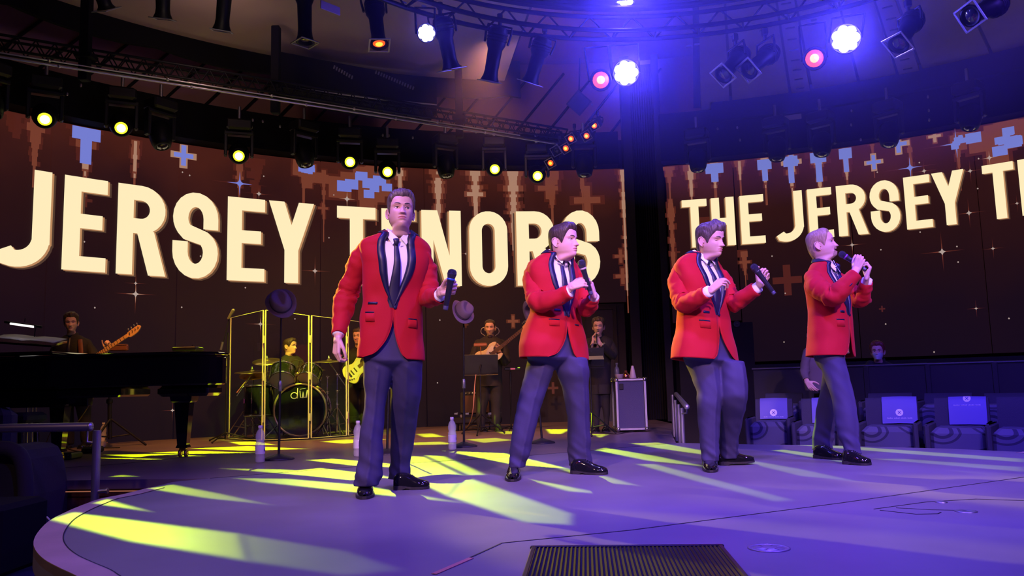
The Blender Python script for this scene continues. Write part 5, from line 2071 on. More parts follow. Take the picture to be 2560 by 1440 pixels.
S3 = dict(label='singer in red jacket with eyes closed, pinching the air, third from left', Y=6.22, yaw=.55, seed=7.7, foot=(1800, 1165),
    torso=[(636, 1722, 1786), (642, 1712, 1792), (650, 1700, 1800), (660, 1690, 1808), (675, 1684, 1816), (700, 1686, 1822), (740, 1694, 1824), (780, 1694, 1824), (820, 1694, 1829), (860, 1684, 1838), (885, 1680, 1843), (903, 1678, 1846)],
    tilt=.10, yneck=642, ybutton=790, cut={-1: .55, 1: 1.3},
    pockets=[('pocket_flap', VELVET, -1, 811, 828, .070, .165, .007), ('pocket_trim', SATIN, -1, 808, 811, .070, .165, .006), ('pocket_trim', SATIN, -1, 785, 791, .070, .130, .006)],
    armR=dict(pts=[(1704, 672, -.02), (1697, 705, -.05), (1702, 738, -.10), (1712, 757, -.16), (1740, 748, -.27), (1768, 731, -.36)], r=[.066, .078, .072, .068, .060, .050], cuff=.026, trim=[(.84, .9, .035)]),
    armL=dict(pts=[(1806, 690, .05), (1816, 716, .05), (1828, 748, .0), (1838, 757, -.05), (1862, 742, -.12), (1890, 722, -.19)], r=[.052, .062, .062, .060, .056, .050], cuff=.028),
    handR=dict(d=(.74, -.20, .62), n=(.55, .60, -.55), curl=((35, 30, 18), (40, 36, 22), (50, 45, 28), (58, 50, 30)), thumb=(.75, .4, .6), tcurl=(6, 10)),
    handL=dict(d=(.55, .1, .80), n=(-.45, -.85, .30), curl=GRIP, thumb=(.75, .5, .65), wrist=(1899, 712, -.22)),
    head=(1775, 601, -.08), hyaw=.72, hpitch=-.16, htilt=-.06, hscale=1.06, hair=HAIR_BR, face=Head(nose=1.1), closed=True,
    quiff=.016, thick=.016, side=.009, fringe=.020, sweep=.010, mess=.5,
    pelvis=[(820, 1700, 1830), (860, 1702, 1842), (890, 1712, 1852), (905, 1735, 1835), (920, 1765, 1820)],
    legR=dict(rows=[(860, 1702, 1795), (905, 1714, 1800, 0), (950, 1733, 1803, -.03), (985, 1745, 1804, -.05), (1002, 1744, 1803, -.05), (1050, 1744, 1799, -.03), (1100, 1750, 1797, -.02), (1130, 1752, 1796, -.02), (1153, 1753, 1795, -.02)], yaw=.3, shoe=(G(1768, 1158), G(1779, 1182))),
    legL=dict(rows=[(860, 1780, 1846, -.02), (900, 1796, 1857, -.05), (950, 1802, 1865, -.08), (985, 1802, 1869, -.08), (1010, 1802, 1866, -.05), (1050, 1801, 1857, .06), (1100, 1798, 1846, .18), (1128, 1796, 1845, .22), (1146, 1795, 1846, .24)], yaw=.5, shoe=(G(1797, 1163), G(1886, 1160)), lift=.05),
    ybreak=1080)
S4 = dict(label='fair-haired singer in red jacket singing in profile, rightmost of the four', Y=6.5, yaw=.78, seed=9.2, foot=(2090, 1160),
    torso=[(656, 2036, 2090), (661, 2030, 2096), (668, 2020, 2101), (676, 2014, 2106), (690, 2009, 2110), (715, 2010, 2116), (745, 2018, 2122), (780, 2023, 2128), (815, 2023, 2131), (850, 2020, 2134), (875, 2018, 2135), (892, 2017, 2136)],
    tilt=.04, k=.72, yneck=661, ybutton=790, cut={-1: .6, 1: .4},
    pockets=[('pocket_flap', VELVET, -1, 806, 822, .065, .155, .007), ('pocket_trim', SATIN, -1, 803, 806, .065, .155, .006), ('pocket_trim', SATIN, -1, 782, 787, .060, .115, .006)],
    armR=dict(pts=[(2034, 695, -.10), (2044, 718, -.17), (2066, 734, -.24), (2086, 738, -.29), (2108, 718, -.32), (2139, 685, -.33)], r=[.070, .080, .074, .070, .060, .050], cuff=.004, trim=[(.88, .5, .03)]),
    armL=dict(pts=[(2090, 695, .16), (2112, 715, .20), (2140, 742, .16), (2152, 746, .10), (2160, 728, .05), (2166, 706, .0)], r=[.060, .066, .066, .062, .056, .048], cuff=.03),
    handR=dict(d=(.36, -.25, .88), n=(.35, .92, .10), curl=((55, 75, 40),) * 4, wrist=(2139, 676, -.28), thumb=(.8, .4, .5)),
    handL=dict(d=(.35, -.1, .90), n=(-.8, .35, .30), curl=((50, 70, 40),) * 4, wrist=(2166, 696, -.06), thumb=(.75, .45, .6)),
    head=(2053, 613, -.03), hyaw=1.10, hpitch=.17, htilt=.0, hscale=1.03, hair=HAIR_BL, face=Head(smile=.8, open_=.8), stubble='chin',
    quiff=.006, thick=.010, side=.006, mess=.25, stubmat=mat('fair beard', (0.40, 0.26, 0.17), 0.7, bump=(300, 0.4)),
    hairline=[.196, .197, .192, .182, .156, .128, .104, .090, .110, .126, .126, .100, .035, .012, .010],
    pelvis=[(810, 2034, 2120), (850, 2032, 2120), (885, 2034, 2112), (915, 2045, 2112), (930, 2060, 2110)],
    legR=dict(rows=[(850, 2036, 2112, -.08), (890, 2042, 2110, -.08), (940, 2061, 2120, -.10), (980, 2077, 2131, -.12), (1010, 2083, 2136, -.13), (1040, 2087, 2139, -.14), (1100, 2099, 2147, -.17), (1120, 2104, 2150, -.18), (1135, 2106, 2151, -.18)], yaw=.8, k=.95, shoe=(G(2108, 1160), G(2178, 1163))),
    legL=dict(rows=[(850, 2040, 2106, .10), (890, 2048, 2104, .10), (930, 2058, 2102, .13), (960, 2054, 2096, .17), (1000, 2047, 2089, .22), (1060, 2038, 2087, .32), (1100, 2034, 2082, .38), (1124, 2032, 2079, .40)], yaw=.8, k=.95, shoe=(G(2036, 1145), G(2110, 1149))),
    ybreak=1060)
for s_ in (S1, S2, S3, S4):
    singers.append(singer(s_))
microphone('microphone with blue band held low in the left hand of tallest singer', P(1113, 776, 4.74), P(1132, 673, 4.70), (.03, .10, .55))
microphone('microphone with pale band upright between two clasped hands', P(1478, 737, 5.66), P(1451, 650, 5.60), (.55, .45, .45))
microphone('black microphone tilted away in the fist of the singer with closed eyes', P(1937, 736, 5.92), P(1880, 661, 5.92), (.04, .04, .06))
microphone('microphone with violet band held up to the mouth of the fair-haired singer', P(2165, 676, 6.30), P(2098, 631, 6.34), (.25, .05, .45))

# ================================================================== things on the deck
PIANOK = mat('piano black lacquer', (.006, .006, .008), .04, coat=1.0)
BRASS = mat('brass', (.75, .50, .18), .25, 1.0)
GOLDC = mat('cymbal bronze', (.80, .55, .20), .28, 1.0, bump=(8, .05))
DRUMK = mat('drum shell black', (.015, .015, .018), .12, coat=.6)
SKINW = mat('drum head', (.70, .68, .60), .5)
FELT = mat('purple grey felt', (.20, .13, .19), .9, bump=(160, .25))
FELTB = mat('hat band', (.07, .05, .08), .7)
ACRY = bpy.data.materials.new('acrylic')
ACRY.use_nodes = True
_nt = ACRY.node_tree
_nt.nodes.remove(_nt.nodes['Principled BSDF'])
_tr, _gl, _mx, _fr = (_nt.nodes.new(x) for x in ('ShaderNodeBsdfTransparent', 'ShaderNodeBsdfGlossy', 'ShaderNodeMixShader', 'ShaderNodeFresnel'))
_tr.inputs[0].default_value = (.93, .94, .93, 1)
_gl.inputs['Roughness'].default_value = .02
_fr.inputs['IOR'].default_value = 1.45
_nt.links.new(_fr.outputs[0], _mx.inputs[0])
_nt.links.new(_tr.outputs[0], _mx.inputs[1])
_nt.links.new(_gl.outputs[0], _mx.inputs[2])
_nt.links.new(_mx.outputs[0], [n for n in _nt.nodes if n.type == 'OUTPUT_MATERIAL'][0].inputs['Surface'])
ACRE = mat('acrylic edge', (.55, .50, .38), .3)
CABLE = mat('cable', (.03, .025, .025), .6)
CABLEO = mat('pale cable', (.45, .22, .14), .6)


def tag(o, label, cat, group=None):
    o['label'], o['category'] = label, cat
    if group:
        o['group'] = group
    return o


# ---- grand piano at the left
Yp = 8.15
pz = lambda x, y, Y=Yp: P(x, y, Y)
piano = thing('grand_piano', 'black lacquered grand piano at left of the stage', 'piano', (-4.6, 8.5, 0))
xt = P(524, 925, Yp)[0]                       # tail end
xk = xt - 2.85                                # keyboard end, outside the view
top, bot = 1.035, .735
ol = []
for q in np.linspace(-PI / 2, PI / 2, 14):
    ol.append((xt - .42 + .42 * math.cos(q), Yp + .42 + .42 * math.sin(q)))
ol += [(xt - .75, Yp + .88), (xt - 1.15, Yp + 1.06), (xt - 1.6, Yp + 1.38), (xk + .3, Yp + 1.48), (xk, Yp + 1.48), (xk, Yp)]
ol = np.array(ol)
rim = MB()
ctr = ol.mean(0)


def grow(p, d):
    v = p - ctr
    return p + v / np.linalg.norm(v, axis=1, keepdims=True) * d


rings = [np.c_[grow(ol, d), np.full(len(ol), z)] for d, z in ((-.02, bot), (.0, bot + .015), (.0, top - .02), (-.01, top))]
rim.loft(rings, smooth=False)
rim.build('rim', PIANOK, piano)
lid = MB()
lid.loft([np.c_[grow(ol, d), np.full(len(ol), z)] for d, z in ((.015, top + .004), (.03, top + .012), (.03, top + .026), (.015, top + .034))], smooth=False)
lid.build('lid', PIANOK, piano)
ld = MB()                                     # front half of the lid folded back
ld.box((xk + .62, Yp + .72, top + .055), (1.30, 1.40, .034), None, .012)
ld.build('lid_flap', PIANOK, piano)
sk = MB()
sk.box((xk + 1.05, Yp + .5, bot - .05), (1.7, .7, .10), None, .02)
sk.box((xt - .35, Yp + .42, bot - .055), (.52, .42, .11), None, .03)
sk.box((xk + .9, Yp + .35, bot - .14), (1.2, .10, .09), None, .01)
sk.build('underframe', PIANOK, piano)


def pleg(px, Y, name='leg'):
    b = G(px, 1143) if Y is None else np.array([P(px, 1000, Y)[0], Y, 0])
    m_ = MB()
    x, y = b[0], b[1]
    rs = []
    for z, w_, d_ in ((bot - .10, .115, .10), (bot - .16, .105, .09), (bot - .175, .085, .075), (.60, .080, .07), (.13, .048, .045), (.10, .06, .055), (.095, .035, .035)):
        rs.append([(x + sx * w_, y + sy * d_, z) for sx, sy in ((-1, -1), (1, -1), (1, 1), (-1, 1))])
    m_.loft(rs, smooth=False)
    o = m_.build(name, PIANOK, piano)
    c = MB()
    c.box((x, y, .085), (.07, .06, .03), None, .008)
    c.build('caster_fork', BRASS, o)
    for s_ in (-.02, .02):
        c = MB()
        c.revolve([(.012, -.012), (.038, -.012), (.042, 0), (.038, .012), (.012, .012)], (x + s_ * 1.5, y, .042), [[0, 1, 0], [0, 0, 1], [1, 0, 0]], 18)
        c.build('caster_wheel', BRASS, o)


pleg(461, 8.62)
pleg(152, 8.45)
ly = MB()
for px in (66, 78, 87):
    a, b = P(px + 2, 1005, 8.5), P(px, 1143, 8.5)
    ly.rod(a, b, .011, 8)
ly.build('lyre_rod', ALU, piano)
m_ = MB()
m_.box(P(76, 1147, 8.5) + [0, 0, .03], (.22, .12, .06), None, .015)
m_.box(P(80, 1000, 8.5), (.18, .10, .10), None, .02)
m_.build('pedal_lyre', PIANOK, piano)
for px in (66, 76, 86):
    m_ = MB()
    m_.box(P(px, 1152, 8.42) + [0, 0, .02], (.026, .16, .010), None, .004)
    m_.build('pedal', BRASS, piano)
# music desk, sheets and lamp on top
m_ = MB()
a, b = P(-140, 850, 8.35), P(128, 868, 8.35)
m_.prism([a, b, b + [0, .30, .06], a + [0, .30, .06]], (0, 0, .02))
m_.build('music_desk', PIANOK, piano)
for i, (x0, x1, y0, y1) in enumerate(((-30, 52, 846, 834), (44, 133, 852, 841))):
    m_ = MB()
    a, b = P(x0, y0, 8.30), P(x1, y0 + 5, 8.30)
    pts0 = [a, (a * 2 + b) / 3 + [0, 0, .012], (a + 2 * b) / 3 + [0, 0, .01], b]
    m_.loft([pts0, np.array(pts0) + [0, .26, .055], np.array(pts0) + [0, .26, .051], np.array(pts0) - [0, 0, .004]], False)
    o = m_.build('sheet_music', PAPER, None, org=tuple(a))
    tag(o, ('left' if i == 0 else 'right') + ' sheet of music lying on the piano desk', 'paper', 'sheets of music on the piano')
lp = thing('piano_lamp', 'slim reading lamp with lit white bar above the piano sheets', 'lamp', tuple(P(86, 840, 8.4)))
m_ = MB()
m_.tube([P(86, 842, 8.4), P(88, 825, 8.4), P(92, 814, 8.38)], .006, 6)
m_.rod(P(62, 805, 8.4), P(63, 795, 8.4), .005, 6)
m_.build('stem', BLACK, lp)
m_ = MB()
m_.rod(P(12, 805, 8.36), P(104, 818, 8.36), .013, 10)
m_.build('lamp_bar', BLACK, lp)
m_ = MB()
m_.rod(P(26, 809, 8.345), P(84, 817, 8.345), .011, 10)
m_.build('lit_tube', glow('lamp tube', (.85, .80, .75), 1.6), lp)
bn = thing('piano_bench', 'dark piano bench with padded top behind the handrail', 'bench', tuple(G(20, 1150)))
c = np.array([P(15, 1050, 8.0)[0] - .1, 8.0, 0])
m_ = MB()
m_.box(c + [0, 0, .46], (.80, .38, .10), None, .03)
m_.build('seat', SOFTB, bn)
for sx in (-1, 1):
    for sy in (-1, 1):
        m_ = MB()
        m_.rod(c + [sx * .34, sy * .14, 0], c + [sx * .32, sy * .13, .42], .02, 8, r2=.028)
        m_.build('leg', PIANOK, bn)


# ---- stands with hats, bottles
def hatstand(label, base, hat_px, Yh, lit=False):
    base = np.asarray(base, float)
    t = thing('microphone_stand', label, 'stand', tuple(base), 'straight stands with round bases for the hats')
    b = MB()
    b.revolve([(.145, 0), (.148, .006), (.14, .016), (.06, .040), (.03, .052), (.02, .055)], base, None, 32)
    b.build('round_base', mat('stand base', (.05, .045, .05), .45, .5), t)
    h = P(hat_px[0], hat_px[1], base[1])
    top_ = np.array([base[0] + (h[0] - base[0]), base[1], h[2]])
    m_ = MB()
    midp = base + (top_ - base) * .5
    m_.rod(base + [0, 0, .04], midp, .0125, 10)
    m_.build('lower_tube', BLACK, t)
    m_ = MB()
    m_.rod(midp - [0, 0, .02], top_, .0085, 10)
    m_.build('upper_tube', BLACK, t)
    m_ = MB()
    m_.revolve([(.012, -.05), (.020, -.045), (.021, .03), (.014, .05), (.010, .055)], midp, None, 14)
    m_.build('clutch', STEEL, t)
    return top_


def fedora(label, c, ax, s=1.0, flip=1):
    """c: centre of brim plane; ax: rows = side, front, crown direction"""
    t = thing('fedora', label, 'hat', tuple(c), 'grey hats hung on the stands')
    ax = np.asarray(ax, float)
    th = np.linspace(0, 2 * PI, 48, endpoint=False)

    def el(rx, ry, z, curl=0.0, pinch=0.0, dent=0.0):
        x, y = rx * np.cos(th), ry * np.sin(th)
        zz = z + curl * np.abs(np.cos(th)) ** 2.2 - pinch * np.clip(np.sin(th), 0, 1) ** 3
        if dent:
            w_ = np.exp(-(np.cos(th) / .45) ** 2)
            zz = zz + 0 * w_
            x = x * (1 - dent * np.clip(np.sin(th), 0, 1) ** 2)
        return c + s * (x[:, None] * ax[0] + y[:, None] * ax[1] + zz[:, None] * ax[2])
    b = MB()
    b.loft([el(.092, .108, .002), el(.110, .128, .000, .004), el(.130, .150, -.002, .026, .012), el(.134, .155, .001, .034, .016), el(.130, .150, .005, .031, .013), el(.110, .128, .007, .008), el(.090, .106, .008)], True, False, False)
    b.build('brim', FELT, t)
    k = MB()
    k.loft([el(.092, .110, .0), el(.0925, .110, .03), el(.089, .106, .065, dent=.12), el(.080, .098, .095, .004, .012, .30), el(.066, .086, .108, .014, .014, .40), el(.045, .066, .102, .010, .012, .4), el(.015, .04, .088, 0, .01), el(.001, .002, .086)], True, False, False)
    k.build('crown', FELT, t)
    q = MB()
    q.loft([el(.0935, .1115, .006), el(.0945, .1125, .009), el(.0945, .1125, .034), el(.0935, .1115, .037)], True, False, False)
    q.build('band', FELTB, t)
    return t


def tilt_ax(crown, front):
    z = nrm(crown)
    f = nrm(np.asarray(front, float) - z * np.dot(front, z))
    return np.array([np.cross(f, z), f, z])


b1 = G(697, 1149)
tp = hatstand('black straight stand left of the tallest singer, with a hat on top', b1, (703, 786), 8.06)
fedora('purple grey hat on the left stand, tipped toward the viewer', P(703, 759, b1[1] - .05), tilt_ax((.10, -.90, .42), (.45, .1, -.9)), 1.08)
b2 = G(1160, 1117)
tp = hatstand('black straight stand between the first two singers, with a hat on top', b2, (1159, 805), 9.2)
fedora('purple grey hat leaning right, on the stand between first two singers', P(1154, 781, b2[1] - .03), tilt_ax((.62, -.60, .50), (.25, .55, .78)), 1.08)
b3 = G(1355, 1108)
tp = hatstand('black straight stand behind the second singer, its base between his legs', b3, (1330, 808), 9.5)
fedora('hat half hidden behind the elbow of the second singer', P(1330, 782, b3[1] - .05), tilt_ax((.55, .55, .62), (-.3, .5, -.8)), 1.08)
b4 = G(968, 1135)
tp = hatstand('black straight stand hidden behind the tallest singer, base beside his shoe', b4, (975, 790), 8.5)
fedora('hat hidden on the stand behind the tallest singer', P(980, 770, b4[1] - .05), tilt_ax((.1, -.8, .5), (.3, .2, -.9)), 1.0)

PET = mat('clear plastic', (.85, .83, .88), .08, alpha=.32)
WATER = mat('bottle water', (.80, .82, .90), .05, alpha=.22)
CAPM = mat('pale bottle cap', (.70, .62, .72), .5)
LABELM = mat('bottle label', (.72, .68, .76), .5)


def bottle(label, px, py, ptop):
    base = G(px, py)
    h = P(px, ptop, base[1])[2]
    k = h / .31
    t = thing('water_bottle', label, 'bottle', tuple(base), 'water bottles standing on the stage')
    m_ = MB()
    r = .040 * k
    m_.revolve([(.001, .004), (r * .8, 0), (r, .012 * k), (r, .05 * k), (r * .95, .058 * k), (r, .066 * k), (r, .16 * k), (r * .84, .178 * k), (r * .96, .196 * k), (r, .222 * k), (r * .8, .255 * k), (r * .42, .280 * k), (r * .36, .288 * k), (r * .36, .30 * k)], base, None, 20, cap=False)
    m_.build('bottle_body', PET, t)
    m_ = MB()
    m_.revolve([(.001, .006), (r * .93, .012 * k), (r * .93, .158 * k), (r * .78, .178 * k), (r * .86, .196 * k), (.001, .197 * k)], base, None, 18)
    m_.build('water', WATER, t)
    m_ = MB()
    m_.revolve([(r * .40, .286 * k), (r * .46, .288 * k), (r * .46, .308 * k), (r * .40, .311 * k), (.001, .311 * k)], base, None, 16)
    m_.build('cap', CAPM, t)
    m_ = MB()
    m_.revolve([(r * 1.015, .075 * k), (r * 1.015, .145 * k)], base, None, 20, cap=False)
    m_.build('paper_label', LABELM, t)
    m_ = MB()
    m_.revolve([(r * 1.025, .095 * k), (r * 1.025, .118 * k)], base, [[.9, -.43, 0], [.43, .9, 0], [0, 0, 1]], 6, cap=False, arc=.7)
    m_.build('label_mark', mat('label ink', (.10, .08, .35), .5), t)


bottle('clear water bottle beside the left hat stand', 650, 1157, 1064)
bottle('clear water bottle at the heel of the tallest singer', 895, 1142, 1052)
bottle('clear water bottle beside the stand between first two singers', 1131, 1125, 1043)
bottle('water bottle on the floor under the piano beside the tripod', 257, 1118, 1057)


# ---- music stands and tripods
def tripod(mb, base, h, spread, r=.010, hub=.28, ang=.4):
    base = np.asarray(base, float)
    for k in range(3):
        a = ang + k * 2 * PI / 3
        f = base + np.array([math.cos(a), math.sin(a), 0]) * spread
        mb.rod(base + [0, 0, hub], f + [0, 0, .012], r, 6)
        mb.rod(base + [0, 0, hub * .35], base * .45 + f * .55 + [0, 0, hub * .42], r * .7, 5)
        mb.ball(f + [0, 0, .012], .014, 8, 6)


def music_stand(label, base, desk_c, w_, h, face, tilt=.25, lit=None, sheet=False):
    t = thing('music_stand', label, 'music stand', tuple(base))
    m_ = MB()
    tripod(m_, base, .3, .34)
    m_.build('tripod', BLACK, t)
    m_ = MB()
    dc = np.asarray(desk_c, float)
    m_.rod(base + [0, 0, .05], [base[0], base[1], dc[2] - h * .2], .011, 8)
    m_.rod([base[0], base[1], dc[2] - h * .25], dc, .014, 8)
    m_.build('post', BLACK, t)
    m_ = MB()
    A = axes_z(face)
    m_.box(dc, (w_, h, .012), A, .004)
    m_.box(dc - A[1] * h / 2 - A[2] * .03, (w_, .010, .06), A, .003)
    m_.build('desk', mat('music desk black', (.014, .014, .014), .4), t)
    return t, A, dc


# ---- pedal strip, cables, small floor clutter round the piano
def cable(label, pts, r=.006, mt=None, z0=.006):
    p = smooth_path([np.asarray(q, float) + [0, 0, z0] for q in pts], 40)
    m_ = MB()
    m_.tube(p, r, 6)
    o = m_.build('cable', mt or CABLE, None, org=tuple(p[0]))
    return tag(o, label, 'cable')


cable('pale cable curling over the floor right of the piano tripod', [G(250, 1113), G(300, 1099), G(330, 1100), G(362, 1097)], .007, CABLEO)
cable('thin cable drooping under the piano between its legs', [P(235, 992, 9.4), P(205, 1040, 9.4), P(180, 1065, 9.4), P(160, 1030, 9.4), P(168, 1010, 9.4)], .005, CABLEO, 0)
cable('thin cable hanging below the piano lyre', [P(130, 1010, 9.2), P(138, 1050, 9.2), P(120, 1095, 9.3), G(108, 1132)], .005, CABLEO, 0)
cable('black cable looping over the floor behind the piano leg', [G(120, 1125), G(160, 1122), G(200, 1130), G(235, 1122), G(300, 1120)], .006)
for nm, x0, x1, y0, col in (('flat orange case lying on floor under the piano', 92, 138, 1124, (.40, .13, .06)), ('low dark pedal board beside the piano leg', 155, 175, 1150, (.03, .03, .03)), ('small black box with cable near the tripod', 205, 232, 1134, (.03, .03, .03))):
    a, b = G(x0, y0), G(x1, y0)
    m_ = MB()
    m_.box((a + b) / 2 + [0, .12, .035], (np.linalg.norm(b - a), .24, .07), None, .015)
    m_.box((a + b) / 2 + [0, .0, .05], (np.linalg.norm(b - a) * .5, .02, .02), None, .006)
    o = m_.build('floor_box', mat('box %.2f' % col[0], col, .5), None, org=tuple((a + b) / 2))
    tag(o, nm, 'box')
# tripod stand between the piano and the screen
st = thing('tripod_stand', 'black tripod stand with tall post behind the piano', 'stand', tuple(G(275, 1115)))
bs = G(274, 1118)
m_ = MB()
tripod(m_, bs, .3, .42, .014, .36)
m_.build('tripod', BLACK, st)
m_ = MB()
m_.rod(bs + [0, 0, .1], P(274, 880, bs[1]), .020, 10)
m_.rod(bs + [0, 0, .1], P(274, 1000, bs[1]), .026, 10)
m_.revolve([(.03, -.03), (.04, -.02), (.04, .02), (.03, .03)], P(274, 1003, bs[1]), None, 12)
m_.build('post', BLACK, st)
a = P(297, 863, bs[1])
m_ = MB()
m_.box(P(297, 870, bs[1]), (.24, .05, .075), None, .012)
m_.box(P(297, 862, bs[1]) + [0, 0, .0], (.22, .06, .012), None, .004)
m_.build('tray', mat('copper box', (.30, .12, .07), .35, .5), st)
m_ = MB()
c = P(470, 873, 9.6)
m_.box(c, (.28, .25, .05), None, .012)
m_.box(c + [0, 0, -.10], (.04, .04, .2), None, .01)
m_.rod(c + [.05, 0, 0], c + [.05, 0, .05], .006, 6)
o = m_.build('pedal_tray', BLACK, None, org=tuple(c))
tag(o, 'small black tray standing behind the tail of the piano', 'tray')
m_ = MB()
tb = G(455, 1100)

# ---- drum shield of clear panels
sh = thing('drum_shield', 'clear folding drum shield with bright edges round the drum kit', 'shield', tuple(G(773, 1098)))
cx_ = [(572, 795, 1106), (657, 792, 1094), (776, 789, 1099), (868, 805, 1092), (925, 812, 1082)]
bb = []
for px, yt, yb_ in cx_:
    g = G(px, yb_)
    bb.append((g, P(px, yt, g[1])[2]))
bb[1] = (np.array([P(657, 1094, bb[0][0][1] - .02)[0], bb[0][0][1] - .02, 0]), bb[1][1])
bb[2] = (np.array([P(775, 1094, 11.15)[0], 11.15, 0]), P(775, 789, 11.15)[2])
bb[0] = (np.array([P(571, 1094, 11.55)[0], 11.55, 0]), P(571, 795, 11.55)[2])
bb[3] = (np.array([P(869, 1090, 11.60)[0], 11.60, 0]), P(869, 800, 11.60)[2])
bb[4] = (np.array([P(932, 1085, 12.3)[0], 12.3, 0]), P(932, 810, 12.3)[2])
for (a, ha), (b, hb) in zip(bb[:-1], bb[1:]):
    e = nrm(b - a)
    n_ = np.cross(e, [0, 0, 1.0])
    a_, b_ = a + e * .02, b - e * .02
    m_ = MB()
    m_.loft([[a_ + [0, 0, .02], b_ + [0, 0, .02]], [a_ + [0, 0, ha], b_ + [0, 0, hb]]], False, smooth=False)
    pn = m_.build('panel', ACRY, sh)
    m_ = MB()
    rr_ = .007
    m_.tube([a_ + [0, 0, .02], a_ + [0, 0, ha]], rr_ * 1.5, 6)
    m_.tube([b_ + [0, 0, .02], b_ + [0, 0, hb]], rr_ * 1.5, 6)
    m_.tube([a_ + [0, 0, ha], b_ + [0, 0, hb]], rr_ * .6, 6)
    m_.tube([a_ + [0, 0, .02], b_ + [0, 0, .02]], rr_ * .6, 6)
    m_.build('panel_edge', ACRE, pn)
for (b, hb) in bb[1:4]:
    for z in (.25, .8, 1.3):
        m_ = MB()
        m_.rod(b + [0, -.012, z], b + [0, -.012, z + .10], .012, 8)
        m_.build('hinge', mat('clear hinge', (.5, .48, .4), .3), sh)

# ---- drum kit
Yd = 12.0
kit = thing('drum_kit', 'black drum kit with pale heads and chrome stands behind the shield', 'drum kit', tuple(G(745, 1098)))


def drum(name, c, ax, r, depth, head, lugs=8, logo=False):
    A = axes_z(ax)
    m_ = MB()
    m_.revolve([(r * .985, -depth / 2), (r, -depth / 2 + .01), (r, depth / 2 - .01), (r * .985, depth / 2)], c, A, 32)
    o = m_.build(name, DRUMK, kit)
    for s_ in (-1, 1):
        m_ = MB()
        m_.revolve([(r * 1.0, depth / 2 * s_ - .004 * s_), (r * 1.045, depth / 2 * s_ - .012 * s_), (r * 1.045, depth / 2 * s_ + .012 * s_), (r * .97, depth / 2 * s_ + .014 * s_), (r * .97, depth / 2 * s_)], c, A, 32, cap=False)
        m_.build('hoop', CHROME if not logo else mat('hoop gold', (.62, .52, .28), .3, .6), o)
        m_ = MB()
        m_.revolve([(r * .975, 0), (r * .9, .003), (.001, .005)], np.asarray(c) + A[2] * depth / 2 * s_, np.array([A[0], A[1], A[2] * s_]), 32)
        m_.build('drum_head', head[0 if s_ > 0 else 1], o)
    m_ = MB()
    for k in range(lugs):
        q = k * 2 * PI / lugs + .2
        d = A[0] * math.cos(q) + A[1] * math.sin(q)
        p = np.asarray(c) + d * (r + .014)
        m_.rod(p - A[2] * depth * .5, p + A[2] * depth * .5, .004, 5)
        m_.box(p, (.022, .02, min(.07, depth * .4)), [d, np.cross(A[2], d), A[2]], .006)
    m_.build('lugs', CHROME, o, kind='stuff')
    return o, A


BH = mat('black drum head', (.010, .012, .016), .15)
bc = P(747, 1042, 11.75)
br = 64 / FPX * np.dot(bc - CAMPOS, _f)
bc[2] = max(bc[2], br * 1.06)
o, A = drum('bass_drum', bc + [0, .22, 0], (.10, -1, 0), br, .46, (BH, BH), 10, True)
# emblem on the front head: the letters d and w in outline
m_ = MB()
fc = bc + [0, .22, 0] + A[2] * (.23 + .012)
lx, lz = -A[0] if A[0][0] < 0 else A[0], np.array([0, 0, 1.0])
ec = fc + lx * 0.0 + lz * br * .62


def emb(pts, w_=.010):
    for qd in stroke_quads(pts, w_):
        m_.add([ec + lx * p[0] + lz * p[1] + A[2] * .002 for p in qd], [(0, 1, 2, 3)], 0, False)


s_ = br * .23
emb([(-1.0 * s_ + .55 * s_ * math.cos(a), -.25 * s_ + .5 * s_ * math.sin(a)) for a in np.linspace(.4, 2 * PI - .1, 18)], .012)
emb([(-.42 * s_, 1.0 * s_), (-.50 * s_, -.75 * s_)], .012)
emb([(-.05 * s_, .55 * s_), (.05 * s_, -.6 * s_), (.40 * s_, -.65 * s_), (.50 * s_, .3 * s_), (.62 * s_, -.6 * s_), (1.0 * s_, -.6 * s_), (1.18 * s_, .65 * s_)], .012)
emb([(-.05 * s_, .78 * s_), (.9 * s_, .95 * s_)], .006)
m_.build('emblem', mat('emblem white', (.75, .72, .70), .5), o)
for s_ in (-1, 1):
    m_ = MB()
    m_.rod(bc + [s_ * br * .8, .1, -br * .5], bc + [s_ * br * 1.25, -.12, -bc[2] + .01], .010, 6)
    m_.build('spur', CHROME, kit)
drum('rack_tom', P(707, 938, 11.75), (.12, -.68, -.74), .175, .20, (SKINW, SKINW))
drum('rack_tom', P(775, 937, 11.8), (-.12, -.68, -.74), .150, .18, (SKINW, SKINW))
drum('floor_tom', P(648, 1003, 11.95), (.0, -.06, -1), .205, .42, (SKINW, SKINW))
drum('snare_drum', P(770, 985, 12.5), (0, -.1, 1), .17, .14, (SKINW, SKINW))
m_ = MB()
m_.rod(P(739, 985, 11.95), P(741, 940, 11.9), .014, 8)
m_.tube([P(741, 942, 11.9), P(728, 935, 11.85), P(715, 930, 11.85)], .010, 6)
m_.tube([P(741, 942, 11.9), P(755, 935, 11.85), P(768, 932, 11.85)], .010, 6)
m_.build('tom_mount', CHROME, kit)


def cymbal(c, ax, r, name='cymbal'):
    A = axes_z(ax)
    m_ = MB()
    m_.revolve([(.004, .034), (r * .06, .033), (r * .14, .026), (r * .18, .016), (r * .22, .013), (r * .6, .006), (r, -.004), (r, -.006), (r * .6, .003), (r * .2, .010), (.004, .030)], c, A, 36, cap=False)
    m_.build(name, GOLDC, kit)
    w_ = MB()
    w_.revolve([(.012, .03), (.018, .036), (.018, .05), (.010, .055), (.010, .075), (.004, .08)], c, A, 12)
    w_.build('wing_nut', STEEL, kit)


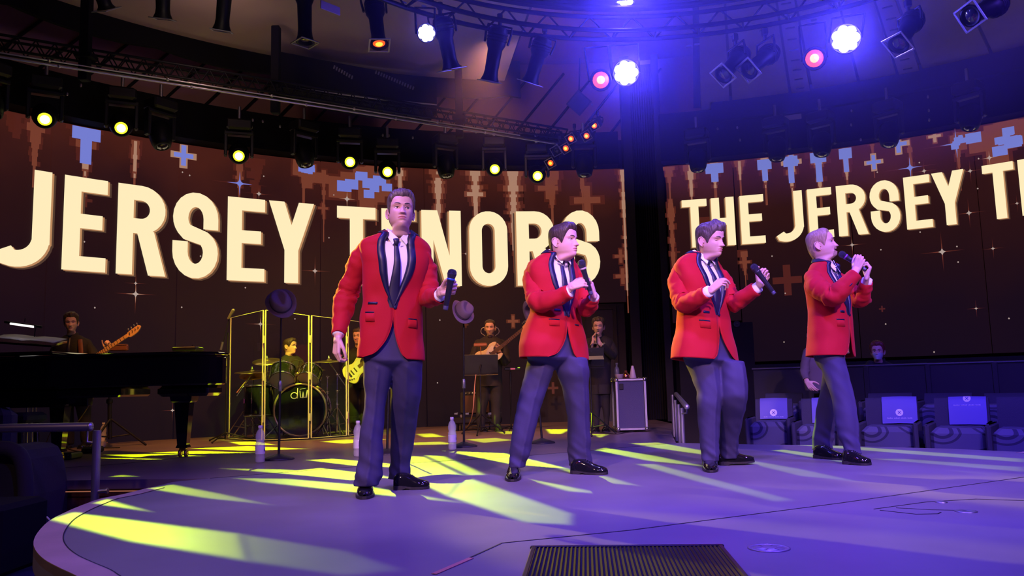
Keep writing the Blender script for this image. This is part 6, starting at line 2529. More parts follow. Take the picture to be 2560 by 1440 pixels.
cy_ = [((668, 903), 11.9, (.02, -.30, 1), .21), ((823, 903), 11.9, (-.05, -.10, 1), .225), ((630, 930), 12.1, (.05, -.10, 1), .25), ((634, 938), 12.3, (.04, -.35, 1), .21), ((790, 925), 12.5, (-.1, -.1, 1), .14)]
for (px, py), Y_, ax, r in cy_:
    cymbal(P(px, py, Y_), ax, r)


def cstand(top_, base, boom=None, legs=.30, hub=.42):
    m_ = MB()
    base = np.asarray(base, float)
    tripod(m_, base, .3, legs, .011, hub, .9)
    t2 = np.asarray(top_, float) if boom is None else np.asarray(boom, float)
    m_.rod(base + [0, 0, .06], base * .45 + t2 * .55, .014, 8)
    m_.rod(base * .5 + t2 * .5, t2, .009, 8)
    for k in (.5, .72, .98):
        q = base * (1 - k) + t2 * k
        m_.revolve([(.014, -.018), (.02, -.012), (.02, .012), (.014, .018)], q, None, 10)
        m_.rod(q, q + [.04, -.02, .01], .005, 5)
    if boom is not None:
        d = nrm(t2 - np.asarray(top_, float))
        m_.rod(np.asarray(top_, float), t2 + d * .22, .008, 8)
    m_.build('cymbal_stand', CHROME, kit)


def gr2(px, py, Y):
    p = P(px, py, Y)
    return np.array([p[0], Y, 0])


cstand(P(670, 900, 11.9) - [0, 0, .02], gr2(652, 1090, 12.1))
cstand(P(823, 902, 11.9) - [0, 0, .02], gr2(842, 1085, 11.95), P(843, 935, 11.9))
cstand(P(630, 932, 12.1) - [0, 0, .02], gr2(612, 1090, 11.9), P(613, 960, 12.0))
cstand(P(634, 940, 12.3) - [0, 0, .02], gr2(630, 1090, 12.3))
cstand(P(818, 940, 12.0), gr2(818, 1085, 12.1))
cstand(P(790, 927, 12.5), gr2(800, 1085, 12.5))
for k, (a, b) in enumerate(((P(592, 982, 11.9), P(625, 940, 11.95)), (P(852, 925, 11.9), P(868, 885, 11.9)))):
    m_ = MB()
    m_.rod(a, b, .010, 6, r2=.007)
    m_.build('drum_stick' if k else 'boom_arm', mat('stick wood', (.55, .32, .16), .5), kit)
# kit microphones on goosenecks
for k, pts in enumerate((((718, 925), (728, 905), (742, 900), (750, 908), (742, 920)), ((745, 918), (750, 902), (758, 905), (762, 920)))):
    m_ = MB()
    m_.tube(smooth_path([P(x, y, 11.75) for x, y in pts], 20), .006, 6)
    m_.ball_rod(P(*pts[0], 11.75), P(pts[0][0] - 3, pts[0][1] + 9, 11.75), .018, .022, 10)
    m_.build('drum_microphone', BLACK, kit)
th_ = MB()
c = np.array([P(728, 1000, 12.75)[0], 12.75, 0])
th_.revolve([(.16, .46), (.18, .48), (.18, .53), (.15, .56), (.001, .565)], c, None, 20)
th_.rod(c + [0, 0, .1], c + [0, 0, .47], .02, 8)
tripod(th_, c, .3, .28, .012, .25)
o = th_.build('drum_throne', SOFTB, None, org=tuple(c))
tag(o, 'round padded drum stool under the drummer', 'stool')
# boom microphone left of the shield
bm = thing('boom_microphone', 'microphone on tall boom stand just left of the drum shield', 'microphone', tuple(gr2(566, 1090, 11.2)))
bq = gr2(563, 1098, 11.2)
m_ = MB()
tripod(m_, bq, .3, .36, .010, .12)
m_.rod(bq + [0, 0, .03], P(570, 832, 11.2), .011, 8)
m_.build('stand', BLACK, bm)
m_ = MB()
m_.rod(P(554, 872, 11.15), P(574, 792, 11.15), .008, 8)
m_.build('boom', BLACK, bm)
m_ = MB()
m_.rod(P(552, 875, 11.15), P(557, 855, 11.15), .017, 8)
m_.build('counterweight', STEEL, bm)
m_ = MB()
m_.ball_rod(P(571, 796, 11.13), P(583, 776, 11.1), .017, .024, 12)
m_.build('capsule', mat('mic grey', (.25, .2, .18), .4, .5), bm)

# ---- guitar amplifier, racks, small stands at the middle back
am = thing('guitar_amplifier', 'dark guitar amplifier with brown grille behind the guitar player', 'amplifier', tuple(gr2(1195, 1070, 12.9)))
a, b = P(1150, 980, 12.9), P(1227, 1034, 12.9)
c = (a + b) / 2
w_, h_ = abs(b[0] - a[0]), abs(a[2] - b[2])
m_ = MB()
m_.box(c + [0, .15, 0], (w_, .30, h_), None, .025)
m_.build('cabinet', mat('tolex black', (.02, .02, .02), .7, bump=(200, .3)), am)
m_ = MB()
m_.box(c + [w_ * .06, -.005, -.02], (w_ * .80, .012, h_ * .78), None, .006)
m_.build('grille_cloth', mat('grille cloth', (.10, .055, .045), .8, bump=(300, .4)), am)
m_ = MB()
for k in range(6):
    m_.revolve([(.016, 0), (.014, .016), (.001, .018)], c + [-w_ * .3 + w_ * .11 * k, -.005, h_ * .43], [[1, 0, 0], [0, 0, 1], [0, -1, 0]], 10)
m_.build('knobs', CHROME, am, kind='stuff')
m_ = MB()
for sx in (-1, 1):
    m_.tube([c + [sx * w_ * .48, -.1, -h_ / 2 - .02], c + [sx * w_ * .48, .3, -h_ / 2 - .02]], .012, 6)
    m_.rod(c + [sx * w_ * .46, -.1, -h_ / 2], [c[0] + sx * w_ * .46, c[1] - .14, .0], .012, 6)
    m_.rod(c + [sx * w_ * .46, .28, -h_ / 2], [c[0] + sx * w_ * .46, c[1] + .32, .0], .012, 6)
m_.build('tilt_stand', STEEL, am)
rk = thing('pedal_rack', 'low dark pedal case on the floor before the amplifier', 'case', tuple(gr2(1190, 1070, 12.4)))
a, b = P(1132, 1034, 12.4), P(1255, 1062, 12.4)
m_ = MB()
m_.box(((a[0] + b[0]) / 2, 12.5, (a[2] + b[2]) / 2 - .02), (b[0] - a[0], .35, .09), None, .02)
m_.build('case_body', BLACK, rk)
m_ = MB()
for px in (1140, 1168, 1196, 1224, 1248):
    m_.box(P(px, 1034, 12.33), (.06, .02, .04), None, .008)
m_.build('clasp', CHROME, rk, kind='stuff')
m_ = MB()
for sx in (a[0] + .05, b[0] - .05):
    m_.box((sx, 12.5, (a[2] + b[2]) / 2 * .3), (.05, .3, .12), None, .01)
m_.build('feet', BLACK, rk)
ss = thing('synth_stand', 'small lit effects unit on a thin black stand right of the guitarist', 'stand', tuple(gr2(1277, 1075, 12.2)))
bq = gr2(1278, 1075, 12.2)
m_ = MB()
tripod(m_, bq, .2, .22, .008, .06)
m_.rod(bq + [0, 0, .02], P(1276, 928, 12.2), .012, 8)
m_.build('post', BLACK, ss)
m_ = MB()
m_.box(P(1281, 922, 12.15), (.24, .14, .045), None, .01)
m_.build('effects_unit', BLACK, ss)
m_ = MB()
m_.box(P(1282, 922, 12.07), (.07, .006, .02), None, .002)
m_.build('display', glow('pink display', (.9, .12, .22), .7), ss)
m_ = MB()
m_.box(P(1297, 919, 12.07), (.035, .006, .012), None, .002)
m_.build('green_lamp', glow('green lamp', (.55, .9, .05), 1.0), ss)
t, A, dc = music_stand('black music stand in front of the guitar player', gr2(1203, 1080, 11.3), P(1203, 911, 11.3), 84 / FPX * 11.3, 50 / FPX * 11.3, (-.02, .97, .24))
cable('pale cable rising from the floor to the guitarist music stand', [G(1120, 1082), G(1160, 1075), P(1180, 1040, 11.25), P(1187, 960, 11.25), P(1190, 936, 11.25)], .007, CABLEO, 0)
t, A, dc = music_stand('music stand with green tinted sheet before the trumpet player', gr2(1481, 1085, 10.6), P(1481, 893, 10.6), .30, .25, (.03, .95, .3))
m_ = MB()
m_.box(P(1482, 893, 10.54), (.27, .003, .22), axes_z((.03, .95, .3)), 0)
o = m_.build('sheet_music', mat('green light tinted paper', (.30, .34, .16), .7), None, org=tuple(P(1482, 893, 10.54)))  # green stage light is put into the sheet's base colour
tag(o, 'sheet of music on the stand before the trumpet player', 'paper')

# ---- flight case with mutes on it
fc_ = thing('flight_case', 'upright dark flight case with shiny metal edges right of the trumpet player', 'case', tuple(G(1580, 1079)))
f0 = G(1546, 1081)
Yc = f0[1]
x0, x1 = P(1543, 1010, Yc)[0], P(1614, 1010, Yc)[0]
zt_ = P(1575, 949, Yc)[2]
cc_ = np.array([(x0 + x1) / 2, Yc + .22, zt_ / 2 + .02])
W_, D_, H_ = x1 - x0, .44, zt_ - .04
m_ = MB()
m_.box(cc_, (W_ - .01, D_ - .01, H_ - .01), None, .01)
m_.build('case_panel', mat('case blue black', (.055, .050, .13), .55, bump=(90, .2)), fc_)
for sx in (-1, 1):
    for sy in (-1, 1):
        m_ = MB()
        m_.box(cc_ + [sx * W_ / 2, sy * D_ / 2, 0], (.034, .034, H_), None, .006)
        m_.build('edge_rail', ALU, fc_)
for sz in (-1, 1):
    for sy in (-1, 1):
        m_ = MB()
        m_.box(cc_ + [0, sy * D_ / 2, sz * H_ / 2], (W_, .034, .034), None, .006)
        m_.build('edge_rail', ALU, fc_)
    for sx in (-1, 1):
        m_ = MB()
        m_.box(cc_ + [sx * W_ / 2, 0, sz * H_ / 2], (.034, D_, .034), None, .006)
        m_.build('edge_rail', ALU, fc_)
        for sy in (-1, 1):
            m_ = MB()
            m_.ball(cc_ + [sx * W_ / 2, sy * D_ / 2, sz * H_ / 2], .032, 12, 8)
            m_.build('ball_corner', CHROME, fc_)
m_ = MB()
m_.box(cc_ + [-W_ * .33, -D_ / 2 - .002, H_ * .36], (.055, .008, .08), None, .006)
m_.build('recessed_handle', BLACK, fc_)
ztop = cc_[2] + H_ / 2 + .017
Yt = Yc + .16


def on_case(px):
    return np.array([P(px, 940, Yt)[0], Yt, ztop])


c = on_case(1548)
m_ = MB()
m_.revolve([(.040, 0), (.048, .004), (.058, .055), (.060, .058), (.054, .058), (.044, .01), (.001, .008)], c, None, 20)
tag(m_.build('plunger_bowl', mat('pale rubber', (.50, .40, .42), .5), None, org=tuple(c)), 'pale bowl shaped mute on the left of the flight case top', 'mute')
c2 = on_case(1546) + [-.005, .11, 0]
m_ = MB()
m_.revolve([(.035, 0), (.036, .12), (.028, .15), (.014, .165), (.014, .19), (.02, .195), (.02, .215), (.001, .217)], c2, None, 18)
tag(m_.build('spray_bottle', mat('dark bottle', (.20, .20, .22), .2, trans=.4), None, org=tuple(c2)), 'tall dark bottle behind the pale bowl on the flight case', 'bottle')
c = on_case(1565)
m_ = MB()
m_.revolve([(.048, 0), (.055, .004), (.050, .045), (.030, .075), (.018, .080), (.018, .10), (.024, .104), (.001, .108)], c, None, 20)
tag(m_.build('copper_mute', mat('copper', (.75, .30, .20), .2, 1.0), None, org=tuple(c)), 'copper coloured trumpet mute in the middle of the flight case top', 'mute')
c = on_case(1582)
m_ = MB()
m_.revolve([(.046, 0), (.048, .006), (.026, .12), (.016, .165), (.013, .170), (.001, .172)], c, None, 20)
tag(m_.build('straight_mute', mat('pale mute', (.55, .45, .48), .4), None, org=tuple(c)), 'tall white cone mute on the right of the flight case top', 'mute')
cable('black cable bunched at the foot of the flight case', [G(1500, 1082), G(1540, 1086), G(1560, 1083), G(1590, 1078), G(1600, 1070)], .006)

# ---- handrails
hr = thing('handrail', 'purple lit metal handrail with round post at the left front', 'railing', tuple(np.array([P(239, 1200, 6.0)[0], 6.0, -.6])))
m_ = MB()
pa_, pb_ = P(-60, 1072, 6.0), P(226, 1067, 6.0)
m_.rod(pa_, pb_, .031, 16)
m_.ball(pb_, (.02, .034, .034), 12, 8)
m_.build('rail_bar', mat('satin steel', (.50, .48, .52), .35, .85), hr)
m_ = MB()
pt_ = P(243, 1076, 6.0)
m_.rod([pt_[0], 6.0, -.615], pt_, .0285, 16)
m_.build('post', MATS['satin steel'], hr)
m_ = MB()
m_.tube([pb_ + [-.02, 0, -.03], pb_ + [-.02, 0, -.11], [pt_[0], 6.0, pb_[2] - .115]], .010, 8)
m_.build('bracket', ALU, hr)
m_ = MB()
m_.rod(P(244, 1229, 6.0), P(268, 1227, 6.0), .014, 10)
m_.rod(P(266, 1227, 6.0), P(270, 1227, 6.0), .020, 10)
m_.build('lower_stub', ALU, hr)
h2 = thing('handrail', 'row of slim metal rail posts beside the stage steps at right', 'railing', tuple(np.array([P(1695, 1100, 9.2)[0], 9.2, -.2])))
for i, (px, yt, yb_, Y_) in enumerate(((1704, 1020, 1115, 9.0), (1696, 1011, 1108, 9.6), (1688, 1000, 1102, 10.3), (1681, 987, 1092, 11.2))):
    m_ = MB()
    m_.rod(P(px + (yb_ - yt) * .045, yb_, Y_), P(px, yt, Y_), .024, 12)
    m_.build('post', MATS['satin steel'], h2)
m_ = MB()
m_.rod(P(1717, 1017, 8.7), P(1690, 985, 11.2), .028, 14)
m_.ball(P(1717, 1017, 8.7), .03, 12, 8)
m_.build('rail_bar', MATS['satin steel'], h2)
m_ = MB()
m_.tube([P(1704, 1034, 9.0), P(1717, 1033, 8.8), P(1717, 1020, 8.75)], .009, 6)
m_.build('bracket', ALU, h2)

# ---- audience seats on the far right and the dark armchair at left
SEATM = bpy.data.materials.new('patterned seat cloth')
SEATM.use_nodes = True
_nt = SEATM.node_tree
_b = _nt.nodes['Principled BSDF']
_b.inputs['Roughness'].default_value = .9
_tc, _vo, _wv, _rp = (_nt.nodes.new(x) for x in ('ShaderNodeTexCoord', 'ShaderNodeTexVoronoi', 'ShaderNodeMath', 'ShaderNodeValToRGB'))
_vo.inputs['Scale'].default_value = 3.3
_vo.inputs['Randomness'].default_value = .35
_mp = _nt.nodes.new('ShaderNodeMapping')
_mp.inputs['Scale'].default_value = (1, .02, 1)
_nt.links.new(_tc.outputs['Object'], _mp.inputs[0])
_nt.links.new(_mp.outputs[0], _vo.inputs['Vector'])
_wv.operation = 'MULTIPLY'
_nt.links.new(_vo.outputs['Distance'], _wv.inputs[0])
_wv.inputs[1].default_value = 1.55
_nt.links.new(_wv.outputs[0], _rp.inputs[0])
_rp.color_ramp.interpolation = 'CONSTANT'
_rp.color_ramp.elements[0].color = (.10, .10, .14, 1)
_rp.color_ramp.elements[1].color = (.03, .03, .05, 1)
_rp.color_ramp.elements[1].position = .36
for p_, c_ in ((.50, (.09, .09, .13, 1)), (.66, (.03, .03, .05, 1)), (.76, (.08, .08, .12, 1))):
    _e = _rp.color_ramp.elements.new(p_)
    _e.color = c_
_nt.links.new(_rp.outputs[0], _b.inputs['Base Color'])
SEATD = mat('dark seat cloth', (.035, .033, .05), .85, bump=(150, .3))
COVERM = mat('blue seat cover', (.14, .13, .36), .6, bump=(4, .2))
MARK = mat('cover print white', (.85, .85, .85), .6)
MARKD = mat('cover print blue', (.07, .06, .25), .6)


def seat(label, px, py_top, py_mid, py_bot, Y, wpx, cover, yaw):
    """audience armchair facing the stage"""
    base = np.array([P(px, 1100, Y)[0], Y, -.5])
    t = thing('theatre_seat', label, 'seat', tuple(base), 'audience seats beyond the right edge of the stage')
    mpp = np.dot(P(px, 1050, Y) - CAMPOS, _f) / FPX
    w_ = wpx * mpp
    zt_, zm, zb_ = (P(px, q, Y)[2] for q in (py_top, py_mid, py_bot))
    ex = np.array([math.cos(yaw), math.sin(yaw), 0])
    ef = np.array([math.sin(yaw), -math.cos(yaw), 0])
    A = [ex, -ef, np.array([0, 0, 1.0])]
    c = np.array([base[0], Y, 0])
    m_ = MB()
    zc = (zt_ + zm) / 2
    rs = []
    for z, d in ((zm - .10, .02), (zm, .0), (zc, -.025), (zt_ - .03, -.055), (zt_, -.075), (zt_ - .02, -.13), (zm, -.12)):
        rs.append([c + ex * w_ * .44 * s_ + ef * (d - .30) + np.array([0, 0, z]) for s_ in (-1, -.96, 0, .96, 1)])
    m_.loft(rs, False)
    m_.build('backrest', SEATD, t)
    m_ = MB()
    m_.box(c + ef * -.02 + np.array([0, 0, (zm + zb_ - .25) / 2]), (w_ * .86, .56, zm - zb_ + .25), A, .05)
    m_.build('seat', SEATM, t)
    for s_ in (-1, 1):
        m_ = MB()
        m_.box(c + ex * s_ * w_ * .465 + ef * .02 + np.array([0, 0, (zm + .04 + zb_ - .25) / 2]), (w_ * .085, .62, zm - zb_ + .30), A, .025)
        m_.build('armrest', SEATD, t)
    if cover:
        off, cw, mark, ln = cover
        k = MB()
        cw = cw * mpp
        cx = off * mpp
        rs = []
        for z, d in ((zm + .01, .020), (zc, -.005), (zt_ - .03, -.036), (zt_ + .012, -.070), (zt_ + .010, -.10), (zt_ - .02, -.15), (zc, -.14)):
            rs.append([c + ex * (cx + cw * .5 * s_) + ef * (d - .30) + np.array([0, 0, z - .004 * abs(s_)]) for s_ in (-1, -.5, 0, .5, 1)])
        k.loft(rs, False)
        o = k.build('seat_cover', COVERM, t)
        fz = zm + (zt_ - zm) * mark

        def onf(x, z, e=.003):
            f = (z - zm) / (zt_ - zm)
            d = np.interp(f, [0, .5, .9, 1.05], [.020, -.005, -.036, -.070])
            return c + ex * (cx + x) + ef * (d - .30 + e) + np.array([0, 0, z])
        mk = MB()
        r = 9.0 * mpp
        ring_ = [onf(r * math.cos(a), min(fz + r * math.sin(a), zt_ + .01)) for a in np.linspace(0, 2 * PI, 24, endpoint=False)]
        mk.add(ring_, [tuple(range(24))], 0, False)
        mk.build('printed_disc', MARK, o)
        xk_ = MB()
        for sg in (1, -1):
            for qd in stroke_quads([(-.38 * r, -.38 * r * sg), (.38 * r, .38 * r * sg)], r * .16):
                xk_.add([onf(p[0], fz + p[1], .005) for p in qd], [(0, 1, 2, 3)], 0, False)
        xk_.build('printed_cross', MARKD, o)
        tx = MB()
        zl = zm + (zt_ - zm) * ln
        n_ = 26
        for i in range(n_):
            if i % 7 == 6:
                continue
            x = (-.5 + (i + .1) / n_) * cw * .72
            hh = .5 * mpp * (1 if i % 3 else 1.5)
            tx.add([onf(x, zl), onf(x + cw * .72 / n_ * .75, zl), onf(x + cw * .72 / n_ * .75, zl + hh * 2), onf(x, zl + hh * 2)], [(0, 1, 2, 3)], 0, False)
        tx.build('printed_line', MARK, o, kind='stuff')


seat('first seat of the front row, beside the steps, blue cover with crossed disc', 1930, 999, 1052, 1116, 9.35, 104, (0, 68, .34, .12), -.42)
seat('second seat of the front row, its cover behind the fair singer', 2050, 998, 1062, 1118, 9.0, 112, (12, 70, .4, .15), -.46)
seat('third front seat, right of the fair singer, crossed disc low on its cover', 2225, 996, 1064, 1120, 8.55, 138, (20, 82, .44, .22), -.52)
seat('fourth seat of the front row, crossed disc at the top of its cover', 2402, 996, 1067, 1124, 8.15, 142, (14, 86, .97, .72), -.58)
seat('last seat of the front row at the right edge, without a cover', 2562, 994, 1070, 1128, 7.8, 146, None, -.64)
# second row, seen as dark backs
for i, (px, w_) in enumerate(((1960, 104), (2085, 110), (2225, 118), (2370, 124), (2525, 132))):
    Y_ = 10.1 - i * .35
    seat('dark seat of the row behind, %s from the left' % names[i], px, 984, 1010, 1060, Y_, w_, None, -.4 - .06 * i)
# dark panelled wall behind the seats with a thin rail
for i, (px, Y_) in enumerate(((1880, 11.2), (2050, 10.8), (2165, 10.4), (2318, 10.0), (2485, 9.6), (2640, 9.2))):
    if i == 0:
        prev = (px, Y_)
        continue
    a, b = P(prev[0], 926 - (prev[0] - 1880) * .028, prev[1]), P(px, 926 - (px - 1880) * .028, Y_)
    z = min(a[2], b[2])
    e = nrm(b - a)
    n_ = np.cross(e, [0, 0, 1.0])
    L_ = np.linalg.norm(b - a)
    m_ = MB()
    m_.box(((a + b) / 2) * [1, 1, 0] + [0, 0, (z - .6) / 2], (L_ - .03, .05, z + .6), [e, n_, [0, 0, 1]], .01)
    o = m_.build('trim_13', DARKW)
    struct(o)
    m_ = MB()
    m_.rod(a * [1, 1, 0] + [0, 0, z + .02], b * [1, 1, 0] + [0, 0, z + .02], .012, 8)
    struct(m_.build('trim_14', mat('dim rail', (.12, .11, .14), .4, .5)))
    m_ = MB()
    m_.box(b * [1, 1, 0] + [0, -.01, (z - .6) / 2], (.06, .07, z + .62), [e, n_, [0, 0, 1]], .01)
    struct(m_.build('trim_15', DARKW))
    prev = (px, Y_)
ac = thing('armchair', 'dark rounded armchair low at the left edge below the stage', 'armchair', (-3.6, 6.0, -.62))
m_ = MB()
for dx_, w2 in ((0, 1.0),):
    a = [P(x, y, 6.05) for x, y in ((-10, 1330), (72, 1330), (76, 1240), (70, 1190), (62, 1150), (50, 1128), (30, 1118), (-10, 1116))]
    m_.prism(a, np.array([0, .5, 0]))
m_.build('side', mat('armchair cloth', (.035, .03, .038), .85, bump=(60, .2)), ac)
m_ = MB()
pth = smooth_path([P(x, y, 6.0) for x, y in ((58, 1330), (64, 1250), (62, 1190), (52, 1145), (28, 1124), (-20, 1120))], 24)
m_.tube(pth, .055, 12)
m_.build('rolled_arm', MATS['armchair cloth'], ac)
m_ = MB()
m_.box(P(0, 1345, 6.0), (.55, .6, .16), None, .05)
m_.build('seat', SEATD, ac)
m_ = MB()
m_.box(P(-20, 1100, 6.5), (.34, .16, .5), None, .06)
m_.build('backrest', SEATD, ac)
cable('white cable with plug lying on floor of the pit beside the armchair', [P(60, 1282, 5.9), P(85, 1283, 5.85), P(112, 1290, 5.8), P(124, 1299, 5.7)], .006, PAPER, 0)
sp_ = thing('floor_monitor', 'low dark floor box at the left edge in front of the armchair', 'speaker', tuple(P(10, 1330, 5.0)))
m_ = MB()
c = P(-10, 1340, 5.2)
m_.box(c, (.36, .5, .42), None, .03)
m_.build('cabinet', MATTE, sp_)
m_ = MB()
m_.box(c - [0, .252, 0], (.30, .01, .34), None, .004)
m_.build('front_grille', mat('speaker grille', (.02, .02, .025), .6, bump=(300, .5)), sp_)

# ================================================================== the band and two onlookers
def musician(sp):
    Y0 = sp['Y']
    base = np.array([P(sp['torso'][-1][1], 1000, Y0)[0], Y0, 0])
    root = thing('person', sp['label'], 'person', (base[0], base[1], 0))
    tr = Rows(sp['torso'], Y0, sp['yaw'], .66, 2.3)
    mpp = np.dot(tr.ring(tr.py[0])[0] - CAMPOS, _f) / FPX
    tr.kp = (tr.py[0], mpp)
    m_ = MB()

    def wr(p, py, th):
        c = p.mean(0)
        return np.array([q + nrm(q - c) * (nz(q[0] * 8, q[1] * 8 + sp['seed'], q[2] * 8) * .010) for q in p])
    tr.loft(m_, 30, 28, wr=wr)
    tops = sp.get('cloth', DARKSHIRT)
    S = m_.build('shirt', tops, root)
    body = MB()
    for sd in ('R', 'L'):
        a = sp.get('arm' + sd)
        if not a:
            continue
        s_ = MB()
        path, T, rad = sleeve(s_, [P(x, y, Y0 + dy) for x, y, dy in a['pts']], a.get('r', [.058, .062, .056, .052, .044]), 30, 16, .008, sp['seed'])
        s_.build('sleeve', tops, S)
        if 'hand' in a:
            v, f = hand(sd, path[-1] + T[-1] * .03, arm=path[-1] - T[-1] * .05, voxel=.0042, **a['hand'])
            body.add(v, f)
    tr.loft(body, 10, 14, off=-.04, lo=tr.py[0] + 2, hi=tr.py[-1] - 4)
    for sd in ('R', 'L'):
        if sp.get('arm' + sd):
            body.tube(smooth_path([P(x, y, Y0 + dy) for x, y, dy in sp['arm' + sd]['pts']], 10), .028, 8)
    nk = tr.ring(tr.py[0])[0]
    cl = MB()
    rs = []
    for z, r in ((-.03, .078), (.0, .072), (.03, .066), (.034, .062), (.0, .060)):
        th = np.linspace(.25, 2 * PI - .25, 24)
        p = nk + [0, 0, z] + (r * np.sin(th))[:, None] * tr.ex + (r * np.cos(th))[:, None] * tr.ef
        p[:, 2] -= .035 * np.clip(np.cos(th), 0, 1) ** 2
        rs.append(p)
    cl.loft(rs, False)
    cl.build('collar', tops, S)
    if sp.get('tie'):
        tk = MB()
        rs = []
        for i, py in enumerate(np.linspace(tr.py[0] + .04 / mpp, tr.py[0] + .42 / mpp, 12)):
            w_ = .014 + .018 * min(1, i / 8)
            rs.append([tr.pt(py, np.array([tr.th_at(py, x)]), o)[0] for x, o in ((-w_, .002), (-w_ * .5, .009), (w_ * .5, .009), (w_, .002))])
        tk.loft(rs, False)
        tk.build('tie', TIE, root)
    if sp.get('legs'):
        t2 = MB()
        for lg in sp['legs']:
            Rows(lg, Y0, sp['yaw'], 1.0, 2.1).loft(t2, 24, 20, wr=wr)
        hp = sp['torso'][-1]
        v, f = remesh(t2, .014, 2)
        t3 = MB()
        t3.add(v, f)
        t3.build('trousers', DARKTR, root)
        for lg in sp['legs']:
            x = (lg[-1][1] + lg[-1][2]) / 2
            dy = lg[-1][3] if len(lg[-1]) > 3 else 0
            q = P(x, 1000, Y0 + dy)
            h = np.array([q[0], Y0 + dy + .05, sp.get('fz', 0)])
            shoe(None, root, h, h + nrm(np.array([sp.get('foot', .2), -1, 0])) * .28)
    add_body(root, sp, body, sp['face'], nk + [0, 0, -.04], Y0)
    return root, tr


def guitar(name, label, c, axis, normal, mats, L=.95, body=True, bass=False, s=1.0):
    """c: centre of body; axis: towards the headstock; normal: out of the face"""
    x = nrm(axis)
    n_ = nrm(np.asarray(normal, float) - x * np.dot(normal, x))
    y = np.cross(n_, x)
    t = thing(name, label, 'guitar', tuple(c))

    def q(a, b, d=0.0):
        return np.asarray(c, float) + x * a * s + y * b * s + n_ * d * s
    if body:
        ol = [(-.20, 0), (-.195, .07), (-.15, .145), (-.08, .155), (0, .115), (.06, .112), (.13, .135), (.205, .115), (.215, .085), (.15, .062), (.12, .035), (.12, -.035), (.14, -.055), (.185, -.075), (.19, -.10), (.12, -.125), (.05, -.112), (-.01, -.118), (-.08, -.16), (-.15, -.15), (-.195, -.07)]
        pts = smooth_path([(a, b, 0) for a, b in ol + ol[:1]], 64)[:-1]
        m_ = MB()
        m_.loft([[q(a * k, b * k, d) for a, b, _ in pts] for d, k in ((-.022, .96), (-.018, 1), (.018, 1), (.022, .96))])
        m_.build('body', mats[0], t)
        m_ = MB()
        pg = [(-.13, -.02), (-.10, -.11), (0, -.095), (.08, -.10), (.15, -.075), (.12, -.03), (.12, .03), (.16, .085), (.06, .09), (.0, .05), (-.06, .02)]
        p2 = smooth_path([(a, b, 0) for a, b in pg + pg[:1]], 40)[:-1]
        m_.loft([[q(a, b, d) for a, b, _ in p2] for d in (.021, .0245)], smooth=False)
        m_.build('pickguard', mats[1], t)
        for a in (-.06, 0.0, .06)[:2 if bass else 3]:
            m_ = MB()
            m_.box(q(a, 0, .028), (.018 * s, .085 * s, .012 * s), [x, y, n_], .003)
            m_.build('pickup', mat('pickup', (.06, .05, .05), .4), t)
        m_ = MB()
        m_.box(q(-.11, 0, .029), (.03 * s, .08 * s, .014 * s), [x, y, n_], .003)
        m_.build('bridge', CHROME, t)
        m_ = MB()
        for a, b in ((-.10, -.09), (-.13, -.075), (-.16, -.06)):
            m_.revolve([(.012, 0), (.010, .014), (.001, .015)], q(a, b, .022), [x, y, n_], 10)
        m_.build('knobs', CHROME, t, kind='stuff')
    m_ = MB()
    nl = L - .20
    m_.loft([[q(.10, -.028, .006), q(.10, .028, .006), q(.10, .028, .020), q(.10, -.028, .020)], [q(nl, -.021, .004), q(nl, .021, .004), q(nl, .021, .018), q(nl, -.021, .018)]], smooth=False)
    m_.build('neck', mats[2], t)
    m_ = MB()
    m_.loft([[q(.06, -.028, .0205), q(.06, .028, .0205), q(.06, .028, .026), q(.06, -.028, .026)], [q(nl, -.021, .0185), q(nl, .021, .0185), q(nl, .021, .023), q(nl, -.021, .023)]], smooth=False)
    fb = m_.build('fretboard', mats[3], t)
    m_ = MB()
    for k in range(1, 15):
        a = nl - (nl - .06) * (1 - 2 ** (-k / 9))
        m_.box(q(a, 0, .0255), (.004 * s, .048 * s, .003 * s), [x, y, n_])
    m_.build('frets', CHROME, fb, kind='stuff')
    m_ = MB()
    hs = [(nl, -.022), (nl + .03, -.040), (nl + .14, -.030), (nl + .19, .0), (nl + .185, .030), (nl + .15, .040), (nl + .03, .036), (nl, .022)]
    p2 = smooth_path([(a, b, 0) for a, b in hs + hs[:1]], 36)[:-1]
    m_.loft([[q(a, b, d) for a, b, _ in p2] for d in (-.002, .014)], smooth=False)
    m_.build('headstock', mats[2], t)
    for k in range(4 if bass else 6):
        a = nl + .035 + k * (.13 / (3 if bass else 5))
        m_ = MB()
        m_.rod(q(a, .036, .006), q(a, .062, .006), .004 * s, 6)
        m_.ball(q(a, .068, .006), (.010 * s), 8, 6)
        m_.rod(q(a, .012, .014), q(a, .012, .028), .006 * s, 8)
        m_.build('tuning_peg', CHROME, t)
    return t


MAPLE = mat('maple neck', (.62, .36, .14), .35)
ROSEW = mat('rosewood', (.10, .05, .03), .5)
CREAMB = mat('cream guitar body', (.72, .58, .34), .2, coat=.6)
TORT = mat('dark pickguard', (.08, .03, .025), .25)
FACE2 = lambda: Head()
small = dict(nt=64, nz=76)
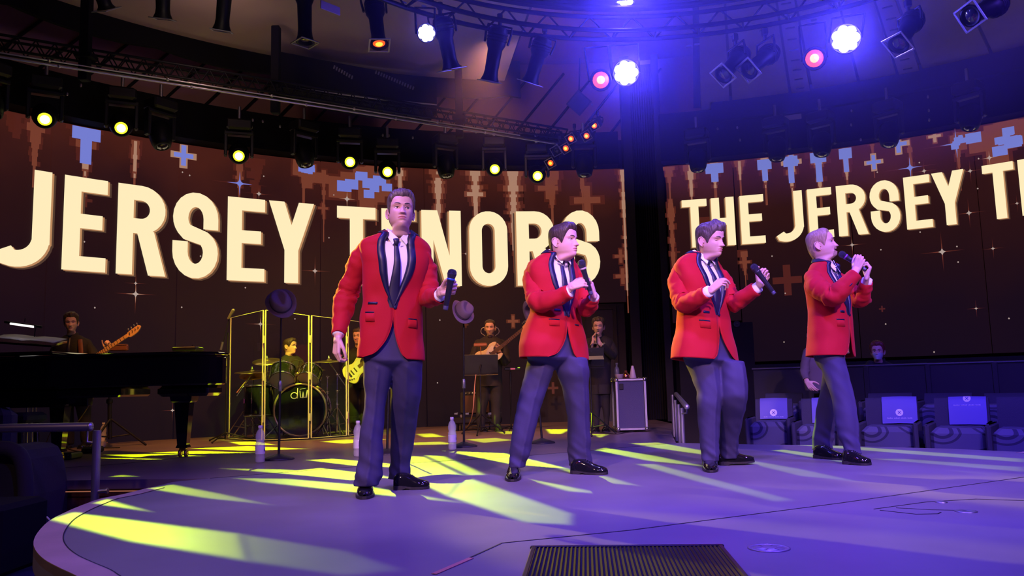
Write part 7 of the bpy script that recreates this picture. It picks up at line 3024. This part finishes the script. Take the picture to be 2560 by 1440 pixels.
# bass player behind the piano
musician(dict(label='bass player in black shirt and tie standing behind the piano', Y=10.6, yaw=.05, seed=2.2, tie=True,
    torso=[(838, 163, 200), (842, 156, 207), (850, 143, 220), (860, 138, 226), (880, 140, 224), (915, 142, 220), (960, 142, 220), (1000, 144, 222)],
    armR=dict(pts=[(147, 858, .02), (136, 885, .02), (132, 910, -.05), (150, 930, -.16), (175, 935, -.22)], hand=dict(d=(.9, -.2, -.2), n=(0, .9, -.3), curl=SOFT)),
    armL=dict(pts=[(217, 858, .02), (232, 885, .0), (240, 905, -.1), (254, 895, -.22), (264, 880, -.27)], hand=dict(d=(.35, .1, .9), n=(-.2, -.9, .1), curl=GRIP)),
    legs=[[(985, 143, 184), (1040, 148, 183), (1090, 156, 184), (1112, 158, 185)], [(985, 182, 224), (1040, 195, 227), (1090, 203, 229), (1112, 205, 230)]],
    head=(178, 807, -.05), hyaw=.42, hpitch=-.08, htilt=-.03, hscale=1.0, hair=HAIR_DK, face=Head(), closed=True, quiff=.012, thick=.020, side=.014, mess=.4, **small))
guitar('bass_guitar', 'bass guitar with pale headstock rising behind the piano', P(190, 925, 10.28), P(322, 838, 10.2) - P(190, 925, 10.28), (.05, -1, .15), (CREAMB, TORT, MAPLE, MAPLE), 1.0, True, True)
m_ = MB()
pth = [P(200, 848, 10.52), P(201, 860, 10.42), P(203, 885, 10.38), P(206, 905, 10.36)]
e = np.array([.03, 0, 0])
m_.loft([[p - e, p - e * .9 - [0, .006, 0], p + e * .9 - [0, .006, 0], p + e] for p in smooth_path(pth, 12)], False)
tag(m_.build('guitar_strap', mat('strap', (.16, .05, .03), .6), None, org=tuple(pth[0])), 'brown strap over the shoulder of the bass player', 'strap')
# drummer
musician(dict(label='drummer in black shirt turned to the right behind the drum kit', Y=12.7, yaw=.7, seed=3.1, foot=.6,
    torso=[(887, 714, 738), (891, 709, 745), (899, 703, 753), (910, 700, 757), (940, 702, 756), (975, 703, 754), (1010, 702, 756)],
    armR=dict(pts=[(708, 905, -.05), (704, 930, -.12), (710, 950, -.22), (726, 945, -.35), (740, 936, -.42)], hand=dict(d=(.8, -.3, .2), n=(0, .3, -.9), curl=GRIP)),
    armL=dict(pts=[(750, 905, .1), (760, 930, .05), (766, 950, -.1), (774, 945, -.25), (782, 936, -.3)], hand=dict(d=(.7, -.5, .2), n=(0, .3, -.9), curl=GRIP)),
    legs=[[(1000, 704, 735, 0), (1030, 705, 735, -.2), (1060, 706, 730, -.35), (1085, 707, 728, -.3)], [(1000, 728, 760, 0), (1030, 740, 768, -.2), (1060, 748, 770, -.3), (1085, 750, 770, -.25)]],
    head=(725, 866, -.03), hyaw=1.25, hpitch=.0, htilt=.05, hscale=1.0, hair=HAIR_DK, face=Head(), quiff=.010, thick=.014, side=.010, **small))
# guitarist
musician(dict(label='guitar player in dark jacket with wired earpieces behind the music stand', Y=12.1, yaw=-.05, seed=5.1,
    torso=[(841, 1211, 1239), (845, 1203, 1246), (851, 1194, 1256), (860, 1190, 1260), (885, 1190, 1259), (915, 1191, 1256), (950, 1190, 1254), (965, 1190, 1254)],
    armR=dict(pts=[(1196, 858, .02), (1186, 885, .02), (1183, 908, -.03), (1198, 906, -.16), (1212, 898, -.22)], hand=dict(d=(.8, -.1, -.5), n=(0, .9, -.3), curl=SOFT)),
    armL=dict(pts=[(1254, 858, .02), (1263, 885, .0), (1264, 905, -.08), (1255, 893, -.20), (1249, 882, -.26)], hand=dict(d=(-.25, .0, .95), n=(-.4, -.8, .1), curl=SOFT)),
    legs=[[(935, 1190, 1226), (980, 1190, 1224), (1030, 1190, 1216), (1066, 1193, 1213)], [(935, 1220, 1255), (980, 1225, 1256), (1030, 1228, 1252), (1066, 1230, 1250)]],
    head=(1225, 819, -.04), hyaw=-.08, hpitch=-.12, htilt=.0, hscale=1.0, hair=HAIR_DK, face=Head(), closed=True, thick=.004, side=.003, quiff=.002, mess=.2, stubble='full', cloth=mat('black jacket', (.018, .014, .016), .8), **small))
guitar('electric_guitar', 'electric guitar with cream body and long neck held by the guitar player', P(1222, 892, 11.78), P(1296, 832, 11.62) - P(1222, 892, 11.78), (.1, -1, .15), (CREAMB, mat('white guard', (.7, .65, .55), .3), MAPLE, ROSEW), .86, True)
for sx in (-1, 1):
    m_ = MB()
    m_.tube(smooth_path([P(1225 + sx * 14, 818, 12.05), P(1225 + sx * 21, 822, 12.08), P(1225 + sx * 22, 832, 12.12), P(1225 + sx * 12, 840, 12.16)], 16), .004, 6)
    tag(m_.build('earpiece_wire', PAPER, None, org=tuple(P(1225 + sx * 14, 818, 12.05))), 'pale earpiece wire curling at the %s of the guitar player' % ('left' if sx < 0 else 'right'), 'wire')
m_ = MB()
m_.box(P(1201, 862, 11.6), (.19, .05, .05), None, .012)
m_.box(P(1201, 858, 11.6), (.16, .055, .008), None, .002)
m_.rod(P(1201, 866, 11.6), P(1203, 890, 11.4), .006, 6)
tag(m_.build('stand_light', mat('copper stand lamp', (.45, .17, .06), .35, .6), None, org=tuple(P(1201, 862, 11.6))), 'copper coloured lamp clipped above the guitarist music stand', 'lamp')
# trumpet player
musician(dict(label='trumpet player dressed in black with wristwatch before the dark door', Y=11.3, yaw=-.25, seed=6.4, foot=-.2,
    torso=[(838, 1486, 1510), (842, 1478, 1517), (849, 1470, 1527), (858, 1467, 1531), (885, 1470, 1530), (920, 1474, 1526), (960, 1474, 1526), (985, 1474, 1526)],
    armR=dict(pts=[(1473, 855, .0), (1466, 878, -.06), (1468, 893, -.16), (1476, 880, -.28), (1481, 862, -.34)], r=[.055, .058, .052, .046, .036], hand=dict(d=(.1, .0, .95), n=(.8, -.3, .1), curl=SOFT)),
    armL=dict(pts=[(1524, 855, .0), (1533, 878, -.06), (1530, 888, -.16), (1514, 872, -.28), (1503, 862, -.34)], r=[.055, .058, .052, .046, .036], hand=dict(d=(-.6, -.1, .8), n=(-.5, .6, .1), curl=GRIP)),
    legs=[[(960, 1474, 1503), (1000, 1478, 1502), (1040, 1482, 1500), (1068, 1483, 1499)], [(960, 1499, 1527), (1000, 1502, 1525), (1040, 1508, 1524), (1068, 1509, 1523)]],
    head=(1496, 817, -.05), hyaw=-.20, hpitch=-.05, htilt=.04, hscale=.98, hair=HAIR_DK, face=Head(jaw=.9), closed=True, thick=.024, side=.018, quiff=.008, mess=.2, rise=.02, **small))
tpt = thing('trumpet', 'silver trumpet raised to the lips of the player at the back', 'trumpet', tuple(P(1490, 845, 10.85)))
SILV = mat('silvery brass', (.60, .50, .34), .2, 1.0)
mo, be = P(1494, 829, 11.12), P(1487, 868, 10.62)
d = nrm(be - mo)
L_ = np.linalg.norm(be - mo)
A = axes_z(d)
m_ = MB()
m_.revolve([(.010, 0), (.006, .02), (.006, L_ * .65), (.009, L_ * .78), (.020, L_ * .90), (.040, L_ * .98), (.060, L_), (.056, L_), (.018, L_ * .9)], mo, A, 18, cap=False)
m_.build('bell_tube', SILV, tpt)
m_ = MB()
u = A[1] if A[1][2] < 0 else -A[1]
m_.tube(smooth_path([mo + d * L_ * .15, mo + d * L_ * .12 + u * .05, mo + d * L_ * .3 + u * .075, mo + d * L_ * .62 + u * .075, mo + d * L_ * .70 + u * .04, mo + d * L_ * .66], 30), .006, 8)
m_.build('tuning_slide', SILV, tpt)
for k in range(3):
    m_ = MB()
    p = mo + d * (L_ * .38 + k * .028)
    m_.rod(p - u * .05, p + u * .09, .010, 10)
    m_.rod(p - u * .07, p - u * .05, .004, 6)
    m_.ball(p - u * .072, (.008, .008, .004), 8, 6)
    m_.build('valve', SILV, tpt)
m_ = MB()
m_.revolve([(.004, 0), (.012, -.004), (.013, -.014), (.009, -.016), (.005, .0)], mo, A, 12)
m_.build('mouthpiece', SILV, tpt)
m_ = MB()
m_.revolve([(.030, -.012), (.034, -.008), (.034, .008), (.030, .012)], P(1508, 862, 10.98), axes_z((-.7, .3, .7)), 16, cap=False)
m_.ball(P(1507, 861, 10.94), (.018, .018, .018), 10, 8)
tag(m_.build('wristwatch', mat('watch', (.55, .55, .40), .3, .8), None, org=tuple(P(1508, 862, 10.98))), 'pale wristwatch on the left wrist of the trumpet player', 'watch')
# second bass figure glimpsed past the shield, behind the tallest singer
musician(dict(label='dim musician half hidden between the shield and the tallest singer', Y=12.9, yaw=-.2, seed=8.2,
    torso=[(868, 884, 908), (872, 878, 914), (880, 870, 924), (892, 867, 928), (930, 869, 926), (970, 871, 924)],
    armR=dict(pts=[(874, 885, 0), (866, 905, -.03), (868, 925, -.12), (880, 930, -.25)], hand=dict(d=(.8, -.2, -.3), n=(0, .9, -.3), curl=SOFT)),
    legs=[[(950, 871, 900), (1020, 873, 898), (1072, 876, 896)], [(950, 898, 925), (1020, 900, 923), (1072, 902, 921)]],
    head=(896, 842, -.04), hyaw=-.2, hpitch=0, htilt=0, hscale=1.0, hair=HAIR_DK, face=Head(), quiff=.008, **small))
guitar('bass_guitar', 'cream bass guitar body showing right of the drum shield', P(890, 925, 12.5), (.75, -.05, .65), (-.1, -1, .1), (CREAMB, mat('white guard', (.7, .65, .55), .3), MAPLE, ROSEW), 1.0, True, True)
# onlookers among the seats at right
musician(dict(label='masked reddish haired onlooker sitting in the dark beyond the seats', Y=10.7, yaw=-.5, seed=9.9,
    torso=[(902, 2188, 2210), (906, 2180, 2218), (914, 2170, 2232), (935, 2166, 2236), (970, 2166, 2236)],
    armR=dict(pts=[(2176, 912, 0), (2168, 935, -.05), (2172, 950, -.15), (2190, 950, -.25)], hand=dict(d=(.8, -.2, 0), n=(0, .5, -.8), curl=SOFT)),
    head=(2194, 879, -.04), hyaw=-.5, hpitch=0, htilt=0, hscale=1.0, hair=HAIR_RED, face=Head(), thick=.02, side=.018, **small))
m_ = MB()
hd = Xf(P(2194, 879, 10.66), -.5, 0, 0, 1.0, P(2194, 910, 10.7), -.5)
fh = Head(nose=.6)
th = np.linspace(-1.15, 1.15, 22)
m_.loft([hd(fh.pos(th, np.full(22, z)) * np.array([1.05, 1.06, 1])) for z in np.linspace(.008, .088, 10)], False)
tag(m_.build('face_mask', mat('mask pale', (.55, .55, .62), .8), None, org=tuple(P(2194, 890, 10.6))), 'pale mask over mouth of the reddish haired onlooker', 'mask')
musician(dict(label='onlooker in pale sleeve almost hidden behind the fair singer', Y=9.9, yaw=-.3, seed=10.4, cloth=mat('taupe cloth', (.12, .09, .10), .85),
    torso=[(862, 2030, 2056), (867, 2022, 2064), (876, 2013, 2074), (900, 2012, 2080), (950, 2014, 2080), (975, 2016, 2080)],
    armR=dict(pts=[(2020, 880, 0), (2014, 905, -.03), (2012, 930, -.05), (2016, 950, -.14)], r=[.055, .052, .046, .040], hand=dict(d=(.3, -.6, -.7), n=(.6, .3, -.3), curl=SOFT)),
    head=(2036, 836, -.04), hyaw=-.3, hpitch=0, htilt=0, hscale=1.0, hair=HAIR_DK, face=Head(), **small))
